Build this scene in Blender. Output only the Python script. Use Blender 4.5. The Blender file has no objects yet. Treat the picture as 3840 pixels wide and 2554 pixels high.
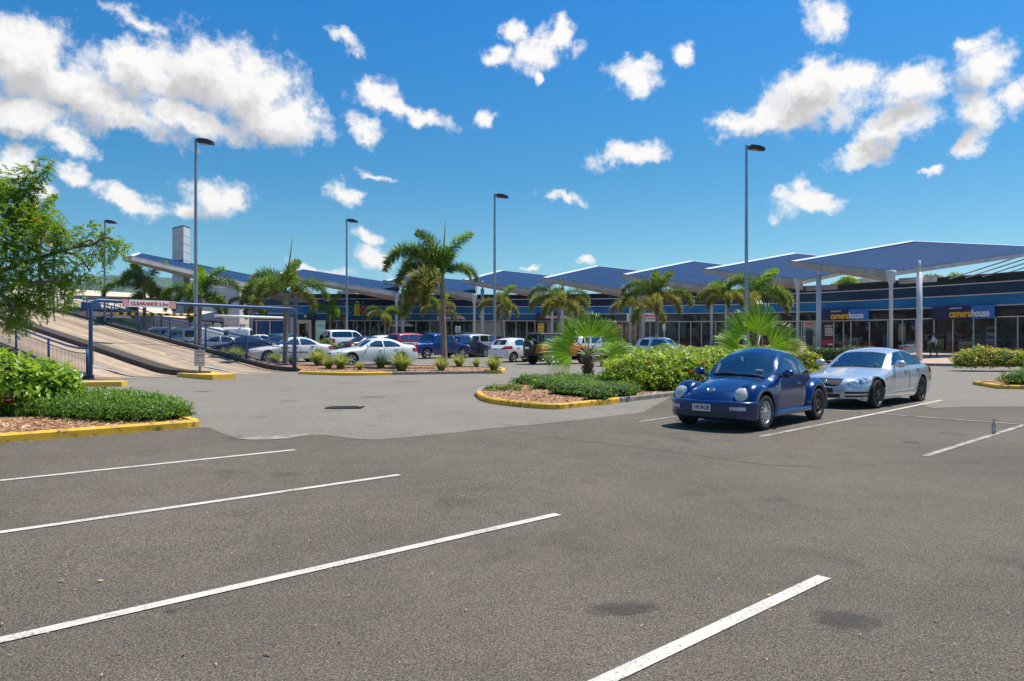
import bpy, bmesh, math, random
import numpy as np
from mathutils import Vector, Matrix
from mathutils.bvhtree import BVHTree
R = math.radians
sc = bpy.context.scene
col = sc.collection

# ------------------------------------------------------------------ camera
F, CX, CY, CAMZ = 2752.0, 1920.0, 1277.0, 1.7      # photo pixels, for turning measured points into metres
cam = bpy.data.objects.new('camera', bpy.data.cameras.new('camera'))
col.objects.link(cam)
cam.data.sensor_width = 36.0
cam.data.lens = 36.0 * F / 3840.0
cam.data.clip_start = 0.1
cam.data.clip_end = 6000
cam.location = (0, 0, CAMZ)
cam.rotation_euler = (R(90), 0, 0)
sc.camera = cam

# ------------------------------------------------------------------ light
SUN_EL, SUN_AZ = R(66), R(66)                       # azimuth measured from +Y towards +X
sd = Vector((math.sin(SUN_AZ) * math.cos(SUN_EL), math.cos(SUN_AZ) * math.cos(SUN_EL), math.sin(SUN_EL)))
sl = bpy.data.lights.new('sun', 'SUN')
sl.energy = 4.6
sl.angle = R(0.53)
sl.color = (1.0, 0.95, 0.87)
so = bpy.data.objects.new('sun', sl)
so.rotation_euler = (-sd).to_track_quat('-Z', 'Y').to_euler()
col.objects.link(so)
sc.view_settings.view_transform = 'Standard'
sc.view_settings.look = 'None'
sc.view_settings.exposure = 0.35
sc.view_settings.gamma = 1.0
sc.cycles.max_bounces = 6
sc.cycles.transparent_max_bounces = 12
sc.cycles.caustics_reflective = False
sc.cycles.caustics_refractive = False

# ------------------------------------------------------------------ world: sky with clouds
world = bpy.data.worlds.new('World')
sc.world = world
world.use_nodes = True
world.cycles.sampling_method = 'NONE'
wn, wl = world.node_tree.nodes, world.node_tree.links
wn.clear()


def nd(tree, kind, **kw):
    n = tree.nodes.new(kind)
    for k, v in kw.items():
        if k.startswith('i_'):
            n.inputs[int(k[2:])].default_value = v
        else:
            setattr(n, k, v)
    return n


def mth(tree, op, a, b=None, c=None, clamp=False):
    n = tree.nodes.new('ShaderNodeMath')
    n.operation = op
    n.use_clamp = clamp
    for i, x in enumerate((a, b, c)):
        if x is None:
            continue
        if isinstance(x, (int, float)):
            n.inputs[i].default_value = x
        else:
            tree.links.new(x, n.inputs[i])
    return n.outputs[0]


def build_world():
    t = world.node_tree
    geo = nd(t, 'ShaderNodeTexCoord')
    sep = nd(t, 'ShaderNodeSeparateXYZ')
    t.links.new(geo.outputs['Generated'], sep.inputs[0])
    X, Y, Z = sep.outputs
    az = mth(t, 'ARCTAN2', X, Y)
    el = mth(t, 'ARCSINE', Z)
    comb = nd(t, 'ShaderNodeCombineXYZ')
    t.links.new(az, comb.inputs[0]); t.links.new(el, comb.inputs[1])
    # turbulence bends the outlines of the cloud heaps
    n1 = nd(t, 'ShaderNodeTexNoise')
    n1.inputs['Scale'].default_value = 13.0
    n1.inputs['Detail'].default_value = 5.0
    n1.inputs['Roughness'].default_value = 0.62
    t.links.new(comb.outputs[0], n1.inputs['Vector'])
    sub = nd(t, 'ShaderNodeVectorMath', operation='SUBTRACT')
    sub.inputs[1].default_value = (0.5, 0.5, 0.5)
    t.links.new(n1.outputs['Color'], sub.inputs[0])
    scl = nd(t, 'ShaderNodeVectorMath', operation='SCALE')
    scl.inputs[3].default_value = 0.075
    t.links.new(sub.outputs[0], scl.inputs[0])
    wrp = nd(t, 'ShaderNodeVectorMath', operation='ADD')
    t.links.new(comb.outputs[0], wrp.inputs[0]); t.links.new(scl.outputs[0], wrp.inputs[1])
    flat = nd(t, 'ShaderNodeVectorMath', operation='MULTIPLY')
    flat.inputs[1].default_value = (1, 1, 0)
    t.links.new(wrp.outputs[0], flat.inputs[0])
    P0 = flat.outputs[0]
    up = nd(t, 'ShaderNodeVectorMath', operation='ADD')
    up.inputs[1].default_value = (0.014, 0.026, 0)
    t.links.new(P0, up.inputs[0])
    P1 = up.outputs[0]
    # heaps seen in the photo: azimuth / elevation from its pixels (x, y, rx, ry, turn, thin, deep)
    B = [(50, 125, 130, 85, 0, 0, 1), (190, 205, 170, 70, 14, 0, 1), (330, 165, 120, 60, 0, 0, 1), (480, 165, 125, 78, 0, 0, 1),
         (570, 205, 130, 88, 10, 0, 1), (650, 265, 120, 60, 15, 0, 1), (420, 255, 170, 40, 10, 0, 1), (270, 250, 170, 40, 14, 0, 1),
         (70, 262, 125, 48, 12, 0, 1), (150, 325, 70, 35, 20, 0, 0), (20, 370, 70, 45, 0, 0, 1), (330, 62, 170, 26, 20, .42, 0),
         (790, 97, 52, 24, 10, .3, 0), (1180, 75, 42, 26, 30, .1, 0), (1235, 112, 60, 40, -35, .05, 0), (1295, 95, 42, 26, 0, .05, 0),
         (1150, 135, 36, 24, 0, .05, 0), (1237, 170, 16, 20, 0, .1, 0), (875, 222, 75, 34, 20, 0, 0), (965, 255, 90, 24, 15, .05, 0),
         (830, 298, 52, 32, 20, .15, 0), (1122, 280, 26, 22, 0, .2, 0), (1463, 168, 66, 34, 0, 0, 0), (1590, 127, 36, 28, 20, .2, 0),
         (1455, 350, 82, 28, -4, 0, 0), (1905, 40, 66, 58, 30, .1, 0), (1880, 205, 110, 62, 0, 0, 1), (1960, 180, 76, 36, 0, 0, 0),
         (1760, 272, 110, 34, -10, 0, 1), (1850, 255, 110, 52, 0, 0, 1), (2095, 210, 96, 46, -5, 0, 1), (2050, 290, 100, 48, -10, 0, 1),
         (1985, 350, 76, 36, -20, .05, 0), (1690, 292, 60, 18, -5, .05, 0), (2265, 150, 66, 66, 0, .05, 1), (2240, 255, 58, 56, 40, .05, 1),
         (2335, 230, 50, 40, 0, .05, 0), (2228, 330, 38, 44, 0, .15, 0), (2240, 98, 38, 24, 0, .15, 0), (1855, 455, 88, 30, 0, 0, 0),
         (1300, 448, 96, 18, 8, .38, 0), (795, 437, 40, 20, 15, 0, 0), (285, 465, 92, 30, 15, 0, 1), (500, 445, 88, 42, 0, .05, 1),
         (425, 480, 56, 24, 0, 0, 0), (170, 405, 50, 25, 20, .1, 0), (860, 547, 48, 22, 15, .05, 0), (870, 610, 52, 30, 25, .05, 0),
         (735, 618, 74, 18, 10, .05, 0), (1340, 605, 30, 15, 0, .15, 0), (1222, 615, 26, 10, 0, .25, 0), (2150, 385, 38, 16, 0, .3, 0),
         (90, 440, 60, 40, 0, .3, 0), (870, 395, 70, 14, 5, .5, 0)]
    rnd = random.Random(5)
    for k in range(7):                       # more of the same weather round the rest of the sky
        a = rnd.uniform(0.9, 2 * math.pi - 0.9)
        e = rnd.uniform(0.12, 0.8)
        B.append(('abs', a if a < math.pi else a - 2 * math.pi, e, rnd.uniform(.08, .26), rnd.uniform(.04, .10), rnd.uniform(-15, 15), 0, 0))
    fld = shd = None
    for ib, b in enumerate(B):
        if ib and ib % 9 == 0:                # keeps the shader compiler's stack short
            for wh in (0, 1):
                ma = nd(t, 'ShaderNodeVectorMath', operation='MULTIPLY_ADD')
                ma.inputs[1].default_value = (1e-9, 1e-9, 1e-9)
                t.links.new(fld, ma.inputs[0]); t.links.new(P1 if wh else P0, ma.inputs[2])
                if wh: P1 = ma.outputs[0]
                else: P0 = ma.outputs[0]
        if b[0] == 'abs':
            _, a, e, ra, re, rot, thin, deep = b
        else:
            u, v, ru, rv, rot, thin, deep = b
            a = math.atan((u - 1179) / 1690)
            e = math.atan((784 - v) / 1690 * math.cos(a))
            k = math.cos(a) * 1.12
            ra, re = ru / 1690 * k * math.cos(a), rv / 1690 * k
        for which in ((0, 1) if deep else (0,)):
            m = nd(t, 'ShaderNodeMapping', vector_type='TEXTURE')
            m.inputs['Location'].default_value = (a, e, 0)
            m.inputs['Rotation'].default_value = (0, 0, R(-rot))
            m.inputs['Scale'].default_value = (ra, re, 1)
            t.links.new(P1 if which else P0, m.inputs[0])
            ln = nd(t, 'ShaderNodeVectorMath', operation='LENGTH')
            t.links.new(m.outputs[0], ln.inputs[0])
            o = ln.outputs['Value']
            if thin and not which:
                o = mth(t, 'ADD', o, thin)
            if which:
                shd = o if shd is None else mth(t, 'SMOOTH_MIN', shd, o, 0.35)
            else:
                fld = o if fld is None else mth(t, 'SMOOTH_MIN', fld, o, 0.25)
    n2 = nd(t, 'ShaderNodeTexNoise')
    n2.inputs['Scale'].default_value = 34.0
    n2.inputs['Detail'].default_value = 5.5
    n2.inputs['Roughness'].default_value = 0.66
    t.links.new(comb.outputs[0], n2.inputs['Vector'])
    nz = mth(t, 'MULTIPLY', mth(t, 'SUBTRACT', n2.outputs['Fac'], 0.5), 1.75)
    raw = mth(t, 'ADD', mth(t, 'SUBTRACT', 1.0, fld), nz)
    dens = nd(t, 'ShaderNodeMapRange', interpolation_type='SMOOTHSTEP')
    dens.inputs['From Min'].default_value = -0.14
    dens.inputs['From Max'].default_value = 0.62
    dens.inputs['To Min'].default_value = 0.0
    dens.inputs['To Max'].default_value = 1.0
    t.links.new(raw, dens.inputs[0])
    # greyer where thick cloud stands between this bit and the sun
    sraw = mth(t, 'ADD', mth(t, 'SUBTRACT', 1.0, shd), mth(t, 'MULTIPLY', nz, 0.8))
    gr = nd(t, 'ShaderNodeMapRange', interpolation_type='SMOOTHSTEP')
    gr.inputs['From Min'].default_value = 0.18
    gr.inputs['From Max'].default_value = 0.95
    gr.inputs['To Max'].default_value = 1.0
    t.links.new(sraw, gr.inputs[0])
    mixc = nd(t, 'ShaderNodeMix', data_type='RGBA')
    mixc.inputs['A'].default_value = (7.9, 7.75, 7.55, 1)
    mixc.inputs['B'].default_value = (4.7, 4.6, 4.65, 1)
    t.links.new(gr.outputs[0], mixc.inputs['Factor'])
    sky = nd(t, 'ShaderNodeTexSky', sky_type='NISHITA')
    sky.sun_disc = False
    sky.sun_elevation = SUN_EL
    sky.sun_rotation = SUN_AZ
    sky.air_density = 1.0
    sky.dust_density = 0.6
    sky.ozone_density = 2.0
    # clear, deep tropical air: grade of the sky by elevation
    er = nd(t, 'ShaderNodeMapRange')
    er.inputs['From Max'].default_value = 0.6
    t.links.new(el, er.inputs[0])
    gr_ = nd(t, 'ShaderNodeValToRGB')
    tab = [(.0075, (.54, .98, 1.60)), (.055, (.49, .71, .93)), (.096, (.48, .71, .78)), (.15, (.43, .66, .74)), (.215, (.34, .64, .75)),
           (.29, (.30, .66, .82)), (.43, (.20, .68, .94)), (.6, (.17, .66, .96))]
    cr = gr_.color_ramp
    cr.elements[0].position = tab[0][0] / .6; cr.elements[0].color = (*tab[0][1], 1)
    cr.elements[1].position = 1.0; cr.elements[1].color = (*tab[-1][1], 1)
    for e_, c_ in tab[1:-1]:
        q = cr.elements.new(e_ / .6); q.color = (*c_, 1)
    t.links.new(er.outputs[0], gr_.inputs[0])
    hs = nd(t, 'ShaderNodeVectorMath', operation='MULTIPLY')
    sat = nd(t, 'ShaderNodeHueSaturation')
    sat.inputs['Saturation'].default_value = SKY_SAT
    sat.inputs['Hue'].default_value = SKY_HUE
    sat.inputs['Value'].default_value = SKY_VAL
    t.links.new(sky.outputs[0], sat.inputs['Color'])
    t.links.new(sat.outputs[0], hs.inputs[0]); t.links.new(gr_.outputs[0], hs.inputs[1])
    fin = nd(t, 'ShaderNodeMix', data_type='RGBA')
    t.links.new(dens.outputs[0], fin.inputs['Factor'])
    t.links.new(hs.outputs[0], fin.inputs['A'])
    t.links.new(mixc.outputs[2], fin.inputs['B'])
    bg = nd(t, 'ShaderNodeBackground')
    bg.inputs['Strength'].default_value = 0.10
    t.links.new(fin.outputs[2], bg.inputs['Color'])
    out = nd(t, 'ShaderNodeOutputWorld')
    t.links.new(bg.outputs[0], out.inputs['Surface'])


SKY_SAT, SKY_HUE, SKY_VAL = 1.35, 0.49, 1.25
build_world()

# ------------------------------------------------------------------ measuring helpers


def g(x, y):
    """height of the gently rising ground"""
    a = 0.012 * y - 0.011 * max(-25.0, min(10.0, x)) - 0.18
    w = 0.12
    h = 0.0 if a < -w else (a if a > w else (a + w) ** 2 / (4 * w))
    return h if h < 0.9 else 0.9 + 0.25 * (1 - math.exp(-(h - 0.9) / 0.25))


def at(u, v, d):
    """point on photo pixel (u, v) of the full-size photograph at depth d metres"""
    return Vector(((u - CX) / F * d, d, CAMZ + (CY - v) / F * d))


def gnd(u, v, dz=0.0):
    d = CAMZ * F / (v - CY)
    for _ in range(60):
        z = g((u - CX) / F * d, d) + dz
        d = 0.5 * d + 0.5 * (CAMZ - z) * F / (v - CY)
    return Vector(((u - CX) / F * d, d, g((u - CX) / F * d, d) + dz))


def xd(u, d, dz=0.0):
    x = (u - CX) / F * d
    return Vector((x, d, g(x, d) + dz))


# ------------------------------------------------------------------ mesh builder
class MB:
    def __init__(s):
        s.v, s.f, s.m, s.sm = [], [], [], []

    def face(s, idx, mi=0, sm=False):
        s.f.append(tuple(idx)); s.m.append(mi); s.sm.append(sm)

    def poly(s, pts, mi=0, sm=False):
        n = len(s.v)
        s.v += [tuple(p) for p in pts]
        s.face(range(n, n + len(pts)), mi, sm)
        return s

    def box(s, c, size, mi=0, rot=None, bev=0.0):
        hx, hy, hz = size[0] / 2, size[1] / 2, size[2] / 2
        c = Vector(c)
        if bev <= 0:
            pts = [(-hx, -hy, -hz), (hx, -hy, -hz), (hx, hy, -hz), (-hx, hy, -hz), (-hx, -hy, hz), (hx, -hy, hz), (hx, hy, hz), (-hx, hy, hz)]
            fs = [(0, 3, 2, 1), (4, 5, 6, 7), (0, 1, 5, 4), (1, 2, 6, 5), (2, 3, 7, 6), (3, 0, 4, 7)]
        else:
            bm = bmesh.new()
            bmesh.ops.create_cube(bm, size=1.0)
            for v in bm.verts:
                v.co = Vector((v.co.x * size[0], v.co.y * size[1], v.co.z * size[2]))
            bmesh.ops.bevel(bm, geom=bm.edges[:] + bm.verts[:], offset=bev, segments=2, profile=.5, affect='EDGES')
            bm.verts.index_update()
            pts = [v.co.copy() for v in bm.verts]
            fs = [[v.index for v in f.verts] for f in bm.faces]
            bm.free()
        n = len(s.v)
        for p in pts:
            p = Vector(p)
            if rot is not None:
                p = rot @ p
            s.v.append(tuple(p + c))
        for f in fs:
            s.face([n + i for i in f], mi, False)
        return s

    def tube(s, path, rad, n=8, mi=0, cap=True, sm=True):
        path = [Vector(p) for p in path]
        if not isinstance(rad, (list, tuple)):
            rad = [rad] * len(path)
        rings = []
        prev = None
        for i, p in enumerate(path):
            d = (path[min(i + 1, len(path) - 1)] - path[max(i - 1, 0)])
            d = d.normalized() if d.length > 1e-9 else Vector((0, 0, 1))
            if prev is None:
                a = d.orthogonal().normalized()
            else:
                a = prev - d * prev.dot(d)
                a = a.normalized() if a.length > 1e-6 else d.orthogonal().normalized()
            prev = a
            b = d.cross(a)
            k = len(s.v)
            for j in range(n):
                t = 2 * math.pi * j / n
                s.v.append(tuple(p + (a * math.cos(t) + b * math.sin(t)) * rad[i]))
            rings.append(k)
        for i in range(len(rings) - 1):
            for j in range(n):
                s.face((rings[i] + j, rings[i] + (j + 1) % n, rings[i + 1] + (j + 1) % n, rings[i + 1] + j), mi, sm)
        if cap:
            s.face([rings[0] + j for j in reversed(range(n))], mi)
            s.face([rings[-1] + j for j in range(n)], mi)
        return s

    def lathe(s, prof, n=24, M=None, mi=0, sm=True, close=False):
        """profile of (r, z) turned round Z, then moved by matrix M"""
        M = M or Matrix.Identity(4)
        k = len(s.v)
        for r, z in prof:
            for j in range(n):
                t = 2 * math.pi * j / n
                s.v.append(tuple(M @ Vector((r * math.cos(t), r * math.sin(t), z))))
        for i in range(len(prof) - 1):
            for j in range(n):
                s.face((k + i * n + j, k + i * n + (j + 1) % n, k + (i + 1) * n + (j + 1) % n, k + (i + 1) * n + j), mi, sm)
        if close:
            s.face([k + j for j in reversed(range(n))], mi)
            s.face([k + (len(prof) - 1) * n + j for j in range(n)], mi)
        return s

    def prism(s, pts, z0, z1, M=None, mi=0):
        """2D outline (x, y) extruded from z0 to z1"""
        M = M or Matrix.Identity(4)
        n, k = len(pts), len(s.v)
        for z in (z0, z1):
            for p in pts:
                s.v.append(tuple(M @ Vector((p[0], p[1], z))))
        s.face([k + i for i in reversed(range(n))], mi)
        s.face([k + n + i for i in range(n)], mi)
        for i in range(n):
            j = (i + 1) % n
            s.face((k + i, k + j, k + n + j, k + n + i), mi)
        return s

    def blob(s, c, r, mi=0, seg=12, ring=8, M=None):
        k = len(s.v)
        c = Vector(c)
        r = r if hasattr(r, '__len__') else (r, r, r)
        pr = []
        for i in range(ring + 1):
            a = math.pi * i / ring
            pr.append((math.sin(a), -math.cos(a)))
        MM = Matrix.Translation(c) @ (M or Matrix.Identity(4)) @ Matrix.Diagonal((r[0], r[1], r[2], 1))
        return s.lathe([(max(a, .001), b) for a, b in pr], seg, MM, mi)

    def mesh(s, name):
        me = bpy.data.meshes.new(name)
        me.from_pydata(s.v, [], s.f)
        me.polygons.foreach_set('material_index', s.m)
        me.polygons.foreach_set('use_smooth', s.sm)
        me.update()
        return me

    def obj(s, name, mats, parent=None, loc=None, rz=0.0):
        return link(name, s.mesh(name), mats, parent, loc, rz)


def link(name, me, mats, parent=None, loc=None, rz=0.0):
    if not isinstance(mats, (list, tuple)):
        mats = [mats]
    for m in mats:
        me.materials.append(m)
    o = bpy.data.objects.new(name, me)
    col.objects.link(o)
    o.parent = parent
    if loc is not None:
        o.location = loc
    o.rotation_euler.z = rz
    return o


def tag(o, label=None, cat=None, group=None, kind=None):
    if label: o['label'] = label
    if cat: o['category'] = cat
    if group: o['group'] = group
    if kind: o['kind'] = kind
    return o


def thing(name, label, cat, loc=(0, 0, 0), rz=0.0, group=None):
    o = bpy.data.objects.new(name, None)
    o.empty_display_size = 0.3
    col.objects.link(o)
    o.location = loc
    o.rotation_euler.z = rz
    return tag(o, label, cat, group)


def struct(o):
    o['kind'] = 'structure'
    return o


# ------------------------------------------------------------------ materials
MATS = {}


def pm(name, c, rough=.5, metal=0.0, var=.12, scale=6.0, bump=0.0, bscale=40.0, coat=0.0, spec=.5, c2=None, detail=4.0, lo=.35, hi=.65):
    """Principled material whose colour wanders between two tones by noise"""
    if name in MATS:
        return MATS[name]
    m = bpy.data.materials.new(name)
    m.use_nodes = True
    t = m.node_tree
    p = t.nodes['Principled BSDF']
    p.inputs['Roughness'].default_value = rough
    p.inputs['Metallic'].default_value = metal
    p.inputs['Specular IOR Level'].default_value = spec
    p.inputs['Coat Weight'].default_value = coat
    p.inputs['Coat Roughness'].default_value = 0.03
    tc = nd(t, 'ShaderNodeTexCoord')
    n = nd(t, 'ShaderNodeTexNoise')
    n.inputs['Scale'].default_value = scale
    n.inputs['Detail'].default_value = detail
    t.links.new(tc.outputs['Object'], n.inputs['Vector'])
    r = nd(t, 'ShaderNodeValToRGB')
    a = c2 if c2 else tuple(x * (1 - var) for x in c)
    b = c if c2 else tuple(min(1, x * (1 + var)) for x in c)
    r.color_ramp.elements[0].color = (*a, 1)
    r.color_ramp.elements[0].position = lo
    r.color_ramp.elements[1].color = (*b, 1)
    r.color_ramp.elements[1].position = hi
    t.links.new(n.outputs['Fac'], r.inputs[0])
    t.links.new(r.outputs[0], p.inputs['Base Color'])
    if bump:
        n2 = nd(t, 'ShaderNodeTexNoise')
        n2.inputs['Scale'].default_value = bscale
        n2.inputs['Detail'].default_value = 3.0
        t.links.new(tc.outputs['Object'], n2.inputs['Vector'])
        bp = nd(t, 'ShaderNodeBump')
        bp.inputs['Strength'].default_value = bump
        bp.inputs['Distance'].default_value = 0.02
        t.links.new(n2.outputs['Fac'], bp.inputs['Height'])
        t.links.new(bp.outputs[0], p.inputs['Normal'])
    MATS[name] = m
    return m


def leafmat(name, c1, c2, trans=.35, rough=.42, spec=.5, c3=None):
    """foliage: each leaf its own tone, light coming through"""
    if name in MATS:
        return MATS[name]
    m = bpy.data.materials.new(name)
    m.use_nodes = True
    t = m.node_tree
    p = t.nodes['Principled BSDF']
    p.inputs['Roughness'].default_value = rough
    p.inputs['Specular IOR Level'].default_value = spec
    ge = nd(t, 'ShaderNodeNewGeometry')
    r = nd(t, 'ShaderNodeValToRGB')
    r.color_ramp.elements[0].color = (*c1, 1)
    r.color_ramp.elements[1].color = (*c2, 1)
    r.color_ramp.elements[0].position = .1
    r.color_ramp.elements[1].position = .85
    if c3:
        e = r.color_ramp.elements.new(.97)
        e.color = (*c3, 1)
    t.links.new(ge.outputs['Random Per Island'], r.inputs[0])
    t.links.new(r.outputs[0], p.inputs['Base Color'])
    tr = nd(t, 'ShaderNodeBsdfTranslucent')
    hs = nd(t, 'ShaderNodeHueSaturation')
    hs.inputs['Value'].default_value = 1.5
    hs.inputs['Hue'].default_value = .485
    t.links.new(r.outputs[0], hs.inputs['Color'])
    t.links.new(hs.outputs[0], tr.inputs['Color'])
    mx = nd(t, 'ShaderNodeMixShader')
    mx.inputs[0].default_value = trans
    t.links.new(p.outputs[0], mx.inputs[1]); t.links.new(tr.outputs[0], mx.inputs[2])
    t.links.new(mx.outputs[0], t.nodes['Material Output'].inputs['Surface'])
    MATS[name] = m
    return m


def glassmat(name, tint, clear, rough=.02, ior=1.6, var=None, mixd=.35):
    """window glass: fresnel mirror over a tinted see-through sheet"""
    if name in MATS:
        return MATS[name]
    m = bpy.data.materials.new(name)
    m.use_nodes = True
    t = m.node_tree
    t.nodes.remove(t.nodes['Principled BSDF'])
    gl = nd(t, 'ShaderNodeBsdfGlossy'); gl.inputs['Roughness'].default_value = rough
    gl.inputs['Color'].default_value = (.95, .97, 1, 1)
    tp = nd(t, 'ShaderNodeBsdfTransparent'); tp.inputs['Color'].default_value = (*clear, 1)
    df = nd(t, 'ShaderNodeBsdfDiffuse'); df.inputs['Color'].default_value = (*tint, 1)
    mx0 = nd(t, 'ShaderNodeMixShader'); mx0.inputs[0].default_value = mixd
    t.links.new(tp.outputs[0], mx0.inputs[1]); t.links.new(df.outputs[0], mx0.inputs[2])
    fr = nd(t, 'ShaderNodeFresnel'); fr.inputs['IOR'].default_value = ior
    if var:
        tc = nd(t, 'ShaderNodeTexCoord')
        n = nd(t, 'ShaderNodeTexNoise'); n.inputs['Scale'].default_value = var
        t.links.new(tc.outputs['Object'], n.inputs['Vector'])
        b = nd(t, 'ShaderNodeBump'); b.inputs['Strength'].default_value = .12; b.inputs['Distance'].default_value = .05
        t.links.new(n.outputs['Fac'], b.inputs['Height'])
        t.links.new(b.outputs[0], gl.inputs['Normal'])
    mx = nd(t, 'ShaderNodeMixShader')
    t.links.new(fr.outputs[0], mx.inputs[0])
    t.links.new(mx0.outputs[0], mx.inputs[1]); t.links.new(gl.outputs[0], mx.inputs[2])
    t.links.new(mx.outputs[0], t.nodes['Material Output'].inputs['Surface'])
    MATS[name] = m
    return m


def textmesh(txt, size, bold=0.0, sx=1.0, align='CENTER', depth=0.004, shear=0.0):
    """lettering as real mesh, lying in XZ facing -Y"""
    cu = bpy.data.curves.new('lettering', 'FONT')
    cu.body = txt
    cu.size = size
    cu.offset = bold
    cu.extrude = depth
    cu.align_x = align
    cu.align_y = 'CENTER'
    cu.shear = shear
    cu.resolution_u = 4
    o = bpy.data.objects.new('lettering', cu)
    col.objects.link(o)
    dg = bpy.context.evaluated_depsgraph_get()
    me = bpy.data.meshes.new_from_object(o.evaluated_get(dg))
    bpy.data.objects.remove(o)
    bpy.data.curves.remove(cu)
    me.transform(Matrix.Rotation(R(90), 4, 'X') @ Matrix.Diagonal((sx, 1, 1, 1)))
    return me


def grid_cut(bm, step, x=True, y=True):
    xs = [v.co.x for v in bm.verts]; ys = [v.co.y for v in bm.verts]
    for ax, lo, hi, on in ((0, min(xs), max(xs), x), (1, min(ys), max(ys), y)):
        if not on:
            continue
        k = math.ceil(lo / step) * step
        while k < hi:
            co = Vector((0, 0, 0)); co[ax] = k
            no = Vector((0, 0, 0)); no[ax] = 1
            bmesh.ops.bisect_plane(bm, geom=bm.verts[:] + bm.edges[:] + bm.faces[:], dist=1e-4, plane_co=co, plane_no=no)
            k += step


def sheet(name, poly, mat_, dz, step=2.0, parent=None):
    """flat marking or surface following the ground, dz above it"""
    bm = bmesh.new()
    vs = [bm.verts.new((p[0], p[1], 0)) for p in poly]
    f = bm.faces.new(vs)
    bm.normal_update()
    if f.normal.z < 0:
        f.normal_flip()
    bmesh.ops.triangulate(bm, faces=bm.faces[:])
    grid_cut(bm, step)
    for v in bm.verts:
        v.co.z = g(v.co.x, v.co.y) + dz
    me = bpy.data.meshes.new(name)
    bm.to_mesh(me); bm.free()
    return link(name, me, mat_, parent)


def smoothpts(pts, n=6, closed=False):
    """Catmull-Rom through points"""
    pts = [Vector(p) for p in pts]
    out = []
    m = len(pts)
    for i in range(m if closed else m - 1):
        p0 = pts[(i - 1) % m] if closed or i > 0 else pts[0] * 2 - pts[1]
        p1, p2 = pts[i], pts[(i + 1) % m]
        p3 = pts[(i + 2) % m] if closed or i + 2 < m else pts[-1] * 2 - pts[-2]
        for k in range(n):
            t = k / n
            out.append(0.5 * ((2 * p1) + (p2 - p0) * t + (2 * p0 - 5 * p1 + 4 * p2 - p3) * t * t + (3 * p1 - p0 - 3 * p2 + p3) * t ** 3))
    if not closed:
        out.append(pts[-1])
    return out


class Pch:
    """monotone cubic through (x, y)"""
    def __init__(s, pts):
        s.x = [p[0] for p in pts]; s.y = [p[1] for p in pts]
        n = len(pts)
        h = [s.x[i + 1] - s.x[i] for i in range(n - 1)]
        d = [(s.y[i + 1] - s.y[i]) / h[i] for i in range(n - 1)]
        m = [0.0] * n
        for i in range(1, n - 1):
            if d[i - 1] * d[i] > 0:
                w1, w2 = 2 * h[i] + h[i - 1], h[i] + 2 * h[i - 1]
                m[i] = (w1 + w2) / (w1 / d[i - 1] + w2 / d[i])
        m[0] = d[0]; m[-1] = d[-1]
        s.h, s.m = h, m

    def __call__(s, x):
        if x <= s.x[0]: return s.y[0]
        if x >= s.x[-1]: return s.y[-1]
        i = 0
        while x > s.x[i + 1]: i += 1
        h = s.h[i]; t = (x - s.x[i]) / h
        return ((1 + 2 * t) * (1 - t) ** 2 * s.y[i] + t * (1 - t) ** 2 * h * s.m[i] + t * t * (3 - 2 * t) * s.y[i + 1] + t * t * (t - 1) * h * s.m[i + 1])

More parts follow.
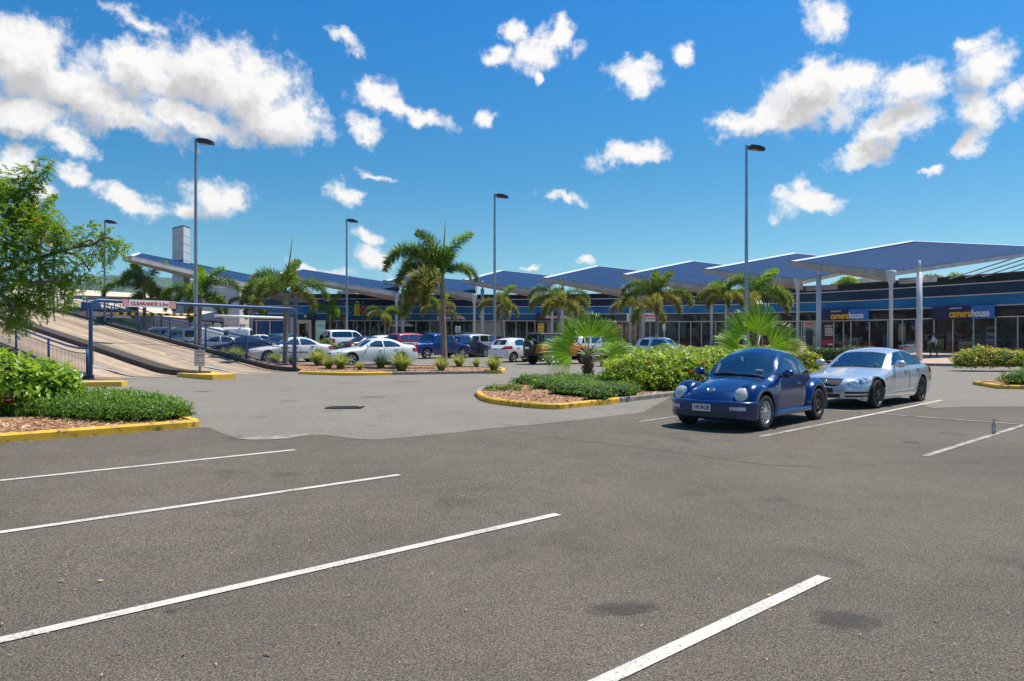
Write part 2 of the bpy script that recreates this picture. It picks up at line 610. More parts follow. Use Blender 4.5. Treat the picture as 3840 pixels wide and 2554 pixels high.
# ================================================================== MATERIALS
def asphalt_mat(name, base, dark, speck, sc_fine, patch, fine_lo=.38, fine_hi=.66):
    m = bpy.data.materials.new(name)
    m.use_nodes = True
    t = m.node_tree
    p = t.nodes['Principled BSDF']
    p.inputs['Roughness'].default_value = .9
    p.inputs['Specular IOR Level'].default_value = .3
    tc = nd(t, 'ShaderNodeTexCoord')
    n1 = nd(t, 'ShaderNodeTexNoise'); n1.inputs['Scale'].default_value = sc_fine; n1.inputs['Detail'].default_value = 3.0; n1.inputs['Roughness'].default_value = .75
    n2 = nd(t, 'ShaderNodeTexNoise'); n2.inputs['Scale'].default_value = .35; n2.inputs['Detail'].default_value = 5.0
    n3 = nd(t, 'ShaderNodeTexVoronoi'); n3.inputs['Scale'].default_value = sc_fine * 1.0
    n4 = nd(t, 'ShaderNodeTexNoise'); n4.inputs['Scale'].default_value = 2.3; n4.inputs['Detail'].default_value = 4.0
    for n in (n1, n2, n3, n4):
        t.links.new(tc.outputs['Object'], n.inputs['Vector'])
    r = nd(t, 'ShaderNodeValToRGB')
    r.color_ramp.elements[0].color = (*dark, 1); r.color_ramp.elements[0].position = fine_lo
    r.color_ramp.elements[1].color = (*base, 1); r.color_ramp.elements[1].position = fine_hi
    e = r.color_ramp.elements.new(min(.97, fine_hi + .12)); e.color = (*speck, 1)
    t.links.new(n1.outputs['Fac'], r.inputs[0])
    # stones: each cell its own brightness
    sx = nd(t, 'ShaderNodeSeparateColor'); t.links.new(n3.outputs['Color'], sx.inputs[0])
    st = nd(t, 'ShaderNodeMapRange'); st.inputs['To Min'].default_value = .55; st.inputs['To Max'].default_value = 1.45
    t.links.new(sx.outputs[0], st.inputs[0])
    pt = nd(t, 'ShaderNodeMapRange'); pt.inputs['From Min'].default_value = .3; pt.inputs['From Max'].default_value = .7
    pt.inputs['To Min'].default_value = 1 - patch; pt.inputs['To Max'].default_value = 1 + patch
    t.links.new(n2.outputs['Fac'], pt.inputs[0])
    pt2 = nd(t, 'ShaderNodeMapRange'); pt2.inputs['From Min'].default_value = .3; pt2.inputs['From Max'].default_value = .7
    pt2.inputs['To Min'].default_value = 1 - patch * .5; pt2.inputs['To Max'].default_value = 1 + patch * .5
    t.links.new(n4.outputs['Fac'], pt2.inputs[0])
    # old oil drips
    n5 = nd(t, 'ShaderNodeTexNoise'); n5.inputs['Scale'].default_value = .9; n5.inputs['Detail'].default_value = 2.0
    mp = nd(t, 'ShaderNodeMapping'); mp.inputs['Location'].default_value = (3.3, 8.1, 0)
    t.links.new(tc.outputs['Object'], mp.inputs[0]); t.links.new(mp.outputs[0], n5.inputs['Vector'])
    oil = nd(t, 'ShaderNodeMapRange', interpolation_type='SMOOTHSTEP'); oil.inputs['From Min'].default_value = .62; oil.inputs['From Max'].default_value = .72
    oil.inputs['To Min'].default_value = 1.0; oil.inputs['To Max'].default_value = .80
    t.links.new(n5.outputs['Fac'], oil.inputs[0])
    k = mth(t, 'MULTIPLY', mth(t, 'MULTIPLY', st.outputs[0], pt.outputs[0]), mth(t, 'MULTIPLY', pt2.outputs[0], oil.outputs[0]))
    vm = nd(t, 'ShaderNodeVectorMath', operation='SCALE')
    t.links.new(r.outputs[0], vm.inputs[0]); t.links.new(k, vm.inputs[3])
    t.links.new(vm.outputs[0], p.inputs['Base Color'])
    b = nd(t, 'ShaderNodeBump'); b.inputs['Strength'].default_value = .55; b.inputs['Distance'].default_value = .012
    t.links.new(n1.outputs['Fac'], b.inputs['Height']); t.links.new(b.outputs[0], p.inputs['Normal'])
    MATS[name] = m
    return m


M_LOT = asphalt_mat('coarse_asphalt', (.192, .156, .114), (.055, .0455, .0335), (.52, .44, .335), 105.0, .14, .40, .60)
M_ROAD = asphalt_mat('smooth_asphalt', (.285, .250, .198), (.170, .148, .117), (.40, .35, .28), 110.0, .07)


def worn_paint(name, c, gap, scale=26.0, lo=.36, hi=.44, dirt=(.10, .09, .08), rough=.7):
    m = bpy.data.materials.new(name)
    m.use_nodes = True
    t = m.node_tree
    p = t.nodes['Principled BSDF']; p.inputs['Roughness'].default_value = rough
    tc = nd(t, 'ShaderNodeTexCoord')
    n = nd(t, 'ShaderNodeTexNoise'); n.inputs['Scale'].default_value = scale; n.inputs['Detail'].default_value = 6.0; n.inputs['Roughness'].default_value = .75
    n2 = nd(t, 'ShaderNodeTexNoise'); n2.inputs['Scale'].default_value = 3.0; n2.inputs['Detail'].default_value = 3.0
    t.links.new(tc.outputs['Object'], n.inputs['Vector']); t.links.new(tc.outputs['Object'], n2.inputs['Vector'])
    s = mth(t, 'ADD', n.outputs['Fac'], mth(t, 'MULTIPLY', mth(t, 'SUBTRACT', n2.outputs['Fac'], .5), gap))
    r = nd(t, 'ShaderNodeValToRGB')
    r.color_ramp.elements[0].color = (*dirt, 1); r.color_ramp.elements[0].position = lo
    r.color_ramp.elements[1].color = (*tuple(x * .85 for x in c), 1); r.color_ramp.elements[1].position = hi
    e = r.color_ramp.elements.new(.62); e.color = (*c, 1)
    t.links.new(s, r.inputs[0]); t.links.new(r.outputs[0], p.inputs['Base Color'])
    MATS[name] = m
    return m


M_LINE = worn_paint('white_marking_paint', (.64, .585, .49), .38, 44.0, .31, .45)
M_LINE2 = worn_paint('faded_marking_paint', (.50, .46, .39), .5, 34.0, .38, .55)
M_YEL = worn_paint('yellow_kerb_paint', (.80, .45, .03), .6, 7.0, .33, .47, (.10, .075, .03))
M_YEL2 = worn_paint('bright_yellow_paint', (.84, .52, .06), .4, 9.0, .22, .36, (.14, .11, .05))
M_CONC = pm('kerb_concrete', (.34, .29, .24), .9, c2=(.20, .17, .14), scale=5.0, bump=.3, bscale=60)
M_PAVE = pm('pink_paving', (.50, .36, .28), .85, c2=(.42, .30, .23), scale=3.0, bump=.1)
M_RAMP = pm('ramp_concrete', (.42, .345, .255), .9, c2=(.30, .245, .18), scale=1.2, bump=.25, bscale=60, detail=7)
M_RAMPD = pm('dark_stained_concrete', (.085, .068, .05), .9, c2=(.05, .04, .03), scale=4.0, bump=.3)
M_MULCH = pm('mulch_chips', (.46, .25, .12), .95, c2=(.20, .095, .045), scale=38.0, bump=.9, bscale=45, detail=6, lo=.3, hi=.7)

# ================================================================== GROUND
def build_ground():
    xs = [-3000, -1200, -500, -250, -140, -90, -70] + list(range(-55, 56)) + [70, 90, 140, 250, 500, 1200, 3000]
    ys = [-400, -100, -40, -15] + list(range(-6, 101)) + [110, 130, 170, 250, 400, 800, 1600, 3500]
    mb = MB()
    for y in ys:
        for x in xs:
            mb.v.append((x, y, g(x, y)))
    n = len(xs)
    for j in range(len(ys) - 1):
        for i in range(n - 1):
            mb.face((j * n + i, j * n + i + 1, (j + 1) * n + i + 1, (j + 1) * n + i), 0, True)
    struct(mb.obj('ground', M_LOT))


build_ground()
G2 = lambda pts: [gnd(u, v) for u, v in pts]
edge = G2([(783, 1604), (887, 1645), (990, 1650), (1086, 1643), (1169, 1632), (1229, 1633), (1306, 1643), (1362, 1648), (1433, 1648),
           (1560, 1637), (1736, 1620), (1858, 1606), (2000, 1593), (2200, 1572), (2410, 1547), (2530, 1482)])
edge = smoothpts(edge[:-1], 2) + edge[-1:]
edge2 = G2([(3150, 1478), (3440, 1512), (3500, 1531), (3600, 1527), (3840, 1525), (4500, 1520)])
poly = [Vector((-90, 12, 0)), Vector((-14, 10.5, 0)), Vector((-9.5, 12.8, 0))] + edge + edge2 + [Vector((90, 19, 0)), Vector((90, 97, 0)), Vector((-90, 97, 0))]
struct(sheet('road', poly, M_ROAD, .004, 1.0))
struct(sheet('sand_patch', G2([(893, 1648), (960, 1640), (1040, 1637), (1075, 1634), (1170, 1628), (1110, 1641), (1090, 1645), (985, 1651)]),
             worn_paint('blown_sand', (.44, .36, .27), .6, 9.0, .40, .58, (.19, .175, .16), .95), .009))


def line(a, b, w=.10, m=M_LINE, dz=.0075, label=None):
    a, b = Vector((a[0], a[1], 0)), Vector((b[0], b[1], 0))
    d = (b - a).normalized(); n = Vector((-d.y, d.x, 0)) * w / 2
    return struct(sheet('road_marking', [a - n, b - n, b + n, a + n], m, dz, 2.0))


def lpx(a, b, ext=0, **k):
    p, q = gnd(*a), gnd(*b)
    p2 = p + (p - q).normalized() * ext
    return line(p2, q, **k)


lpx((0, 1803.6), (1107, 1688), 3.0)
lpx((0, 1998.6), (1497, 1782), 2.5)
lpx((0, 2404), (2092, 1930), 2.0)
lpx((2272, 2553), (3091, 2166), 2.5)
lpx((3532, 1500.8), (3160, 1577))
lpx((3160, 1577), (2850, 1638.6), m=M_LINE2)
lpx((4300, 1446), (3469, 1711), m=M_LINE2)
lpx((4600, 1650), (3087, 1536), w=.09, dz=.0095, m=M_LINE2)
lpx((2600, 1552), (2395, 1583), m=M_LINE2, w=.08)
lpx((1803, 1420), (1464, 1425.5), m=M_LINE2, w=.10)
for u, v in ((1500, 1352), (1600, 1343), (1730, 1345), (1880, 1352), (2005, 1362)):
    p = gnd(u, v)
    line(p, p + Vector((3.6, 3.6, 0)), m=M_LINE)

# ================================================================== KERBS AND GARDEN BEDS
def kerb(path, m, w=.16, h=.14, name='kerb', closed=False):
    """upright kerb along path, top edge eased; body lies to the left of the path"""
    P = [Vector((p[0], p[1], 0)) for p in path]
    Q = []
    n = len(P)
    for i in range(n):
        a = P[i - 1] if (i > 0 or closed) else P[i]
        b = P[(i + 1) % n] if (i < n - 1 or closed) else P[i]
        d = (b - a).normalized()
        Q.append(Vector((-d.y, d.x, 0)))
    prof = [(0, -.12), (0.0, h - .03), (.03, h), (w, h), (w, -.12)]
    mb = MB()
    for i in range(n):
        for o, z in prof:
            p = P[i] + Q[i] * o
            mb.v.append((p.x, p.y, g(P[i].x, P[i].y) + z))
    k = len(prof)
    for i in range(n if closed else n - 1):
        j = (i + 1) % n
        for c in range(k - 1):
            mb.face((i * k + c, j * k + c, j * k + c + 1, i * k + c + 1))
    if not closed:
        mb.face([c for c in reversed(range(k))]); mb.face([(n - 1) * k + c for c in range(k)])
    return struct(mb.obj(name, m))


def sub(path, step=.5):
    out = []
    for a, b in zip(path[:-1], path[1:]):
        a, b = Vector(a), Vector(b)
        n = max(1, int((b - a).length / step))
        out += [a + (b - a) * i / n for i in range(n)]
    out.append(Vector(path[-1]))
    return out


# bed by the ramp entry, near corner of the lot
T1 = gnd(763, 1602); S1 = gnd(0, 1661)
d1 = (T1 - S1); d1.z = 0; d1.normalize(); n1 = Vector((-d1.y, d1.x, 0))
A1 = S1 - d1 * 8
tipc = [T1 - d1 * .25, T1 - d1 * .06 + n1 * .06, T1 + n1 * .25]
bedA = [A1, S1] + tipc + [T1 + n1 * 3.9, T1 + n1 * 4.3 - d1 * .4, A1 + n1 * 4.3]
kerb(sub([A1, S1, T1 - d1 * .3], .6), M_YEL)
kerb(sub([T1 - d1 * .3, T1 - d1 * .05 + n1 * .08, T1 + n1 * .3, T1 + n1 * 1.2], .4), M_YEL)
kerb(sub([T1 + n1 * 1.2, T1 + n1 * 4.3, A1 + n1 * 4.3], .8), M_CONC)
struct(sheet('garden_bed', [A1 + n1 * .15, T1 + n1 * .15 - d1 * .15, T1 + n1 * 4.15 - d1 * .15, A1 + n1 * 4.15], M_MULCH, .11, 1.0))

# median with ornamental grass beside the ramp
RL, RR = gnd(340, 1424), gnd(1106, 1394)
ev = (RR - RL); ev.z = 0; RW = ev.length; ev.normalize(); av = Vector((-ev.y, ev.x, 0))
mf = smoothpts(G2([(1120, 1404), (1306, 1409), (1472, 1406.5), (1650, 1404), (1825, 1401), (1880, 1399)]), 5)
tip = smoothpts([gnd(1880, 1399), gnd(1893, 1396), gnd(1893, 1391), gnd(1870, 1387)], 3)
mbk = G2([(1870, 1387), (1700, 1381), (1500, 1379), (1300, 1379), (1180, 1377)])
ramps = [RR + av * 13 + ev * 3.2, RR + av * 13 + ev * .35, RR + ev * .35]
k1 = [p for p in mf if (p.x * F / p.y + CX) < 1475]
k2 = [p for p in mf if 1470 < (p.x * F / p.y + CX) < 1830]
k3 = [p for p in mf if (p.x * F / p.y + CX) > 1822]
kerb(k1, M_YEL2); kerb(k1[-1:] + k2, M_CONC); kerb(k2[-1:] + k3 + tip[1:], M_YEL2)
kerb(sub(mbk + [ramps[0]], .8), M_CONC)
struct(sheet('garden_bed', mf + tip[1:-1] + mbk + ramps, M_MULCH, .11, 1.0))

# long bed with the fan palms
bf = G2([(1783, 1485), (1800, 1500), (1834, 1512), (1923, 1525), (2070, 1536), (2169, 1529), (2325, 1511), (2499, 1490)])
dB = (bf[-1] - bf[-3]); dB.z = 0; dB.normalize(); nB = Vector((-dB.y, dB.x, 0))
bfe = bf[-1] + dB * 11
back = [bfe + nB * 5.0, bf[-1] + nB * 5.0] + G2([(1930, 1450.5), (1896, 1453), (1825, 1462), (1790, 1473)])
bed_front = smoothpts(bf, 4)
f1 = [p for p in bed_front if (p.x * F / p.y + CX) < 2329]
f2 = [p for p in bed_front if (p.x * F / p.y + CX) >= 2320]
kerb(f1, M_YEL); kerb(f1[-1:] + f2[1:] + sub([f2[-1], bfe], 1.0)[1:], M_CONC)
kerb(sub([bfe, bfe + nB * 5.0, bf[-1] + nB * 5.0], 1.0) + smoothpts(back[2:] + [bf[0]], 4)[0:], M_CONC)
struct(sheet('garden_bed', bed_front + [bfe] + back, M_MULCH, .11, 1.0))

# little bed at the far end of the right bays
s0 = gnd(3743, 1459)
p1 = s0 + Vector((7, -2.0, 0))
kerb(sub([s0, p1], .6), M_YEL); kerb(sub([s0 + Vector((6.6, 4, 0)), s0 + Vector((.5, 2.2, 0)), s0], .6), M_YEL)
struct(sheet('garden_bed', [s0, p1, s0 + Vector((6.6, 4, 0)), s0 + Vector((.5, 2.2, 0))], M_MULCH, .11, 1.0))

# footpath in front of the shops
WALL = [(-34.5, 88.3), (-25, 88.7), (-14.4, 89.5), (0.5, 90.2), (9.4, 88.6), (21.8, 83.0), (32.0, 74.6), (37.4, 67.0), (41.6, 59.6), (45.5, 51.0), (48.5, 41.0), (50, 32)]
WP = smoothpts([Vector((x, y, 0)) for x, y in WALL], 14)
pe = [gnd(4600, 1378), gnd(3840, 1374), gnd(3470, 1372), gnd(3040, 1361)]
pe = [Vector((p.x, p.y, 0)) for p in pe] + [Vector(p) for p in ((13.5, 46.5, 0), (7, 54, 0), (0, 59.5, 0), (-8, 62, 0), (-16, 63, 0), (-24, 65, 0), (-31, 69, 0), (-38, 76, 0))]
pes = smoothpts(pe, 4)
kerb([p for p in pes], pm('path_kerb', (.30, .24, .19), .9, c2=(.2, .16, .13)), w=.2, h=.15)
# kerb runs right to left so its body lies towards the shops
struct(sheet('footpath', [Vector((60, 30, 0))] + [p for p in pes] + [Vector((-40, 92, 0)), Vector((60, 92, 0))], M_PAVE, .152, 2.0))


# ================================================================== RAMP
RZ = Pch([(-2.6, .27), (-.2, .305), (1.2, .33), (3.9, .60), (7.3, 1.03), (12.1, 1.60), (21, 2.70), (25.5, 3.27), (32.5, 3.98), (37, 4.28), (41, 4.36), (80, 4.36)])


def rp(s, t, dz=0.0):
    p = RL + av * s + ev * t
    return Vector((p.x, p.y, RZ(s) + dz))


def ramp_part(t0, t1, dz0, dz1, s0, s1, mb, mi=0):
    """solid strip of the ramp between offsets t0..t1, from dz0 to dz1 above the running surface"""
    n = int((s1 - s0) / 1.0)
    k = len(mb.v)
    for i in range(n + 1):
        s = s0 + (s1 - s0) * i / n
        for t, d in ((t0, dz0), (t0, dz1), (t1, dz1), (t1, dz0)):
            mb.v.append(tuple(rp(s, t, d)))
    for i in range(n):
        for c in range(4):
            mb.face((k + i * 4 + c, k + i * 4 + (c + 1) % 4, k + i * 4 + 4 + (c + 1) % 4, k + i * 4 + 4 + c), mi, False)
    mb.face((k, k + 1, k + 2, k + 3)); mb.face(tuple(k + n * 4 + c for c in (3, 2, 1, 0)))


def ramp_mat():
    m = pm('ramp_concrete_streaked', (.50, .365, .235), .9, c2=(.39, .28, .18), scale=2.2, bump=.25, bscale=60, detail=7)
    t = m.node_tree
    # tyre-darkened bands run up the lanes
    tc = nd(t, 'ShaderNodeTexCoord')
    mp = nd(t, 'ShaderNodeMapping'); mp.inputs['Rotation'].default_value = (0, 0, -math.atan2(ev.y, ev.x))
    t.links.new(tc.outputs['Object'], mp.inputs[0])
    mp2 = nd(t, 'ShaderNodeMapping'); mp2.inputs['Scale'].default_value = (1.1, .035, .035); t.links.new(mp.outputs[0], mp2.inputs[0]); mp = mp2
    n = nd(t, 'ShaderNodeTexNoise'); n.inputs['Scale'].default_value = 1.0; n.inputs['Detail'].default_value = 4.0
    t.links.new(mp.outputs[0], n.inputs['Vector'])
    mr = nd(t, 'ShaderNodeMapRange'); mr.inputs['From Min'].default_value = .35; mr.inputs['From Max'].default_value = .62
    mr.inputs['To Min'].default_value = .55; mr.inputs['To Max'].default_value = 1.1
    t.links.new(n.outputs['Fac'], mr.inputs[0])
    p = t.nodes['Principled BSDF']
    src = p.inputs['Base Color'].links[0].from_socket
    vm = nd(t, 'ShaderNodeVectorMath', operation='SCALE')
    t.links.new(src, vm.inputs[0]); t.links.new(mr.outputs[0], vm.inputs[3]); t.links.new(vm.outputs[0], p.inputs['Base Color'])
    return m


M_RS = ramp_mat()
mb = MB()
n = 80
for i in range(n + 1):
    s = -.2 + 60.2 * i / n
    for t in (-.1, RW * .5, RW + .1):
        mb.v.append(tuple(rp(s, t, .012)))
for i in range(n):
    for c in range(2):
        mb.face((i * 3 + c, i * 3 + c + 1, i * 3 + 4 + c, i * 3 + 3 + c), 0, True)
struct(mb.obj('ramp', M_RS))
mb = MB(); ramp_part(RW - .15, RW + .15, -5, .2, 0, 60, mb); ramp_part(-.15, .12, -5, .15, 0, 60, mb)
struct(mb.obj('ramp_side', M_RAMPD))
NT = 3.55
mb = MB(); ramp_part(NT - .3, NT + .3, -.3, .22, -1.2, 60, mb)
struct(mb.obj('ramp_median', M_RAMPD))
mb = MB()
mb.prism([(-.45, -1.6), (.45, -1.6), (.6, -1.0), (.6, .9), (-.6, .9), (-.6, -1.0)], 0, .2,
         Matrix.Translation(rp(-1.2, NT, -.04)) @ Matrix.Rotation(math.atan2(ev.y, ev.x), 4, 'Z'))
struct(mb.obj('kerb', M_YEL2))
mb = MB()
mb.prism([(-.95, -.42), (1.2, -.42), (1.3, -.1), (1.0, .35), (-.95, .4)], 0, .16, Matrix.Translation(gnd(318, 1447) + Vector((0, 0, -.02))) @ Matrix.Rotation(R(12), 4, 'Z'))
struct(mb.obj('kerb', M_YEL2))
struct(sheet('garden_bed', [RL + ev * -.1 + av * 0, RL + ev * -3.5 + av * .0, RL + ev * -3.5 + av * 16, RL + ev * -.2 + av * 16], M_MULCH, .05, 1.0))


def ramp_arrow(t, s0, s1, up):
    """painted arrow lying on the ramp"""
    L = s1 - s0
    pts = [(-.07, 0), (.07, 0), (.09, L * .62), (.34, L * .62), (0, L), (-.34, L * .62), (-.09, L * .62)]
    bm = bmesh.new()
    vs = []
    for a, b in pts:
        s = s0 + b if up else s1 - b
        vs.append(bm.verts.new(rp(s, t + a, .022)))
    bm.faces.new(vs); bmesh.ops.triangulate(bm, faces=bm.faces[:])
    bm.normal_update()
    me = bpy.data.meshes.new('road_marking'); bm.to_mesh(me); bm.free()
    struct(link('road_marking', me, M_LINE2))


ramp_arrow(1.75, .6, 5.2, True)
ramp_arrow(6.0, 1.2, 7.4, False)

M_BLUE = pm('blue_painted_steel', (.028, .095, .24), .42, var=.12, scale=3.0, c2=(.022, .075, .195))
M_BLUE2 = pm('dark_blue_painted_steel', (.022, .055, .13), .45, var=.15)


def railing(name, label, pts, h=1.0, post_every=4, parent=None, bar=.14, mat_=None, mid=True):
    """tube handrail fence along 3D foot points; posts, rails, balusters"""
    mat_ = mat_ or M_BLUE
    t = thing(name, label, 'fence', pts[0])
    o = Vector(pts[0])
    P = [Vector(p) - o for p in pts]
    U = Vector((0, 0, 1))
    a = MB(); a.tube([p + U * h for p in P], .042, 8); a.obj('handrail', mat_, t)
    a = MB(); a.tube([p + U * (h - .18) for p in P], .018, 6); a.tube([p + U * .1 for p in P], .026, 6); a.obj('rail', M_BLUE2 if mid else mat_, t)
    b = MB()
    for i in range(len(P) - 1):
        d = P[i + 1] - P[i]
        n = max(1, int(d.length / bar))
        for k in range(n):
            p = P[i] + d * (k / n)
            b.tube([p + U * .1, p + U * (h - .18)], .0085, 4, cap=False)
    q = b.obj('balusters', M_BLUE2, t)
    for i in range(0, len(P), post_every):
        c = MB(); c.tube([P[i] - U * .05, P[i] + U * (h + .03)], .05, 8); c.blob(P[i] + U * (h + .03), (.055, .055, .03)); c.obj('post', mat_, t)
    return t


railing('ramp_railing', 'blue tube railing along the far kerb of the concrete ramp', [rp(s, RW, .2) for s in np.arange(.1, 36.2, 1.0)], 1.05, 4)
railing('ramp_railing', 'blue tube railing beside the leafy bush, near edge of the concrete ramp', [rp(s, 0, .1) for s in np.arange(.3, 24.2, 1.0)], 1.0, 4)
q0, q1 = rp(36, RW, .2), Vector((-36.5, 70, 4.35))
railing('deck_railing', 'blue railing on the upper deck behind the top of the ramp', [q0 + (q1 - q0) * k / 16 for k in range(17)], 1.05, 4)
q0, q1 = Vector((-31.5, 52.5, 2.35)), Vector((-28.0, 62.0, 4.1))
q0, q1 = at(430, 1150, 62), at(720, 1245, 62)
railing('lower_railing', 'blue railing with dense bars below the cream awning, beyond the ramp', [Vector((q0.x + (q1.x - q0.x) * k / 10, 62, q0.z + (q1.z - q0.z) * k / 10 - .5)) for k in range(11)], 1.0, 5)
mb = MB()
e0 = rp(37, RW, 0)
mb.poly([e0 + Vector((0, 0, 0)), Vector((-36.5, 70.3, 4.3)), Vector((-60, 90, 4.3)), Vector((-75, 70, 4.3))])
mb.poly([e0 + Vector((0, 0, -.5)), Vector((-36.5, 70.3, 3.8)), Vector((-36.5, 70.3, 4.3)), e0])
struct(mb.obj('upper_deck', M_CONC))

# ------------------------------------------------------------------ gantry over the ramp
gt = thing('clearance_gantry', 'tall blue pipe frame spanning the ramp entry, with rounded corners', 'gantry', RL)
A_ = Vector((0, 0, 0)); B_ = RR - RL
HT = 2.84
cor = []
for k in range(7):
    th = R(90) * k / 6
    cor.append((.28 * (1 - math.cos(th)), HT - .28 + .28 * math.sin(th)))
path = [A_ + Vector((0, 0, -.05))] + [A_ + ev * a + Vector((0, 0, b)) for a, b in cor] + [B_ - ev * a + Vector((0, 0, b - .06)) for a, b in reversed(cor)] + [B_ + Vector((0, 0, -.05))]
m = MB(); m.tube(path, .070, 12); m.obj('frame', M_BLUE, gt)
for p in (A_, B_):
    m = MB(); m.box(p + Vector((0, 0, .02)), (.3, .3, .03)); m.obj('base_plate', M_RAMPD, gt)
m = MB()
rr = random.Random(3)
for k in range(14):
    z = 1.1 - .04 * k
    m.lathe([(.028, -.006), (.034, 0), (.028, .006), (.022, 0)], 8, Matrix.Translation(A_ + Vector((.12 + .02 * math.sin(k), -.05, z))) @ Matrix.Rotation(R(90 * (k % 2)), 4, 'X'))
for k in range(16):
    an = k / 16 * 2 * math.pi
    m.lathe([(.028, -.006), (.034, 0), (.028, .006), (.022, 0)], 8, Matrix.Translation(A_ + Vector((.1 * math.cos(an), .1 * math.sin(an), 1.1))) @ Matrix.Rotation(an, 4, 'Z') @ Matrix.Rotation(R(90 * (k % 2)), 4, 'X'))
m.obj('chain', pm('dull_steel', (.16, .15, .14), .5, .7), gt)

rzg = math.atan2(ev.y, ev.x)
M_WHITE = pm('white_painted_metal', (.78, .77, .74), .4, var=.05)
M_RED = pm('red_sign_paint', (.62, .035, .03), .45, var=.06)
M_SIGN = pm('white_sign_face', (.80, .79, .78), .45, var=.03)


def place_text(txt, size, mat_, parent, loc, sx=1.0, bold=0.0, name='lettering', align='CENTER', shear=0.0, rz=0.0, depth=.003):
    o = link(name, textmesh(txt, size, bold, sx, align, depth, shear), mat_, parent, loc, rz)
    return o


# clearance board: hangs on the near half of the frame
f0 = .175; f1 = .615
pos = RL + ev * (RW * .24) + Vector((0, 0, HT - .06)) - av * .13
cs = thing('clearance_sign', 'white board with red lettering CLEARANCE 2.3m on the blue frame', 'sign', pos, rzg)
# board turned to run along the bar
SWd = RW * .236
m = MB(); m.box((0, 0, 0), (SWd, .03, .27)); m.obj('board', M_SIGN, cs)
for sgn in (-1, 1):
    m = MB()
    cx0 = sgn * (SWd / 2 - .12)
    m.box((cx0, -.02, -.01), (.25, .006, .29))
    m.obj('hazard_panel', M_SIGN, cs)
    m = MB()
    for k in range(-2, 4):
        for q in ((0,),):
            x0 = cx0 - .125 + (k * .072)
            lo, hi = cx0 - .123, cx0 + .123
            raw = [(x0, -.15), (x0 + .036, -.15), (x0 + .036 + .14, .13), (x0 + .14, .13)]
            raw = [(min(max(a, lo), hi), b) for a, b in raw]
            if raw[2][0] - raw[3][0] + raw[1][0] - raw[0][0] > .012:
                m.poly([(a, -.026, b) for a, b in raw])
    m.obj('hazard_stripes', M_RED, cs)
place_text('CLEARANCE 2.3m', .165, M_RED, cs, (0, -.02, 0), 1.06, .0055)


def hanging_bar(name, label, t0, t1, z0, z1, r, stripes):
    a = RL + ev * (RW * t0); b = RL + ev * (RW * t1)
    a = Vector((a.x, a.y, RL.z + z0)) + av * .0; b = Vector((b.x, b.y, RL.z + z1))
    t = thing(name, label, 'height bar', a)
    d = b - a
    m = MB()
    if stripes:
        n = 22
        for k in range(n):
            p, q = d * (k / n), d * ((k + 1) / n)
            m.tube([p, q], r, 10, mi=k % 2, cap=(k in (0, n - 1)))
        m.obj('bar', [pm('hazard_yellow', (.80, .50, .03), .5), pm('hazard_black', (.02, .02, .02), .5)], t)
    else:
        m.tube([Vector((0, 0, 0)), d], r, 10)
        m.obj('bar', M_WHITE, t)
    for f in (.06, .94) if stripes else (.18, .82):
        p = d * f
        top = RL.z + HT - .08 - a.z - p.z
        m = MB(); m.tube([p, p + Vector((0, 0, top))], .012, 5)
        m.obj('chain', pm('dull_steel', (.16, .15, .14), .5, .7), t)
    return t


hanging_bar('height_bar', 'yellow and black striped pipe hanging on chains below the clearance board', .097, .464, 2.38, 2.41, .05, True)
hanging_bar('height_bar', 'plain white pipe hanging on chains from the blue frame', .554, .927, 2.40, 2.39, .055, False)

# notice board on the yellow nose of the ramp median
npos = gnd(733, 1398); npos = rp(-.9, NT, .15)
ns = thing('notice_sign', 'small white sign headed NOTICE on a grey post at the ramp', 'sign', npos, R(6))
m = MB(); m.box((0, .03, .47), (.075, .04, 1.0)); m.obj('post', pm('galvanised_steel', (.33, .34, .36), .45, .6, c2=(.25, .26, .28)), ns)
m = MB(); m.box((0, 0, .58), (.41, .008, .62), bev=.003); m.obj('board', pm('grey_white_sign', (.62, .62, .62), .5, var=.03), ns)
place_text('NOTICE', .096, M_RED, ns, (0, -.006, .81), .98, .002)
m = MB()
rr = random.Random(9)
for z, a, b in ((.715, -.17, .17), (.68, -.16, .16), (.645, -.15, .15), (.575, -.18, .02), (.575, .10, .17), (.475, -.18, -.02), (.475, .10, .17), (.40, -.17, .17), (.365, -.14, .14)):
    x = a
    while x < b:
        w = rr.uniform(.012, .05)
        m.box(((x + min(b, x + w)) / 2, -.0065, z), (max(.004, min(b, x + w) - x), .003, .016))
        x += w + .012
_sp = m.obj('small_print', pm('black_print', (.06, .06, .06), .6), ns)

# ================================================================== SHOPPING CENTRE
WL = [0.0]
for a, b in zip(WP[:-1], WP[1:]):
    WL.append(WL[-1] + (b - a).length)


def wat(s):
    """point, tangent, outward normal of the shop front at arc length s"""
    s = max(0.0, min(WL[-1] - 1e-4, s))
    i = 0
    while WL[i + 1] < s: i += 1
    t = (s - WL[i]) / (WL[i + 1] - WL[i])
    d = (WP[i + 1] - WP[i]).normalized()
    return WP[i] + (WP[i + 1] - WP[i]) * t, d, Vector((d.y, -d.x, 0))


def wu(u):
    """arc length where the sight line of photo column u meets the shop front"""
    k = (u - CX) / F
    for i in range(len(WP) - 1):
        f0, f1 = WP[i].x - k * WP[i].y, WP[i + 1].x - k * WP[i + 1].y
        if f0 <= 0 <= f1:
            return WL[i] + (WL[i + 1] - WL[i]) * (-f0 / max(1e-9, f1 - f0))
    return WL[-1]


SR0, SR1 = wu(2000), wu(3100)


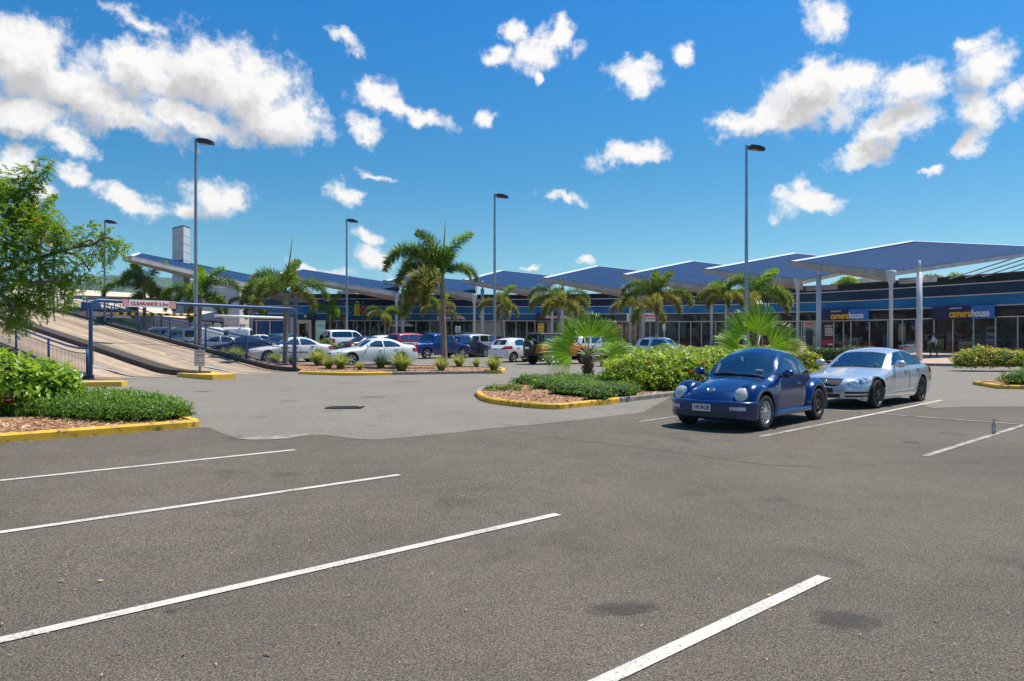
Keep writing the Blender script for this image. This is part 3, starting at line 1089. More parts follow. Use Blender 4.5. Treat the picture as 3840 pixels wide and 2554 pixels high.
def band(k, s):
    """height of horizontal line k of the shop front (0 floor .. 5 top)"""
    t = max(0, min(1, (s - SR0) / (SR1 - SR0)))
    a = (.85, 4.12, 4.98, 5.87, 6.75, 7.25)[k]
    b = (.50, 3.67, 4.65, 5.62, 6.6, 7.25)[k]
    return a + (b - a) * t


def wz(u, v):
    """height on the shop front seen at photo pixel (u, v)"""
    p = wat(wu(u))[0]
    return CAMZ + (CY - v) / F * p.y


def strip(mb, s0, s1, f0, f1, off0=0.0, off1=None, step=1.5, mi=0):
    n = max(1, int((s1 - s0) / step))
    k = len(mb.v)
    for i in range(n + 1):
        s = s0 + (s1 - s0) * i / n
        p, d, nn = wat(s)
        a, b = p + nn * off0, p + nn * (off0 if off1 is None else off1)
        mb.v.append((a.x, a.y, f0(s))); mb.v.append((b.x, b.y, f1(s)))
    for i in range(n):
        mb.face((k + 2 * i, k + 2 * i + 2, k + 2 * i + 3, k + 2 * i + 1), mi)


def rail_on_wall(mb, s0, s1, zf, h, out, step=1.5):
    """box rail following the wall, standing `out` in front of it"""
    strip(mb, s0, s1, lambda s: zf(s) - h / 2, lambda s: zf(s) + h / 2, out, None, step)
    strip(mb, s0, s1, lambda s: zf(s) + h / 2, lambda s: zf(s) + h / 2, out, -.02, step)
    strip(mb, s0, s1, lambda s: zf(s) - h / 2, lambda s: zf(s) - h / 2, -.02, out, step)


def spandrel(name, c, c2):
    m = pm(name, c, .12, 0, c2=c2, scale=.35, spec=.28, detail=5)
    t = m.node_tree
    tc = nd(t, 'ShaderNodeTexCoord')
    n = nd(t, 'ShaderNodeTexNoise'); n.inputs['Scale'].default_value = .5
    t.links.new(tc.outputs['Object'], n.inputs['Vector'])
    b = nd(t, 'ShaderNodeBump'); b.inputs['Strength'].default_value = .10; b.inputs['Distance'].default_value = .1
    t.links.new(n.outputs['Fac'], b.inputs['Height']); t.links.new(b.outputs[0], t.nodes['Principled BSDF'].inputs['Normal'])
    return m


mall = thing('shopping_centre', 'long curved low shopping centre with dark blue glass bands and shop windows', 'building', (0, 88, 0))
mall_o = Vector(mall.location)


def mpart(mb, name, mats):
    o = mb.obj(name, mats, mall)
    o.location = -mall_o
    return o


SE = WL[-1]
SA = wu(905)
ent0, ent1 = wu(1110), wu(1162)
m = MB(); strip(m, SA, SE, lambda s: band(4, s), lambda s: band(5, s)); mpart(m, 'parapet_glass', spandrel('black_spandrel_glass', (.008, .010, .016), (.004, .005, .008)))
m = MB(); strip(m, SA, SE, lambda s: band(3, s), lambda s: band(4, s)); mpart(m, 'upper_glass', spandrel('dark_blue_spandrel_glass', (.010, .036, .10), (.006, .018, .055)))
m = MB(); strip(m, SA, SE, lambda s: band(2, s), lambda s: band(3, s)); mpart(m, 'middle_glass', spandrel('blue_spandrel_glass', (.012, .19, .44), (.009, .12, .31)))
s9 = wu(2150)
m = MB(); strip(m, SA, s9, lambda s: band(1, s), lambda s: band(2, s)); mpart(m, 'fascia_glass', spandrel('navy_spandrel_glass', (.011, .11, .30), (.008, .065, .19)))
M_SHOPG = glassmat('shop_glass', (.020, .028, .030), (.88, .93, .92), .012, 1.42, mixd=.2)
m = MB(); strip(m, s9, SE, lambda s: band(1, s), lambda s: band(2, s)); mpart(m, 'highlight_window', M_SHOPG)
m = MB(); strip(m, wu(1180), SE, lambda s: band(0, s) + .02, lambda s: band(1, s)); mpart(m, 'shop_window', M_SHOPG)
m = MB(); strip(m, SA, wu(1100), lambda s: band(0, s) + .02, lambda s: band(1, s)); mpart(m, 'blue_window', spandrel('bright_blue_glass', (.008, .075, .23), (.005, .045, .15)))
m = MB(); strip(m, wu(1140), wu(1185), lambda s: band(0, s), lambda s: band(2, s), .3); mpart(m, 'wall_panel', pm('navy_wall', (.012, .022, .07), .6))
M_ALU = pm('pale_aluminium', (.62, .60, .56), .4, .3, var=.08)
for k in (1, 2, 3, 4):
    m = MB(); rail_on_wall(m, SA, SE, lambda s: band(k, s), .085, .07); mpart(m, 'rail', M_ALU)
m = MB(); rail_on_wall(m, SA, SE, lambda s: band(5, s) + .02, .16, .12); mpart(m, 'coping', pm('dark_coping', (.035, .03, .028), .5))
m = MB(); rail_on_wall(m, SA, SE, lambda s: band(0, s) + .08, .16, .05); mpart(m, 'plinth', M_ALU)
# vertical mullions at the columns seen in the photo
mu = [1236, 1262, 1295, 1326, 1338, 1368, 1388, 1420, 1458, 1476, 1560, 1612, 1694, 1774, 1826, 1892, 1935, 1976, 2006, 2056, 2064, 2160, 2200, 2285, 2334,
      2386, 2438, 2492, 2547, 2591, 2631, 2684, 2722, 2760, 2810, 2860, 2914, 2962, 3006, 3070, 3128, 3164, 3192, 3262, 3331, 3386, 3436, 3504, 3575, 3653, 3735, 3818, 3905, 3990]
for u in mu:
    s = wu(u); p, d, nn = wat(s)
    m = MB(); m.box(p + nn * .03 + Vector((0, 0, (band(0, s) + band(1, s)) / 2)), (.075, .11, band(1, s) - band(0, s) - .16), rot=Matrix.Rotation(math.atan2(d.y, d.x), 3, 'Z'))
    mpart(m, 'mullion', M_ALU)
for u in (930, 962, 1013, 1068):
    s = wu(u); p, d, nn = wat(s)
    m = MB(); m.box(p + nn * .03 + Vector((0, 0, (band(0, s) + band(1, s)) / 2)), (.09, .11, band(1, s) - band(0, s) - .16))
    mpart(m, 'mullion', M_ALU)
# inside the shops
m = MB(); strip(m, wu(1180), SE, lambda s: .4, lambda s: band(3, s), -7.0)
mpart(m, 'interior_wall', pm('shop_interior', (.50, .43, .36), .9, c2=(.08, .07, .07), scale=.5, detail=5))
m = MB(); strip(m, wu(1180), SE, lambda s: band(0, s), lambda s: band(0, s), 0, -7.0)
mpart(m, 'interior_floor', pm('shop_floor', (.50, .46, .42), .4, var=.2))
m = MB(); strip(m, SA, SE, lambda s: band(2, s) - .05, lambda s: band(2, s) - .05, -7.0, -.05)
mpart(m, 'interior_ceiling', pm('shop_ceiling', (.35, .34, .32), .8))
m = MB(); strip(m, SA - 4, SE, lambda s: band(5, s) - .12, lambda s: band(5, s) - .25, -.03, -24.0); mpart(m, 'roof_deck', pm('flat_roof', (.30, .30, .30), .8, var=.15))
rr = random.Random(21)
for k, u in enumerate(range(1240, 3900, 74)):
    s = wu(u); p, d, nn = wat(s)
    m = MB()
    hgt = rr.uniform(.9, 2.1)
    m.box(p - nn * rr.uniform(.9, 2.6) + Vector((0, 0, band(0, s) + hgt / 2)), (rr.uniform(.6, 2.0), .5, hgt), rot=Matrix.Rotation(math.atan2(d.y, d.x), 3, 'Z'), bev=.02)
    c = rr.choice([(.75, .68, .55), (.15, .15, .17), (.82, .80, .76), (.70, .08, .06), (.08, .30, .62), (.6, .42, .2), (.8, .72, .2)])
    mpart(m, 'display_stand', pm('display_%d' % (k % 9), c, .6, var=.5, scale=2.5))

# ---- entrance panels, left end
M_GREYP = pm('pale_grey_panel', (.60, .59, .575), .7, var=.06, scale=1.0)
M_GREY2 = pm('grey_panel', (.42, .41, .40), .7, var=.06, scale=1.0)
le = thing('anchor_wall', 'grey panelled end wall of the shopping centre behind the palms', 'wall', (-40, 84, 0))
m = MB()
pL, pR = at(600, 1277, 83), at(886, 1277, 83)
m.box(((pL.x + pR.x) / 2 + 40, 3.0, 4.1), (pR.x - pL.x, 6, 7.2)); m.obj('wall', M_GREYP, le)
m = MB()
for z in (1.7, 2.9, 4.1, 5.3, 6.5):
    m.box(((pL.x + pR.x) / 2 + 40, -.004, z), (pR.x - pL.x, .02, .03))
m.obj('joint_lines', M_GREY2, le)
for u0, u1, v0, v1, c, nm in ((830, 847, 1111, 1124, (.01, .05, .28), 'blue_panel'), (830, 853, 1153, 1163, (.16, .035, .06), 'maroon_panel')):
    a, b = at(u0, v1, 83), at(u1, v0, 83)
    m = MB(); m.box(((a.x + b.x) / 2 + 40, -1.03, (a.z + b.z) / 2), (b.x - a.x, .04, b.z - a.z)); m.obj(nm, pm(nm, c, .5), le)
tw = thing('ventilation_tower', 'tall pale panelled tower standing on the longest blue canopy', 'tower', at(690, 1250, 64))
o = tw.location
def pxl(u, v, d): return at(u, v, d) - o
A, B, C = pxl(646, 860, 64.5), pxl(688, 849, 63), pxl(712.5, 852, 64.4)
m = MB()
Dv = A + C - B
zt = pxl(690, 856, 64).z
zb = pxl(690, 1180, 64).z
for P_, Q_ in ((A, B), (B, C), (C, Dv), (Dv, A)):
    m.poly([(P_.x, P_.y, zb), (Q_.x, Q_.y, zb), (Q_.x, Q_.y, zt), (P_.x, P_.y, zt)])
m.obj('shaft', M_GREYP, tw)
m = MB()
for f in (.16, .31, .46, .61, .76, .9):
    z = zt + (zb - zt) * f * .62
    for P_, Q_ in ((A, B), (B, C)):
        dd = (Q_ - P_).normalized(); nn = Vector((dd.y, -dd.x, 0)) * .012
        m.poly([(P_.x + nn.x, P_.y + nn.y, z - .02), (Q_.x + nn.x, Q_.y + nn.y, z - .02), (Q_.x + nn.x, Q_.y + nn.y, z + .02), (P_.x + nn.x, P_.y + nn.y, z + .02)])
m.obj('joint_lines', M_GREY2, tw)
m = MB(); m.prism([(p.x * 1.0, p.y) for p in (A, B, C, Dv)], zt, zt + .12); m.obj('cap', pm('dark_cap', (.05, .05, .05), .5), tw)

# ------------------------------------------------------------------ canopies
def tile_mat():
    m = bpy.data.materials.new('blue_roof_sheeting'); m.use_nodes = True
    t = m.node_tree; p = t.nodes['Principled BSDF']
    p.inputs['Roughness'].default_value = .8
    p.inputs['Specular IOR Level'].default_value = .15
    uv = nd(t, 'ShaderNodeUVMap')
    br = nd(t, 'ShaderNodeTexBrick')
    br.inputs['Scale'].default_value = 1.0
    br.inputs['Brick Width'].default_value = .42; br.inputs['Row Height'].default_value = .36
    br.inputs['Mortar Size'].default_value = .035; br.inputs['Mortar Smooth'].default_value = .6
    br.inputs['Color1'].default_value = (.006, .042, .116, 1); br.inputs['Color2'].default_value = (.009, .052, .142, 1)
    br.inputs['Mortar'].default_value = (.004, .027, .085, 1)
    t.links.new(uv.outputs[0], br.inputs['Vector'])
    n = nd(t, 'ShaderNodeTexNoise'); n.inputs['Scale'].default_value = .5; n.inputs['Detail'].default_value = 4
    tc = nd(t, 'ShaderNodeTexCoord'); t.links.new(tc.outputs['Object'], n.inputs['Vector'])
    mr = nd(t, 'ShaderNodeMapRange'); mr.inputs['To Min'].default_value = .75; mr.inputs['To Max'].default_value = 1.2
    t.links.new(n.outputs['Fac'], mr.inputs[0])
    vm = nd(t, 'ShaderNodeVectorMath', operation='SCALE')
    t.links.new(br.outputs['Color'], vm.inputs[0]); t.links.new(mr.outputs[0], vm.inputs[3])
    t.links.new(vm.outputs[0], p.inputs['Base Color'])
    b = nd(t, 'ShaderNodeBump'); b.inputs['Strength'].default_value = .6; b.inputs['Distance'].default_value = .03; b.invert = True
    t.links.new(br.outputs['Fac'], b.inputs['Height']); t.links.new(b.outputs[0], p.inputs['Normal'])
    return m


M_TILE = tile_mat()
M_FLASH = pm('white_flashing', (.60, .64, .68), .45, .1, var=.05)
M_GUT = pm('galvanised_fascia', (.46, .435, .41), .6, .1, c2=(.34, .32, .30), scale=1.5, detail=6)
M_SOFF = pm('canopy_soffit', (.45, .43, .41), .7, var=.1)
M_COLM = pm('grey_painted_column', (.62, .625, .625), .45, var=.08, c2=(.54, .545, .55))


def canopy(label, L, Fc, P, Rr, thin=None, thick=None, gut=.42):
    """tilted roof plane: L high left tip, Fc low front corner, P back left, Rr back right (all world points)"""
    o = Vector((Fc.x, Fc.y, g(Fc.x, Fc.y)))
    t = thing('roof_canopy', label, 'canopy', o, 0, 'blue canopies along the shopping centre')
    L, Fc, P, Rr = L - o, Fc - o, P - o, Rr - o
    N = 12
    me = bpy.data.meshes.new('roof_sheet')
    V, Fa, UV = [], [], []
    lu = (Fc - L).length; lv = ((P - L).length + (Rr - Fc).length) / 2
    for j in range(N + 1):
        for i in range(N + 1):
            a, b = i / N, j / N
            V.append((L * (1 - a) + Fc * a) * (1 - b) + (P * (1 - a) + Rr * a) * b)
            UV.append((a * lu, b * lv))
    for j in range(N):
        for i in range(N):
            k = j * (N + 1) + i
            Fa.append((k, k + 1, k + N + 2, k + N + 1))
    me.from_pydata(V, [], Fa)
    ul = me.uv_layers.new(name='UVMap')
    for lp in me.loops:
        ul.data[lp.index].uv = UV[lp.vertex_index]
    link('roof_sheet', me, M_TILE, t)
    U = Vector((0, 0, 1))
    # underside
    m = MB(); dz = Vector((0, 0, -.16))
    for j in range(4):
        for i in range(4):
            q = [((L * (1 - a) + Fc * a) * (1 - b) + (P * (1 - a) + Rr * a) * b) + dz for a, b in ((i / 4, j / 4), (i / 4, (j + 1) / 4), ((i + 1) / 4, (j + 1) / 4), ((i + 1) / 4, j / 4))]
            m.poly(q)
    m.obj('soffit', M_SOFF, t)
    n = (Fc - L).cross(P - L).normalized()
    if n.z < 0: n = -n
    # white flashing along the left and back edges
    def edge_strip(a, b, inner, w, name, m_, zoff=.03):
        k = MB(); k.poly([a + n * zoff, b + n * zoff, b + inner * w + n * zoff, a + inner * w + n * zoff])
        k.poly([a + n * zoff, a - U * .16, b - U * .16, b + n * zoff]); k.obj(name, m_, t)
    iL = (Fc - L).normalized(); iP = (L - P).normalized()
    edge_strip(L, P, iL, .42, 'flashing', M_FLASH)
    edge_strip(P, Rr, iP, .25, 'flashing', M_FLASH)
    # box gutter along the front
    d = (Fc - L).normalized(); side = Vector((d.y, -d.x, 0))
    if side.y > 0: side = -side
    m = MB()
    a0, b0 = L + side * .02, Fc + side * .02
    hA, hB = gut * .55, gut
    oA, oB = side * .35, side * .42
    m.poly([a0 + oA + U * .04, b0 + oB + U * .04, b0 + oB - U * hB, a0 + oA - U * hA])
    m.poly([a0 + oA - U * hA, b0 + oB - U * hB, b0 - side * .5 - U * (hB + .32), a0 - side * .2 - U * (hA + .05)])
    m.poly([b0 + oB + U * .04, b0 + U * .0 - side * .4, b0 - side * .5 - U * (hB + .32), b0 + oB - U * hB])
    m.poly([a0 + oA + U * .04, a0 + oA - U * hA, a0 - side * .2 - U * (hA + .05), a0 - side * .2])
    m.obj('box_gutter', M_GUT, t)
    m = MB(); m.poly([a0 + oA + U * .045, a0 + U * .045, b0 + U * .045, b0 + oB + U * .045]); m.poly([a0 + oA + U * .05, b0 + oB + U * .05, b0 + oB - U * .03, a0 + oA - U * .03])
    m.obj('gutter_lip', pm('pale_blue_flashing', (.42, .50, .62), .4, .2, var=.05), t)
    # beam under the right edge
    m = MB()
    dr = (Rr - Fc).normalized(); sr = Vector((dr.y, -dr.x, 0))
    m.poly([Fc + sr * .1 - U * .02, Rr + sr * .1 - U * .02, Rr + sr * .1 - U * .32, Fc + sr * .1 - U * .32])
    m.poly([Fc + sr * .1 - U * .32, Rr + sr * .1 - U * .32, Rr - sr * .4 - U * .34, Fc - sr * .4 - U * .34])
    m.obj('edge_beam', M_GUT, t)
    # outrigger box behind the corner column
    m = MB(); q = Fc + sr * .9 + dr * 1.2 - U * .75
    m.box(q, (2.2, .5, .34), rot=Matrix.Rotation(math.atan2(sr.y, sr.x), 3, 'Z')); m.obj('bracket', M_GUT, t)
    if thin:
        p = thin - o; z = Fc.z - .05
        m = MB(); m.lathe([(.115, p.z - .05), (.115, z - 1.0), (.135, z - .9), (.30, z - .15), (.30, z)], 14, Matrix.Translation((p.x, p.y, 0)), close=True)
        m.obj('column', M_COLM, t)
    if thick:
        p, z = thick
        p = p - o
        m = MB(); m.tube([p - U * .1, Vector((p.x, p.y, z - o.z))], .17, 14); m.tube([Vector((p.x, p.y, z - o.z - .02)), Vector((p.x, p.y, z - o.z + .75))], .075, 8)
        m.obj('column', M_COLM, t)
    return t


def fd(u, v, z): return at(u, v, (z - CAMZ) * F / (CY - v))


def colpos(u, d):
    x = (u - CX) / F * d
    return Vector((x, d, g(x, d) + .15))


CAN = [
    ('longest blue canopy, steep and narrow, carrying the pale tower', at(473.5, 962, 46), at(1075, 1100, 66), at(517, 948, 58), at(1023, 1047, 82), None, None),
    ('long blue canopy sloping down above the bag-shaped sign', at(1035, 1027, 61.6), at(1487, 1096.4, 68.6), at(1124, 1008.6, 84), at(1500, 1065, 90), colpos(1487, 68.3), (colpos(1510, 69.5), 6.6)),
    ('blue canopy behind the tallest palm', at(1440, 1052.5, 68.6), at(1779, 1101.4, 67.5), at(1527, 1031, 88), at(1790, 1056, 90), colpos(1779, 67.2), (colpos(1809, 68.4), 6.5)),
    ('blue canopy right of the tallest palm, crossed by a lamp pole', at(1736.6, 1049.8, 67.9), at(2035, 1091, 66.6), at(1874, 1013.6, 84), at(2110, 1039, 86), colpos(2071, 66.2), (colpos(2109, 66.8), 6.5)),
    ('blue canopy above the electronics shop with two flower spikes before it', at(2030, 1041.6, 65.5), at(2345, 1084, 64.2), at(2234, 996.5, 78), at(2440, 1020, 79), colpos(2364, 63.8), (colpos(2412, 64.4), 6.5)),
    ('blue canopy above the fitness sign and twin palms', at(2329, 1029.5, 62.3), at(2665, 1073, 60.0), at(2588.7, 978, 74), at(2800, 1003, 74), colpos(2669, 59.6), (colpos(2727, 58.5), 6.5)),
    ('blue canopy cut by the tallest lamp pole, second from the right edge', at(2633.5, 1009.4, 57.6), at(3011, 1049, 54.3), at(2973, 949, 68), at(3310, 983, 66), colpos(2992, 52.5), (colpos(3070, 50.8), 6.2)),
    ('largest blue canopy, rightmost, above the camera shop', at(2957, 980.7, 52), at(3351, 1016, 47.5), at(3413, 904, 60), at(3977, 928, 61), colpos(3341, 46.8), (colpos(3448, 46.8), 6.05)),
]
for lab, L, Fc, P, Rr, thin, thick in CAN:
    canopy(lab, L, Fc, P, Rr, thin, thick, .62 if L.x < -25 else .44)
# the first canopy also has two columns
ct = [o for o in col.objects if o.name.startswith('roof_canopy')][0]
for u, d, r in ((1083, 68, .12), (1109, 69, .17)):
    p = colpos(u, d) - ct.location
    m = MB(); m.tube([p, p + Vector((0, 0, 5.2))], r, 12); m.obj('column', M_COLM, ct)
# stay rods rising from the parapet to the last canopy
for k in range(5):
    a = at(3560 + 62 * k, 1046 - 4 * k, 62); b = at(3830 + 62 * k, 960 - 4 * k, 57)
    m = MB(); m.tube([a, b], .05, 6)
    tag(m.obj('stay_rod', M_SOFF), 'thin steel stay rods rising to the rightmost canopy', 'rod', 'stay rods under the rightmost canopy')

# ------------------------------------------------------------------ signs on the shop front
def wall_panel_thing(name, label, cat, u0, u1, v0, v1, out, mat_, thick=.08, pname='panel'):
    s0, s1 = wu(u0), wu(u1)
    a, _, n0 = wat(s0); b, _, n1_ = wat(s1)
    um = (u0 + u1) / 2
    z0, z1 = wz(um, v1), wz(um, v0)
    nn = (n0 + n1_).normalized()
    c = (a + b) / 2 + nn * out
    d = (b - a); w = d.length
    t = thing(name, label, cat, Vector((c.x, c.y, z0)), math.atan2(d.y, d.x))
    if mat_:
        m = MB(); m.box((0, 0, (z1 - z0) / 2), (w, thick, z1 - z0)); m.obj(pname, mat_, t)
    t['w'] = w; t['h'] = z1 - z0
    return t, w, z1 - z0


M_NAVY = pm('navy_sign', (.006, .010, .075), .4, var=.05)
M_SKYB = pm('sky_blue_sign', (.015, .17, .58), .4, var=.05)
M_YTX = pm('yellow_letters', (.85, .55, .02), .4, var=.04)
M_WTX = pm('white_letters', (.85, .85, .85), .4, var=.03)
M_BTX = pm('black_letters', (.02, .02, .02), .5, var=.05)

for lab, u0, u1, v0, v1, us, ut0, ut1 in (
        ('navy and sky blue camera shop sign over the glass doors', 3077, 3262, 1161, 1201, 3190, 3122, 3244),
        ('navy and sky blue camera shop sign above the walking man', 3502, 3736, 1148, 1196, 3650, 3568, 3718)):
    t, w, h = wall_panel_thing('shop_sign', lab, 'sign', u0, u1, v0, v1, .22, None)
    f = (wu(us) - wu(u0)) / (wu(u1) - wu(u0))
    m = MB(); m.box((-w / 2 + w * f / 2, 0, h / 2), (w * f, .12, h)); m.obj('navy_panel', M_NAVY, t)
    m = MB(); m.box((-w / 2 + w * f + w * (1 - f) / 2, 0, h / 2), (w * (1 - f), .12, h)); m.obj('blue_panel', M_SKYB, t)
    fa = (wu(ut0) - wu(u0)) / (wu(u1) - wu(u0)); fb = (wu(ut1) - wu(u0)) / (wu(u1) - wu(u0))
    for word, x0, x1, mm in (('camera', fa, f - .003, M_YTX), ('house', f + .003, fb, M_WTX)):
        me = textmesh(word, h * .72, .022, 1.0, 'LEFT', .008)
        xs = [v.co.x for v in me.vertices]
        k = w * (x1 - x0) / (max(xs) - min(xs))
        me.transform(Matrix.Translation((-w / 2 + w * x0, -.07, h * .40)) @ Matrix.Diagonal((k, 1, 1.12, 1)) @ Matrix.Translation((-min(xs), 0, 0)))
        link('lettering', me, mm, t)
    place_text("GARRICK'S", h * .17, M_WTX, t, (-w / 2 + w * fa, -.07, h * .84), 1.15, .004, align='LEFT')

# bag-shaped sign: three shopping bags with letters
t, w, h = wall_panel_thing('shop_sign', 'sign of three coloured shopping bags lettered D, F and O', 'sign', 1306, 1374, 1141, 1184, .35, None)
M_DT = pm('teal_letters', (.02, .26, .42), .4)
M_DO = pm('orange_letters', (.80, .16, .02), .4)
M_GRN = pm('lime_bag', (.30, .55, .02), .4)
M_BLB = pm('blue_bag', (.012, .025, .20), .4)
for k, (ch, bag, lt, hb) in enumerate((('D', M_NAVY, M_DT, .92), ('F', M_GRN, M_YTX, 1.0), ('O', M_BLB, M_DO, 1.0))):
    cx = -w / 2 + w * (k + .5) / 3
    m = MB(); m.box((cx, 0, h * hb / 2), (w / 3 - .02, .12, h * hb)); m.obj('bag', bag, t)
    m = MB(); m.tube([(cx + .19 * math.cos(a), 0, h * hb + .28 * math.sin(a)) for a in np.linspace(0, math.pi, 9)], .035, 6); m.obj('handle', bag, t)
    me = textmesh(ch, h * .92, .045, 1.0, 'CENTER', .01)
    xs = [v.co.x for v in me.vertices]; zs = [v.co.z for v in me.vertices]
    kx, kz = w / 3 * .80 / (max(xs) - min(xs)), h * .70 / (max(zs) - min(zs))
    me.transform(Matrix.Translation((cx, -.075, h * .52)) @ Matrix.Diagonal((kx, 1, kz, 1)) @ Matrix.Translation((-(max(xs) + min(xs)) / 2, 0, -(max(zs) + min(zs)) / 2)))
    link('lettering', me, lt, t)
    m = MB(); m.box((cx, -.07, h * .055), (w / 3 - .02, .02, h * .09)); m.obj('strip', lt, t)
# cafe lettering
t, w, h = wall_panel_thing('shop_sign', 'white lettering pizza cafe on the blue fascia behind the tallest palm', 'sign', 1640, 1744, 1181, 1199, .12, None)
me = textmesh('pizza cafe', h * 1.05, .012, 1.0, 'CENTER', .02)
xs = [v.co.x for v in me.vertices]; k = (w * .95) / (max(xs) - min(xs))
me.transform(Matrix.Diagonal((k, 1, 1.1, 1))); lo = link('lettering', me, M_WTX, t, (-w * .025, 0, h * .5))
m = MB(); m.tube([(w * .45 + .16 * math.cos(a) * (1 - a / 9), 0, h * .25 + .16 * math.sin(a) * (1 - a / 9)) for a in np.linspace(-2.2, 4.2, 18)], .035, 5); m.obj('swirl', M_WTX, t)
# electronics shop
t, w, h = wall_panel_thing('shop_sign', 'black shop fascia with white lower-case lettering beside twin palms', 'sign', 2010, 2158, 1174, 1203, .1, M_BTX)
me = textmesh('dicksmith', h * .56, .016, 1.0, 'LEFT', .02)
xs = [v.co.x for v in me.vertices]; k = w * .56 / (max(xs) - min(xs))
me.transform(Matrix.Diagonal((k, 1, 1.0, 1))); link('lettering', me, M_WTX, t, (-w * .265, -.06, h * .5))
# fitness sign
t, w, h = wall_panel_thing('shop_sign', 'white fitness sign with red and dark lettering behind twin palm trunks', 'sign', 2352, 2470, 1174, 1205, .2, M_SIGN)
def fit_text(txt, x0, x1, zc, size, mm, bold, shear=0.0):
    me = textmesh(txt, size, bold, 1.0, 'LEFT', .01, shear)
    xs = [v.co.x for v in me.vertices]; k = w * (x1 - x0) / (max(xs) - min(xs))
    me.transform(Matrix.Translation((-w / 2 + w * x0, -.05, zc)) @ Matrix.Diagonal((k, 1, 1, 1)) @ Matrix.Translation((-min(xs), 0, 0)))
    link('lettering', me, mm, t)
fit_text('fit', .30, .42, h * .66, h * .52, M_NAVY, .012, .25)
fit_text('balance', .44, .93, h * .66, h * .52, M_RED, .012, .25)
fit_text('24 HOUR FITNESS', .36, .93, h * .26, h * .27, pm('grey_letters', (.2, .2, .22), .5), .004)
m = MB(); m.prism([(.32 * math.cos(a), .38 * math.sin(a)) for a in np.linspace(0, math.pi, 12)], 0, .02, Matrix.Translation((-w * .35, -.045, h * .08)) @ Matrix.Rotation(R(90), 4, 'X')); m.obj('dome', M_NAVY, t)
m = MB(); m.blob((-w * .37, -.05, h * .80), (.12, .02, .12)); m.tube([(-w * .44, -.05, h * .70), (-w * .37, -.05, h * .5), (-w * .33, -.05, h * .8)], .03, 5); m.obj('figure', pm('brown_letters', (.20, .10, .04), .5), t)

# posters and stands seen in the windows
t, w, h = wall_panel_thing('window_poster', 'tall black and red window poster with white printing by the camera shop doors', 'poster', 3079, 3126, 1206, 1297, .10, pm('black_poster', (.02, .018, .02), .4), .02, 'sheet')
m = MB(); m.box((0, -.013, h * .12), (w * .98, .008, h * .24)); m.obj('red_band', M_RED, t)
m = MB(); m.box((w * .28, -.02, h * .06), (w * .35, .006, h * .07)); m.obj('white_label', M_WTX, t)
place_text('COMPACT', h * .125, M_WTX, t, (w * .15, -.018, h * .80), w * .62 / (h * .125 * 4.6), .004)
rr = random.Random(4)
for k in range(6):
    m = MB(); x = -.16 * w
    while x < .44 * w:
        l = rr.uniform(.03, .09) * w; m.box((x + l / 2, -.016, h * (.71 - .055 * k)), (l * .8, .004, h * .035)); x += l
    m.obj('printed_line', M_WTX, t)
t, w, h = wall_panel_thing('window_poster', 'window poster of a woman with orange hair in dark overalls', 'poster', 3012, 3062, 1206, 1300, .10, pm('pale_green_poster', (.34, .40, .33), .5, var=.3, scale=1.5), .02, 'sheet')
def flatshape(pts, mm, nm):
    m = MB(); m.prism(pts, 0, .004, Matrix.Translation((0, -.012, 0)) @ Matrix.Rotation(R(90), 4, 'X')); m.obj(nm, mm, t)
ell = lambda cx, cz, rx, rz, n=16: [(cx + rx * math.cos(2 * math.pi * i / n), cz + rz * math.sin(2 * math.pi * i / n)) for i in range(n)]
flatshape(ell(0, h * .90, w * .26, h * .08), pm('orange_hair', (.62, .14, .02), .5), 'printed_hair')
m = MB(); m.prism(ell(0, h * .81, w * .13, h * .07), 0, .004, Matrix.Translation((0, -.017, 0)) @ Matrix.Rotation(R(90), 4, 'X')); m.obj('printed_face', pm('printed_skin', (.55, .36, .24), .5), t)
flatshape([(-w * .42, h * .45), (-w * .36, h * .66), (-w * .1, h * .74), (w * .1, h * .74), (w * .36, h * .66), (w * .42, h * .45), (w * .3, h * .45), (-w * .3, h * .45)], pm('printed_teal', (.02, .20, .28), .5), 'printed_shirt')
m = MB(); m.prism([(-w * .24, h * .02), (-w * .27, h * .5), (-w * .2, h * .66), (w * .2, h * .66), (w * .27, h * .5), (w * .24, h * .02)], 0, .004, Matrix.Translation((0, -.018, 0)) @ Matrix.Rotation(R(90), 4, 'X')); m.obj('printed_overalls', pm('printed_dark', (.03, .03, .035), .5), t)
t, w, h = wall_panel_thing('window_poster', 'tall narrow white printed banner standing in the camera shop window', 'banner', 3361, 3386, 1214, 1282, -.4, M_WTX, .03, 'sheet')
for z, c in ((.93, 'blue_panel'), (.05, 'blue_panel')):
    m = MB(); m.box((0, -.02, h * z), (w * .9, .01, h * .07)); m.obj('band', M_SKYB, t)
for k in range(7):
    m = MB(); m.box((0, -.02, h * (.8 - .095 * k)), (w * (.5 + .3 * (k % 2)), .01, h * .03)); m.obj('printed_line', pm('grey_brown_print', (.3, .26, .2), .5), t)
t, w, h = wall_panel_thing('display_sign', 'square white stand with the letters S L R, the L on a yellow square', 'sign', 3585, 3638, 1281, 1322, -.5, M_WTX, .05, 'board')
m = MB(); m.box((-w * .02, -.03, h * .56), (w * .30, .012, h * .52)); m.obj('yellow_square', M_YTX, t)
for ch, x in (('S', -.34), ('L', -.02), ('R', .30)):
    place_text(ch, h * .42, M_BTX, t, (w * x, -.045, h * .56), 1.0, .006)
t, w, h = wall_panel_thing('window_display', 'tall blue and white display panel in the camera shop window', 'display', 3690, 3730, 1226, 1300, -.4, pm('pale_blue_display', (.45, .55, .62), .3, var=.2), .1, 'panel')
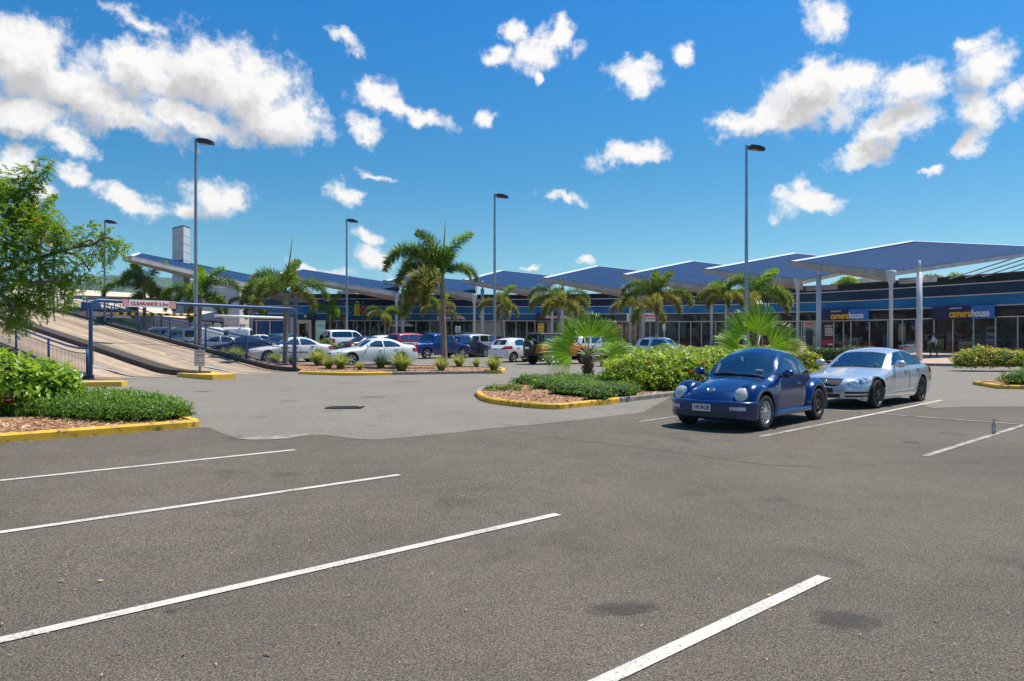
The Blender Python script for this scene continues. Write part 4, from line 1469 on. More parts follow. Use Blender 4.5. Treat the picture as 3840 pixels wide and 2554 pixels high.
for z, c in ((.82, (.05, .10, .16)), (.46, (.12, .16, .35)), (.18, (.10, .33, .55))):
    m = MB(); m.box((0, -.056, h * z), (w * .86, .012, h * .2)); m.obj('picture', pm('display_picture_%d' % int(z * 100), c, .3, var=.5, scale=3), t)
t, w, h = wall_panel_thing('display_stand', 'red display stand with blue and tan boxes in the shop window', 'display', 3540, 3574, 1243, 1318, -.6, pm('grey_frame', (.35, .38, .40), .5), .08, 'back_panel')
for z, hh, c, nm in ((.22, .4, (.55, .03, .03), 'red_box'), (.5, .14, (.02, .16, .38), 'blue_box'), (.74, .26, (.45, .30, .18), 'tan_box')):
    m = MB(); m.box((w * .1, -.2, h * z), (w * .6, .3, h * hh), bev=.02); m.obj(nm, pm('stand_' + nm, c, .5), t)
for u, v, lab in ((3249, 1222, 'blue and yellow teardrop flag inside the glass doors'), (3420, 1222, 'blue and yellow teardrop flag between the two columns'), (3641, 1220, 'blue and yellow teardrop flag above the lettered stand')):
    t, w, h = wall_panel_thing('hanging_flag', lab, 'flag', u - 11, u + 11, v - 18, v + 14, -.25, None)
    k = MB(); k.prism([(-w * .4, h), (w * .1, h * .8), (w * .42, h * .4), (w * .42, h * .25), (-w * .3, h * .25)], -.02, .02, Matrix.Rotation(R(90), 4, 'X')); k.obj('blue_cloth', M_SKYB, t)
    k = MB(); k.prism([(-w * .3, h * .25), (w * .42, h * .25), (w * .4, h * .05), (-w * .2, 0)], -.02, .02, Matrix.Rotation(R(90), 4, 'X')); k.obj('yellow_cloth', M_YTX, t)
t, w, h = wall_panel_thing('window_poster', 'yellow window poster of cars at the electronics shop', 'poster', 2017, 2040, 1213, 1248, .09, pm('yellow_poster', (.62, .50, .05), .5, var=.35, scale=3.0), .02, 'sheet')
place_text('DICK', h * .16, pm('green_print', (.05, .12, .02), .5), t, (0, -.015, h * .82), 1.0, .003)
t, w, h = wall_panel_thing('window_poster', 'large red and cream window picture behind the near fan palm', 'poster', 2296, 2334, 1208, 1280, .09, pm('red_poster', (.30, .02, .02), .5, c2=(.10, .02, .015), scale=1.2), .02, 'sheet')
t, w, h = wall_panel_thing('window_poster', 'yellow window poster partly hidden by the near fan palm', 'poster', 2256, 2283, 1222, 1252, .09, pm('yellow_poster2', (.50, .46, .04), .5, var=.3), .02, 'sheet')
t, w, h = wall_panel_thing('window_poster', 'pale frosted window with faint lettering by the lamp pole', 'poster', 1780, 1886, 1208, 1262, .09, pm('frosted_film', (.24, .28, .25), .5, var=.2), .02, 'sheet')
place_text('Dick Smith', h * .2, pm('pale_print', (.34, .40, .36), .5), t, (0, -.015, h * .68), 1.0, .003)
t, w, h = wall_panel_thing('window_poster', 'brown and cream window picture below the fitness sign', 'poster', 2345, 2384, 1208, 1285, .09, pm('brown_poster', (.40, .28, .18), .5, c2=(.08, .05, .035), scale=1.3), .02, 'sheet')
for u, v, lab in ((1148, 1186, 'round pale lamp above the doorway at the left end'), (1802, 1186, 'round pale lamp on the blue fascia by the slanting palm')):
    p, d, nn = wat(wu(u))
    m = MB(); m.blob(Vector((p.x, p.y, wz(u, v))) + nn * .25, .22, 0, 14, 10); m.blob(Vector((p.x, p.y, wz(u, v))) + nn * .05, (.1, .1, .1))
    tag(m.obj('wall_lamp', pm('pale_lamp_globe', (.62, .56, .48), .4)), lab, 'lamp')
# doorway at the left end with its stone pier
dw = thing('doorway', 'pale stone doorway with octagonal pier at the left end of the shops', 'doorway', Vector((wat(wu(1110))[0].x, wat(wu(1110))[0].y, .85)))
o = Vector(dw.location)
M_STONE = pm('pale_render', (.40, .38, .34), .8, var=.08)
def wq(u, v, out=.4):
    p, d, nn = wat(wu(u)); return Vector((p.x, p.y, wz(u, v))) + nn * out - o
m = MB(); q = [wq(1085, 1196), wq(1100, 1188), wq(1112, 1188), wq(1121, 1202), wq(1121, 1230), wq(1112, 1245), wq(1100, 1290), wq(1085, 1290)]
m.poly(q); m.poly([p + Vector((0, .8, 0)) for p in reversed(q)])
for a, b in zip(q, q[1:] + q[:1]): m.poly([a, a + Vector((0, .8, 0)), b + Vector((0, .8, 0)), b])
m.obj('pier', M_STONE, dw)
m = MB()
for u0, u1, v0, v1 in ((1121, 1170, 1200, 1213), (1121, 1124, 1213, 1290), (1163, 1171, 1213, 1290)):
    a, b = wq(u0, v1, .3), wq(u1, v0, .3)
    m.box((a + b) / 2, (abs(b.x - a.x), .5, abs(b.z - a.z)))
m.obj('door_surround', pm('cream_surround', (.50, .46, .33), .7), dw)
a, b = wq(1145, 1290, .28), wq(1160, 1216, .28)
m = MB(); m.box((a + b) / 2, (b.x - a.x, .05, b.z - a.z)); m.obj('door', pm('pale_glass_door', (.30, .38, .40), .15), dw)
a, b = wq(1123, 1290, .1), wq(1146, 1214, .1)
m = MB(); m.box((a + b) / 2, (b.x - a.x, .05, b.z - a.z)); m.obj('dark_panel', pm('painted_dark_interior', (.012, .010, .010), .9), dw)  # near-black panel closes the gap, the darkness indoors painted on

# ------------------------------------------------------------------ roofs and buildings beyond
M_CREAM = pm('cream_roof_sheeting', (.72, .58, .40), .6, var=.05, scale=.6)
M_CREAM2 = pm('cream_wall', (.55, .45, .33), .8, var=.06)
def slab_roof(name, label, quad, th, walls=None, posts=()):
    o = Vector(quad[0]); t = thing(name, label, 'building', (o.x, o.y, g(o.x, o.y)))
    o = Vector(t.location)
    q = [Vector(p) - o for p in quad]
    m = MB(); m.poly(q); m.poly([p - Vector((0, 0, th)) for p in reversed(q)])
    m.obj('roof', M_CREAM, t)
    m = MB()
    for a, b in zip(q, q[1:] + q[:1]):
        m.poly([a, b, b - Vector((0, 0, th)), a - Vector((0, 0, th))])
    m.obj('fascia', pm('brown_fascia', (.16, .10, .06), .6), t)
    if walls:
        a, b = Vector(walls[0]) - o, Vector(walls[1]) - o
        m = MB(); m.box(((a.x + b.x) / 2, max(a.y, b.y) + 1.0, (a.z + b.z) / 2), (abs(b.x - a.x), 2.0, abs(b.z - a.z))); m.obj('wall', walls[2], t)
    for p in posts:
        p = Vector(p) - o
        m = MB(); m.tube([Vector((p.x, p.y, -.3)), p], .09, 8); m.obj('post', M_BLUE2, t)
    return t


slab_roof('cream_roofed_building', 'cream roofed building behind the leafy tree at the top of the ramp',
          [at(8, 1115, 80), at(225, 1162, 74), at(268, 1094, 96), at(60, 1070, 104)], .3, (at(10, 1200, 88), at(225, 1120, 90), pm('carport_shade', (.02, .025, .035), .8)))  # near-black wall, the shade under the roof put into its colour
slab_roof('cream_roofed_building', 'long low cream roofed building beyond the upper deck railing',
          [at(190, 1104, 104), at(620, 1118, 98), at(620, 1106, 118), at(210, 1081, 124)], .25, (at(200, 1240, 112), at(600, 1112, 112), M_CREAM2))
slab_roof('cream_roofed_building', 'middle cream roof between the upper deck railing and the clearance sign',
          [at(215, 1150, 88), at(470, 1158, 84), at(470, 1128, 100), at(240, 1118, 104)], .25, (at(240, 1260, 96), at(460, 1150, 96), pm('carport_shade', (.02, .025, .035), .8)))  # dark wall block, its colour stands for the shade beneath this roof
slab_roof('awning', 'sloping cream awning beyond the ramp railing, behind the two white vans',
          [at(520, 1178, 70), at(841, 1207.6, 66), at(828.5, 1172, 72), at(520, 1146, 76)], .12, None, [at(832, 1206, 66.6), at(800, 1205, 67), at(713, 1196, 68), at(605, 1188, 69)])
lw = MB(); a, b = at(560, 1300, 76), at(790, 1185, 76)
lw.box(((a.x + b.x) / 2, 76.6, (a.z + b.z) / 2), (b.x - a.x, .3, b.z - a.z))
tag(lw.obj('back_wall', M_GREYP), 'pale block wall under the cream awning', 'wall')
tb = MB(); a, b = at(298, 1156, 66), at(338, 1132, 66)
tb.box(((a.x + b.x) / 2, 67, (a.z + b.z) / 2), (b.x - a.x, 1.6, b.z - a.z), bev=.05)
tag(tb.obj('tarpaulin_cover', pm('blue_tarpaulin', (.01, .06, .24), .5, var=.2)), 'bright blue tarpaulin cover behind the ramp railing', 'cover')
for lab, u0, u1, v0, v1, d, c in (('cream block of flats on the skyline behind the first lamp', 1265, 1332, 1091, 1112, 130, (.62, .50, .34)),
                                  ('pale block on the skyline right of the cream flats', 1334, 1410, 1094, 1112, 150, (.60, .52, .40)),
                                  ('white plant room block on the roof near the camera shop', 3264, 3346, 1038, 1064, 95, (.70, .62, .50)),
                                  ('low cream block on the skyline left of the tallest palm trunk', 1512, 1556, 1095, 1112, 140, (.62, .5, .34))):
    a, b = at(u0, v1, d), at(u1, v0, d)
    t = thing('skyline_building', lab, 'building', (a.x, d, 0))
    m = MB(); m.box(((b.x - a.x) / 2, 4, b.z / 2), (b.x - a.x, 8, b.z)); m.obj('wall', pm('skyline_%d' % u0, c, .8), t)
    m = MB()
    for k in range(3):
        m.box(((b.x - a.x) * (.2 + .3 * k), -.02, b.z - 1.1), (.9, .06, .5))
    m.obj('window', pm('dim_windows', (.30, .22, .15), .5), t)
# wooded hill
hl = MB()
NX, NY = 90, 14
rr = random.Random(11)
prof = [(-900, 55), (-680, 66), (-592, 79), (-523, 88), (-440, 84), (-361, 74), (-200, 40), (0, 20), (80, 12), (200, 10), (420, 8)]
pr = Pch(prof)
from mathutils import noise as mnoise
for j in range(NY + 1):
    for i in range(NX + 1):
        x = -900 + 1320 * i / NX
        f = j / NY
        z = pr(x * 1.0) * math.sin(math.pi * min(1, f * 1.0) * .5) ** 1.2
        z += 3.2 * mnoise.noise(Vector((x * .06, f * 9, 0))) * (f > 0) + 1.2 * mnoise.noise(Vector((x * .25, f * 30, 4)))
        hl.v.append((x, 700 + 260 * f, z - 2))
for j in range(NY):
    for i in range(NX):
        k = j * (NX + 1) + i
        hl.face((k, k + 1, k + NX + 2, k + NX + 1), 0, False)
ho = hl.obj('hill', pm('forest_hillside', (.085, .155, .10), .95, c2=(.03, .07, .05), scale=.09, detail=8, bump=1.0, bscale=.15))
struct(ho)

# ================================================================== VEHICLES
M_TYRE = pm('tyre_rubber', (.022, .021, .020), .85, var=.2, scale=8)
M_ALLOY = pm('alloy_rim', (.55, .55, .56), .28, .75, var=.08)
M_DRIM = pm('dark_alloy_rim', (.075, .072, .07), .35, .6, var=.1)
M_STEELR = pm('brown_steel_rim', (.10, .075, .05), .6, .4, var=.25, scale=9)
M_TRIM = pm('black_plastic_trim', (.022, .022, .024), .6, var=.1)
M_DARK = pm('underbody_black', (.010, .010, .010), .9, var=.1)
M_CHROME = pm('chrome', (.75, .76, .78), .12, .95, var=.03)
M_LENS = pm('headlamp_lens', (.62, .63, .60), .10, .25, c2=(.30, .31, .33), scale=9.0, coat=1.0)
M_CREAML = pm('yellowed_headlamp', (.74, .71, .56), .12, .05, c2=(.50, .49, .42), scale=9.0, coat=1.0)
M_RLENS = pm('red_lamp_lens', (.42, .012, .012), .18, c2=(.22, .006, .006), scale=9, coat=1.0)
M_OLENS = pm('amber_lamp_lens', (.75, .20, .02), .18, coat=1.0)
M_PLATE = pm('number_plate_white', (.74, .73, .70), .45, var=.04)
M_CARGL = glassmat('car_glass', (.015, .022, .026), (.70, .80, .86), .015, 3.1, mixd=.10)
M_TINT = glassmat('tinted_car_glass', (.006, .008, .010), (.14, .17, .20), .015, 2.2)
M_SEAT = pm('dark_seat_cloth', (.05, .05, .052), .9, var=.15)


def paint(name, c, metal=.15, rough=.32, c2=None):
    return pm(name, c, rough, metal, var=.03, scale=1.5, coat=1.0, c2=c2)


def inside(p, poly):
    x, y = p; r = False
    j = len(poly) - 1
    for i in range(len(poly)):
        xi, yi = poly[i]; xj, yj = poly[j]
        if (yi > y) != (yj > y) and x < (xj - xi) * (y - yi) / (yj - yi) + xi:
            r = not r
        j = i
    return r


def rpoly(pts, r=.06, n=3):
    """round the corners of an outline"""
    out = []
    m = len(pts)
    for i in range(m):
        a, b, c = Vector(pts[i - 1]), Vector(pts[i]), Vector(pts[(i + 1) % m])
        d1, d2 = (a - b), (c - b)
        rr_ = min(r, d1.length * .45, d2.length * .45)
        p, q = b + d1.normalized() * rr_, b + d2.normalized() * rr_
        for k in range(n + 1):
            t = k / n
            v = p * (1 - t) ** 2 + b * 2 * t * (1 - t) + q * t * t
            out.append((v.x, v.y))
    return out


def body_mesh(S, NX=64):
    """car shell from a top profile, nose and tail profiles and section shape; x runs from nose (0) to tail (L)"""
    L, W = S['L'], S['W']
    top = Pch(S['top'])
    sidep = Pch(S['side'])
    nose, tail = Pch(S['nose']), Pch(S['tail'])
    plan = Pch(S.get('plan', [(0, .97), (.6, 1.0), (L - .6, 1.0), (L, .97)]))
    zb = S.get('zb', .2)
    kf, kr = S.get('kf', .2), S.get('kr', .12)
    crown = S.get('crown', .05); rc = S.get('rc', .13)
    RE = S.get('re', .09)
    ns, nc, nt = 14, 6, 8
    ts = []
    for i in range(NX + 1):
        ts.append(i / NX * L)
    ts = sorted(set([0, .006, .02, .045, .08] + ts[2:-2] + [L - .08, L - .045, L - .02, L - .006, L]))
    rows = []
    for x in ts:
        d = min(x, L - x)
        ins = RE * (1 - math.sqrt(max(0, 1 - (1 - d / RE) ** 2))) if d < RE else 0
        H = top(x) - ins * .7
        zbb = zb + ins * .5
        r = min(rc, (H - zbb) * .3)
        c = crown * min(1, (H - zbb) / .5)
        pl = plan(x)
        half = lambda z: max(.03, W / 2 * sidep(z) * pl - ins)
        zc = H - c - r
        sec = []
        for j in range(ns):
            z = zbb + (zc - zbb) * j / (ns - 1)
            sec.append((half(z), z))
        Y = half(zc); ry = min(r * 1.5, Y * .6)
        slope = (half(zc) - half(zc - .02)) / .02
        for j in range(1, nc + 1):
            a = math.pi / 2 * j / nc
            sec.append((Y - ry * (1 - math.cos(a)) + slope * r * math.sin(a) * (1 - j / nc), zc + r * math.sin(a)))
        ye = Y - ry
        for j in range(1, nt + 1):
            y = ye * (1 - j / nt)
            sec.append((y, H - c * (y / ye) ** 2))
        rows.append(sec)
    hw = W / 2

    def fx(x, y, z):
        k = min(1.0, abs(y) / hw)
        a = nose(z) + kf * k ** 2.6
        b = L - tail(z) - kr * k ** 2.6
        return a + (x / L) * (b - a)
    bm = bmesh.new()
    grid = []
    for x, sec in zip(ts, rows):
        full = [(y, z) for y, z in sec] + [(-y, z) for y, z in reversed(sec[:-1])]
        grid.append([bm.verts.new((fx(x, y, z), y, z)) for y, z in full])
    n = len(grid[0])
    for i in range(len(ts) - 1):
        for j in range(n - 1):
            bm.faces.new((grid[i][j], grid[i + 1][j], grid[i + 1][j + 1], grid[i][j + 1]))
    # end caps
    for e, x in ((0, 0.0), (-1, L)):
        sec = rows[e]; M = ns + nc
        ncol = 14
        prev = None
        for j in range(M):
            y0, z0 = sec[j]
            H = sec[-1][1]
            row = []
            for q in range(ncol + 1):
                y = y0 * (1 - 2 * q / ncol)
                if q == 0: row.append(grid[e][j]); continue
                if q == ncol: row.append(grid[e][n - 1 - j]); continue
                z = z0
                if j >= M - 3:
                    ye = max(1e-3, sec[M - 1][0])
                    lift = (H - sec[M - 1][1]) * max(0, 1 - (y / ye) ** 2)
                    z = z0 + lift * (j - M + 4) / 3
                row.append(bm.verts.new((fx(x, y, z), y, z)))
            if prev:
                for q in range(ncol):
                    f = (prev[q], prev[q + 1], row[q + 1], row[q])
                    bm.faces.new(f if e == -1 else tuple(reversed(f)))
            prev = row
    bmesh.ops.remove_doubles(bm, verts=bm.verts[:], dist=1e-4)
    bmesh.ops.recalc_face_normals(bm, faces=bm.faces[:])
    return bm


def cut(bm, poly, ax, test, lay, val):
    """cut an outline (in the plane of axes ax) into the faces passing test and tag what lies inside"""
    third = 3 - ax[0] - ax[1]
    lo = [min(p[k] for p in poly) - .08 for k in (0, 1)]; hi = [max(p[k] for p in poly) + .08 for k in (0, 1)]

    def near(f):
        if f[lay] != 0 or not test(f): return False
        a0 = [min(v.co[ax[k]] for v in f.verts) for k in (0, 1)]; a1 = [max(v.co[ax[k]] for v in f.verts) for k in (0, 1)]
        return a1[0] > lo[0] and a0[0] < hi[0] and a1[1] > lo[1] and a0[1] < hi[1]
    box = lambda f: ([min(v.co[ax[k]] for v in f.verts) for k in (0, 1)], [max(v.co[ax[k]] for v in f.verts) for k in (0, 1)])
    cand = {f: box(f) for f in bm.faces if near(f)}
    m = len(poly)
    for i in range(m):
        a, b = poly[i], poly[(i + 1) % m]
        co = Vector((0, 0, 0)); co[ax[0]] = a[0]; co[ax[1]] = a[1]
        no = Vector((0, 0, 0)); no[ax[0]] = -(b[1] - a[1]); no[ax[1]] = b[0] - a[0]
        if no.length < 1e-6: continue
        no.normalize()
        # only faces the outline edge itself runs through
        e0 = [min(a[k], b[k]) - .02 for k in (0, 1)]; e1 = [max(a[k], b[k]) + .02 for k in (0, 1)]
        fs = [f for f, (a0, a1) in cand.items() if a1[0] > e0[0] and a0[0] < e1[0] and a1[1] > e0[1] and a0[1] < e1[1]]
        if not fs: continue
        ed = set(); ve = set()
        for f in fs:
            ed.update(f.edges); ve.update(f.verts)
        for f in fs: del cand[f]
        res = bmesh.ops.bisect_plane(bm, geom=fs + list(ed) + list(ve), dist=1e-4, plane_co=co, plane_no=no)
        for f in res['geom']:
            if isinstance(f, bmesh.types.BMFace): cand[f] = box(f)
    for f in cand:
        if f.is_valid and f[lay] == 0:
            c = f.calc_center_median()
            if inside((c[ax[0]], c[ax[1]]), poly):
                f[lay] = val
    bm.normal_update()


def circle(cx, cz, r, n=22):
    return [(cx + r * math.cos(2 * math.pi * i / n), cz + r * math.sin(2 * math.pi * i / n)) for i in range(n)]


def make_wheel(parent, loc, side, Rw, wid, style, mat_rim, name='wheel'):
    """tyre with its rim as a child; side +1 faces +Y"""
    t = MB()
    M = Matrix.Rotation(R(-90 * side), 4, 'X')
    h = wid / 2
    rim = Rw * S_RIM.get(style, .66)
    t.lathe([(rim, -h * .85), (Rw * .93, -h), (Rw * .99, -h * .75), (Rw, -h * .4), (Rw, h * .4), (Rw * .99, h * .75), (Rw * .93, h), (rim, h * .9), (rim - .004, h * .55)], 30, M)
    w = t.obj(name, M_TYRE, parent, loc)
    r = MB()
    r.lathe([(rim, h * .88), (rim * .985, h * .93), (rim * .93, h * .84), (rim * .9, h * .2), (rim * .88, -h * .5)], 30, M)
    if style == 'steel':
        r.lathe([(rim * .9, h * .35), (rim * .75, h * .55), (rim * .62, h * .42), (rim * .5, h * .75), (rim * .3, h * .8), (rim * .28, h * .55), (.001, h * .55)], 30, M)
        k = MB()
        for q in range(16):
            a = 2 * math.pi * q / 16
            k.blob(M @ Vector((rim * .69 * math.cos(a), rim * .69 * math.sin(a), h * .5)), (.018, .018, .018), 0, 6, 4)
        k.obj('vent_holes', M_DARK, w)
    else:
        r.lathe([(rim * .93, h * .45), (.001, h * .45)], 30, M, mi=1)
        n = {'five': 5, 'multi': 10, 'hubcap': 11, 'six': 6}[style]
        for q in range(n):
            a = 2 * math.pi * q / n
            sw = .55 if style == 'hubcap' else 0
            w0, w1 = {'five': (.20, .26), 'multi': (.075, .10), 'hubcap': (.17, .22), 'six': (.16, .24)}[style]
            pts = []
            for f, ww in ((.12, w0), (.5, (w0 + w1) / 2), (.96, w1)):
                for s_ in (-1, 1):
                    aa = a + sw * f
                    p = Vector((rim * f * math.cos(aa), rim * f * math.sin(aa), 0)) + Vector((-math.sin(aa), math.cos(aa), 0)) * rim * ww * .5 * s_
                    pts.append(M @ Vector((p.x, p.y, h * (.82 + (.06 if f < .3 else 0)))))
            r.poly([pts[0], pts[1], pts[3], pts[2]]); r.poly([pts[2], pts[3], pts[5], pts[4]])
            dz = (M.to_3x3() @ Vector((0, 0, -h * .3)))
            for i_, j_ in ((0, 2), (2, 4), (3, 1), (5, 3)):
                r.poly([pts[i_], pts[j_], pts[j_] + dz, pts[i_] + dz])
        r.lathe([(rim * .22, h * .5), (rim * .22, h * .9), (rim * .12, h * .95), (.001, h * .95)], 16, M)
    r.obj('rim', [mat_rim, M_DARK], w)
    return w


S_RIM = {'steel': .66, 'five': .68, 'multi': .76, 'hubcap': .64, 'six': .66}


def box_at(parent, name, c, size, mat_, rot=None, bev=.0):
    m = MB(); m.box(c, size, 0, rot, bev)
    return m.obj(name, mat_, parent)


def plate(parent, loc, rzv, txt, mat_txt, mat_bg=None, w=.37, h=.13, tilt=0):
    t = MB(); t.box((0, 0, 0), (w, .012, h), bev=.004)
    o = t.obj('number_plate', mat_bg or M_PLATE, parent, loc)
    o.rotation_euler = (tilt, 0, rzv)
    if txt:
        me = textmesh(txt, h * .78, .003, 1.0, 'CENTER', .002)
        xs = [v.co.x for v in me.vertices]; k = w * .86 / (max(xs) - min(xs))
        me.transform(Matrix.Diagonal((k, 1, 1, 1)))
        link('lettering', me, mat_txt, o, (0, -.007, 0))
    return o


def build_car(S, name, label, cat, loc, heading, body, group=None, glass=None, rim=None, ptxt=None, scale=1.0, detail=True):
    t = thing(name, label, cat, loc, heading, group)
    t.scale = (scale,) * 3
    L, W = S['L'], S['W']
    glass = glass or M_CARGL
    bm = body_mesh(S, S.get('nx', 60 if detail else 44))
    lay = bm.faces.layers.int.new('tag')
    tags = {}
    k = [0]

    def newtag(nm, mat_):
        k[0] += 1
        tags[k[0]] = (nm, mat_)
        return k[0]
    bm.normal_update()
    sideL = lambda f: f.normal.y > .30
    sideR = lambda f: f.normal.y < -.30
    a1, a2 = S['axles']
    Rw = S['Rw']; ra = S.get('ra', Rw + .055)
    ARCH = 999
    for ax in (a1, a2):
        poly = circle(ax, Rw * 1.0, ra, 26)
        # arch opens downward
        cut(bm, poly, (0, 2), lambda f: abs(f.calc_center_median().y) > W * .30 and abs(f.normal.y) > .25, lay, ARCH)
        lowp = [(ax - ra, -.3), (ax + ra, -.3), (ax + ra, Rw * 1.0), (ax - ra, Rw * 1.0)]
        cut(bm, lowp, (0, 2), lambda f: abs(f.calc_center_median().y) > W * .30, lay, ARCH)
    bm.normal_update()
    for nm, poly, r, who in S['windows']:
        for tst in (sideL, sideR):
            cut(bm, rpoly(poly, r), (0, 2), lambda f, q=tst: q(f) and f.calc_center_median().z > .5, lay, newtag(nm, M_TINT if who == 'tint' else glass))
            bm.normal_update()
    for nm, poly, r, ax, tst, mm in S['patches']:
        cut(bm, rpoly(poly, r), ax, tst, lay, newtag(nm, glass if mm == 'glass' else (M_TINT if mm == 'tint' else mm)))
        bm.normal_update()
    for nm, poly, r, ax, tst, mm in S.get('mirrored', []):
        for sg in (1, -1):
            pp = rpoly([(p[0] * (sg if ax[0] == 1 else 1), p[1] * (sg if ax[1] == 1 else 1)) for p in poly], r)
            cut(bm, pp, ax, (lambda f, q=tst, s_=sg: q(f) and f.calc_center_median().y * s_ > 0), lay, newtag(nm, mm))
            bm.normal_update()
    doors = []
    for poly in S.get('doors', []):
        for tst in (sideL, sideR):
            v = newtag('door', body); doors.append(v)
            cut(bm, rpoly(poly, .05), (0, 2), tst, lay, v)
            bm.normal_update()
    bvh = BVHTree.FromBMesh(bm)
    xc = (a1 + a2) / 2
    T = lambda p: Vector((xc - p[0], -p[1], p[2]))     # nose-based frame to thing frame (forward = +X)
    groups = {}
    for f in bm.faces:
        groups.setdefault(f[lay], []).append(f)
    made = {}
    for v, fs in groups.items():
        if v == ARCH: continue
        idx = {}; V = []; Fc = []
        for f in fs:
            q = []
            for vv in f.verts:
                if vv.index not in idx or True:
                    key = vv
                    if key not in idx:
                        idx[key] = len(V); V.append(tuple(T(vv.co)))
                    q.append(idx[key])
            Fc.append(q)
        me = bpy.data.meshes.new(tags[v][0] if v else 'body')
        me.from_pydata(V, [], Fc); me.update()
        me.polygons.foreach_set('use_smooth', [True] * len(me.polygons))
        made[v] = link(tags[v][0] if v else 'body', me, tags[v][1] if v else body, t)

    def hit(x, z, sg):
        h = bvh.ray_cast(Vector((x, 3 * sg, z)), Vector((0, -sg, 0)))
        return h[0]

    def ribbon(pts, wd, mat_, nm, sg, off=.004, parent=None):
        m = MB(); prev = None
        P = []
        for (x, z) in pts:
            h = hit(x, z, sg)
            if h: P.append(h + Vector((0, sg * off, 0)))
        for i, p in enumerate(P):
            d = (P[min(i + 1, len(P) - 1)] - P[max(i - 1, 0)])
            if d.length < 1e-6: continue
            n = Vector((d.z, 0, -d.x)); n = n.normalized() * wd / 2 if n.length > 1e-6 else Vector((wd / 2, 0, 0))
            a, b = T(p + n), T(p - n)
            if prev: m.poly([prev[0], a, b, prev[1]])
            prev = (a, b)
        if m.f: return m.obj(nm, mat_, parent or t)

    def dense(poly, step=.06, closed=True):
        out = []
        n = len(poly)
        for i in range(n if closed else n - 1):
            a, b = Vector(poly[i]), Vector(poly[(i + 1) % n])
            q = max(1, int((b - a).length / step))
            out += [tuple(a + (b - a) * j / q) for j in range(q)]
        if closed: out.append(out[0])
        else: out.append(tuple(poly[-1]))
        return out
    # shut lines, handles
    for di, poly in enumerate(S.get('doors', [])):
        for sg, v in ((1, doors[2 * di]), (-1, doors[2 * di + 1])):
            if v not in made: continue
            ribbon(dense(rpoly(poly, .05)), .009, M_TRIM, 'shut_line', sg, .002, made[v])
            hx, hz = S['handles'][di]
            h = hit(hx, hz, sg)
            if h:
                mb = MB(); p = T(h + Vector((0, sg * .02, 0))); mb.box(p, (.20, .035, .032), bev=.01)
                mb.obj('handle', S.get('hmat') or body, made[v])
    for nm, pts, wd, mm in S.get('ribbons', []):
        for sg in (1, -1):
            ribbon(dense(pts, .06, False), wd, mm, nm, sg, .006)
    # window surrounds
    for nm, poly, r, who in S['windows']:
        for sg in (1, -1):
            ribbon(dense(rpoly(poly, r)), .022, M_TRIM, 'window_seal', sg, .003)
    # wheel wells, floor
    m = MB()
    for ax in (a1, a2):
        for sg in (1, -1):
            P = circle(ax, Rw, ra + .012, 20)
            n0 = len(m.v)
            yo, yi = W / 2 * .955, W / 2 - .34
            for (x, z) in P:
                z = max(z, S.get('zb', .2) + .03); m.v.append(tuple(T((x, sg * yo * .985, z)))); m.v.append(tuple(T((x, sg * yi, z))))
            for i in range(len(P)):
                j = (i + 1) % len(P)
                if max(P[i][1], P[j][1]) > S.get('zb', .2) + .03:
                    m.face((n0 + 2 * i, n0 + 2 * j, n0 + 2 * j + 1, n0 + 2 * i + 1))
            m.face([n0 + 2 * i + 1 for i in range(len(P))])
    zf = S.get('zb', .2) + .05
    y_ = W / 2 * .86
    m.poly([T((.25, -y_, zf)), T((.25, y_, zf)), T((L - .25, y_, zf)), T((L - .25, -y_, zf))])
    m.obj('underbody', M_DARK, t)
    # arch lips
    for ax in (a1, a2):
        for sg in (1, -1):
            arc = [(ax + (ra + .018) * math.cos(a), Rw + (ra + .018) * math.sin(a)) for a in np.linspace(-.35, math.pi + .35, 26)]
            ribbon(arc, S.get('lipw', .03), S.get('lip') or body, 'wheel_arch', sg, S.get('lipo', .008))
    # wheels
    ww = S.get('ww', .21)
    sty = S.get('rimstyle', 'five')
    for i, ax in enumerate((a1, a2)):
        for sg in (1, -1):
            st, rm = sty, rim or M_ALLOY
            if 'wheelmap' in S: st, rm = S['wheelmap'][i]
            make_wheel(t, T((ax, sg * (W / 2 - ww / 2 - S.get('wi', .025)), Rw)), -sg, Rw, ww, st, rm)
    # seats and dash
    sx = S.get('seats', [])
    for x in sx:
        for y in (-.36, .36):
            mb = MB(); mb.box(T((x, y, .62)), (.5, .48, .2), bev=.05); mb.box(T((x + .27, y, .90)), (.16, .46, .58), rot=Matrix.Rotation(R(-14), 3, 'Y'), bev=.05)
            mb.box(T((x + .38, y, S.get('headz', 1.2))), (.09, .25, .18), bev=.03)
            mb.obj('seat', M_SEAT, t)
    if 'dash' in S:
        dx, dz = S['dash']
        mb = MB(); mb.box(T((dx, 0, dz)), (.42, W * .66, .14), bev=.05); mb.obj('dashboard', M_SEAT, t)
        mb = MB(); q = [T((dx + .38 + .05 * math.sin(a), .36 + .18 * math.cos(a), dz + .02 + .18 * math.sin(a))) for a in np.linspace(0, 2 * math.pi, 17)]
        mb.tube(q, .016, 6, cap=False); mb.obj('steering_wheel', M_SEAT, t)
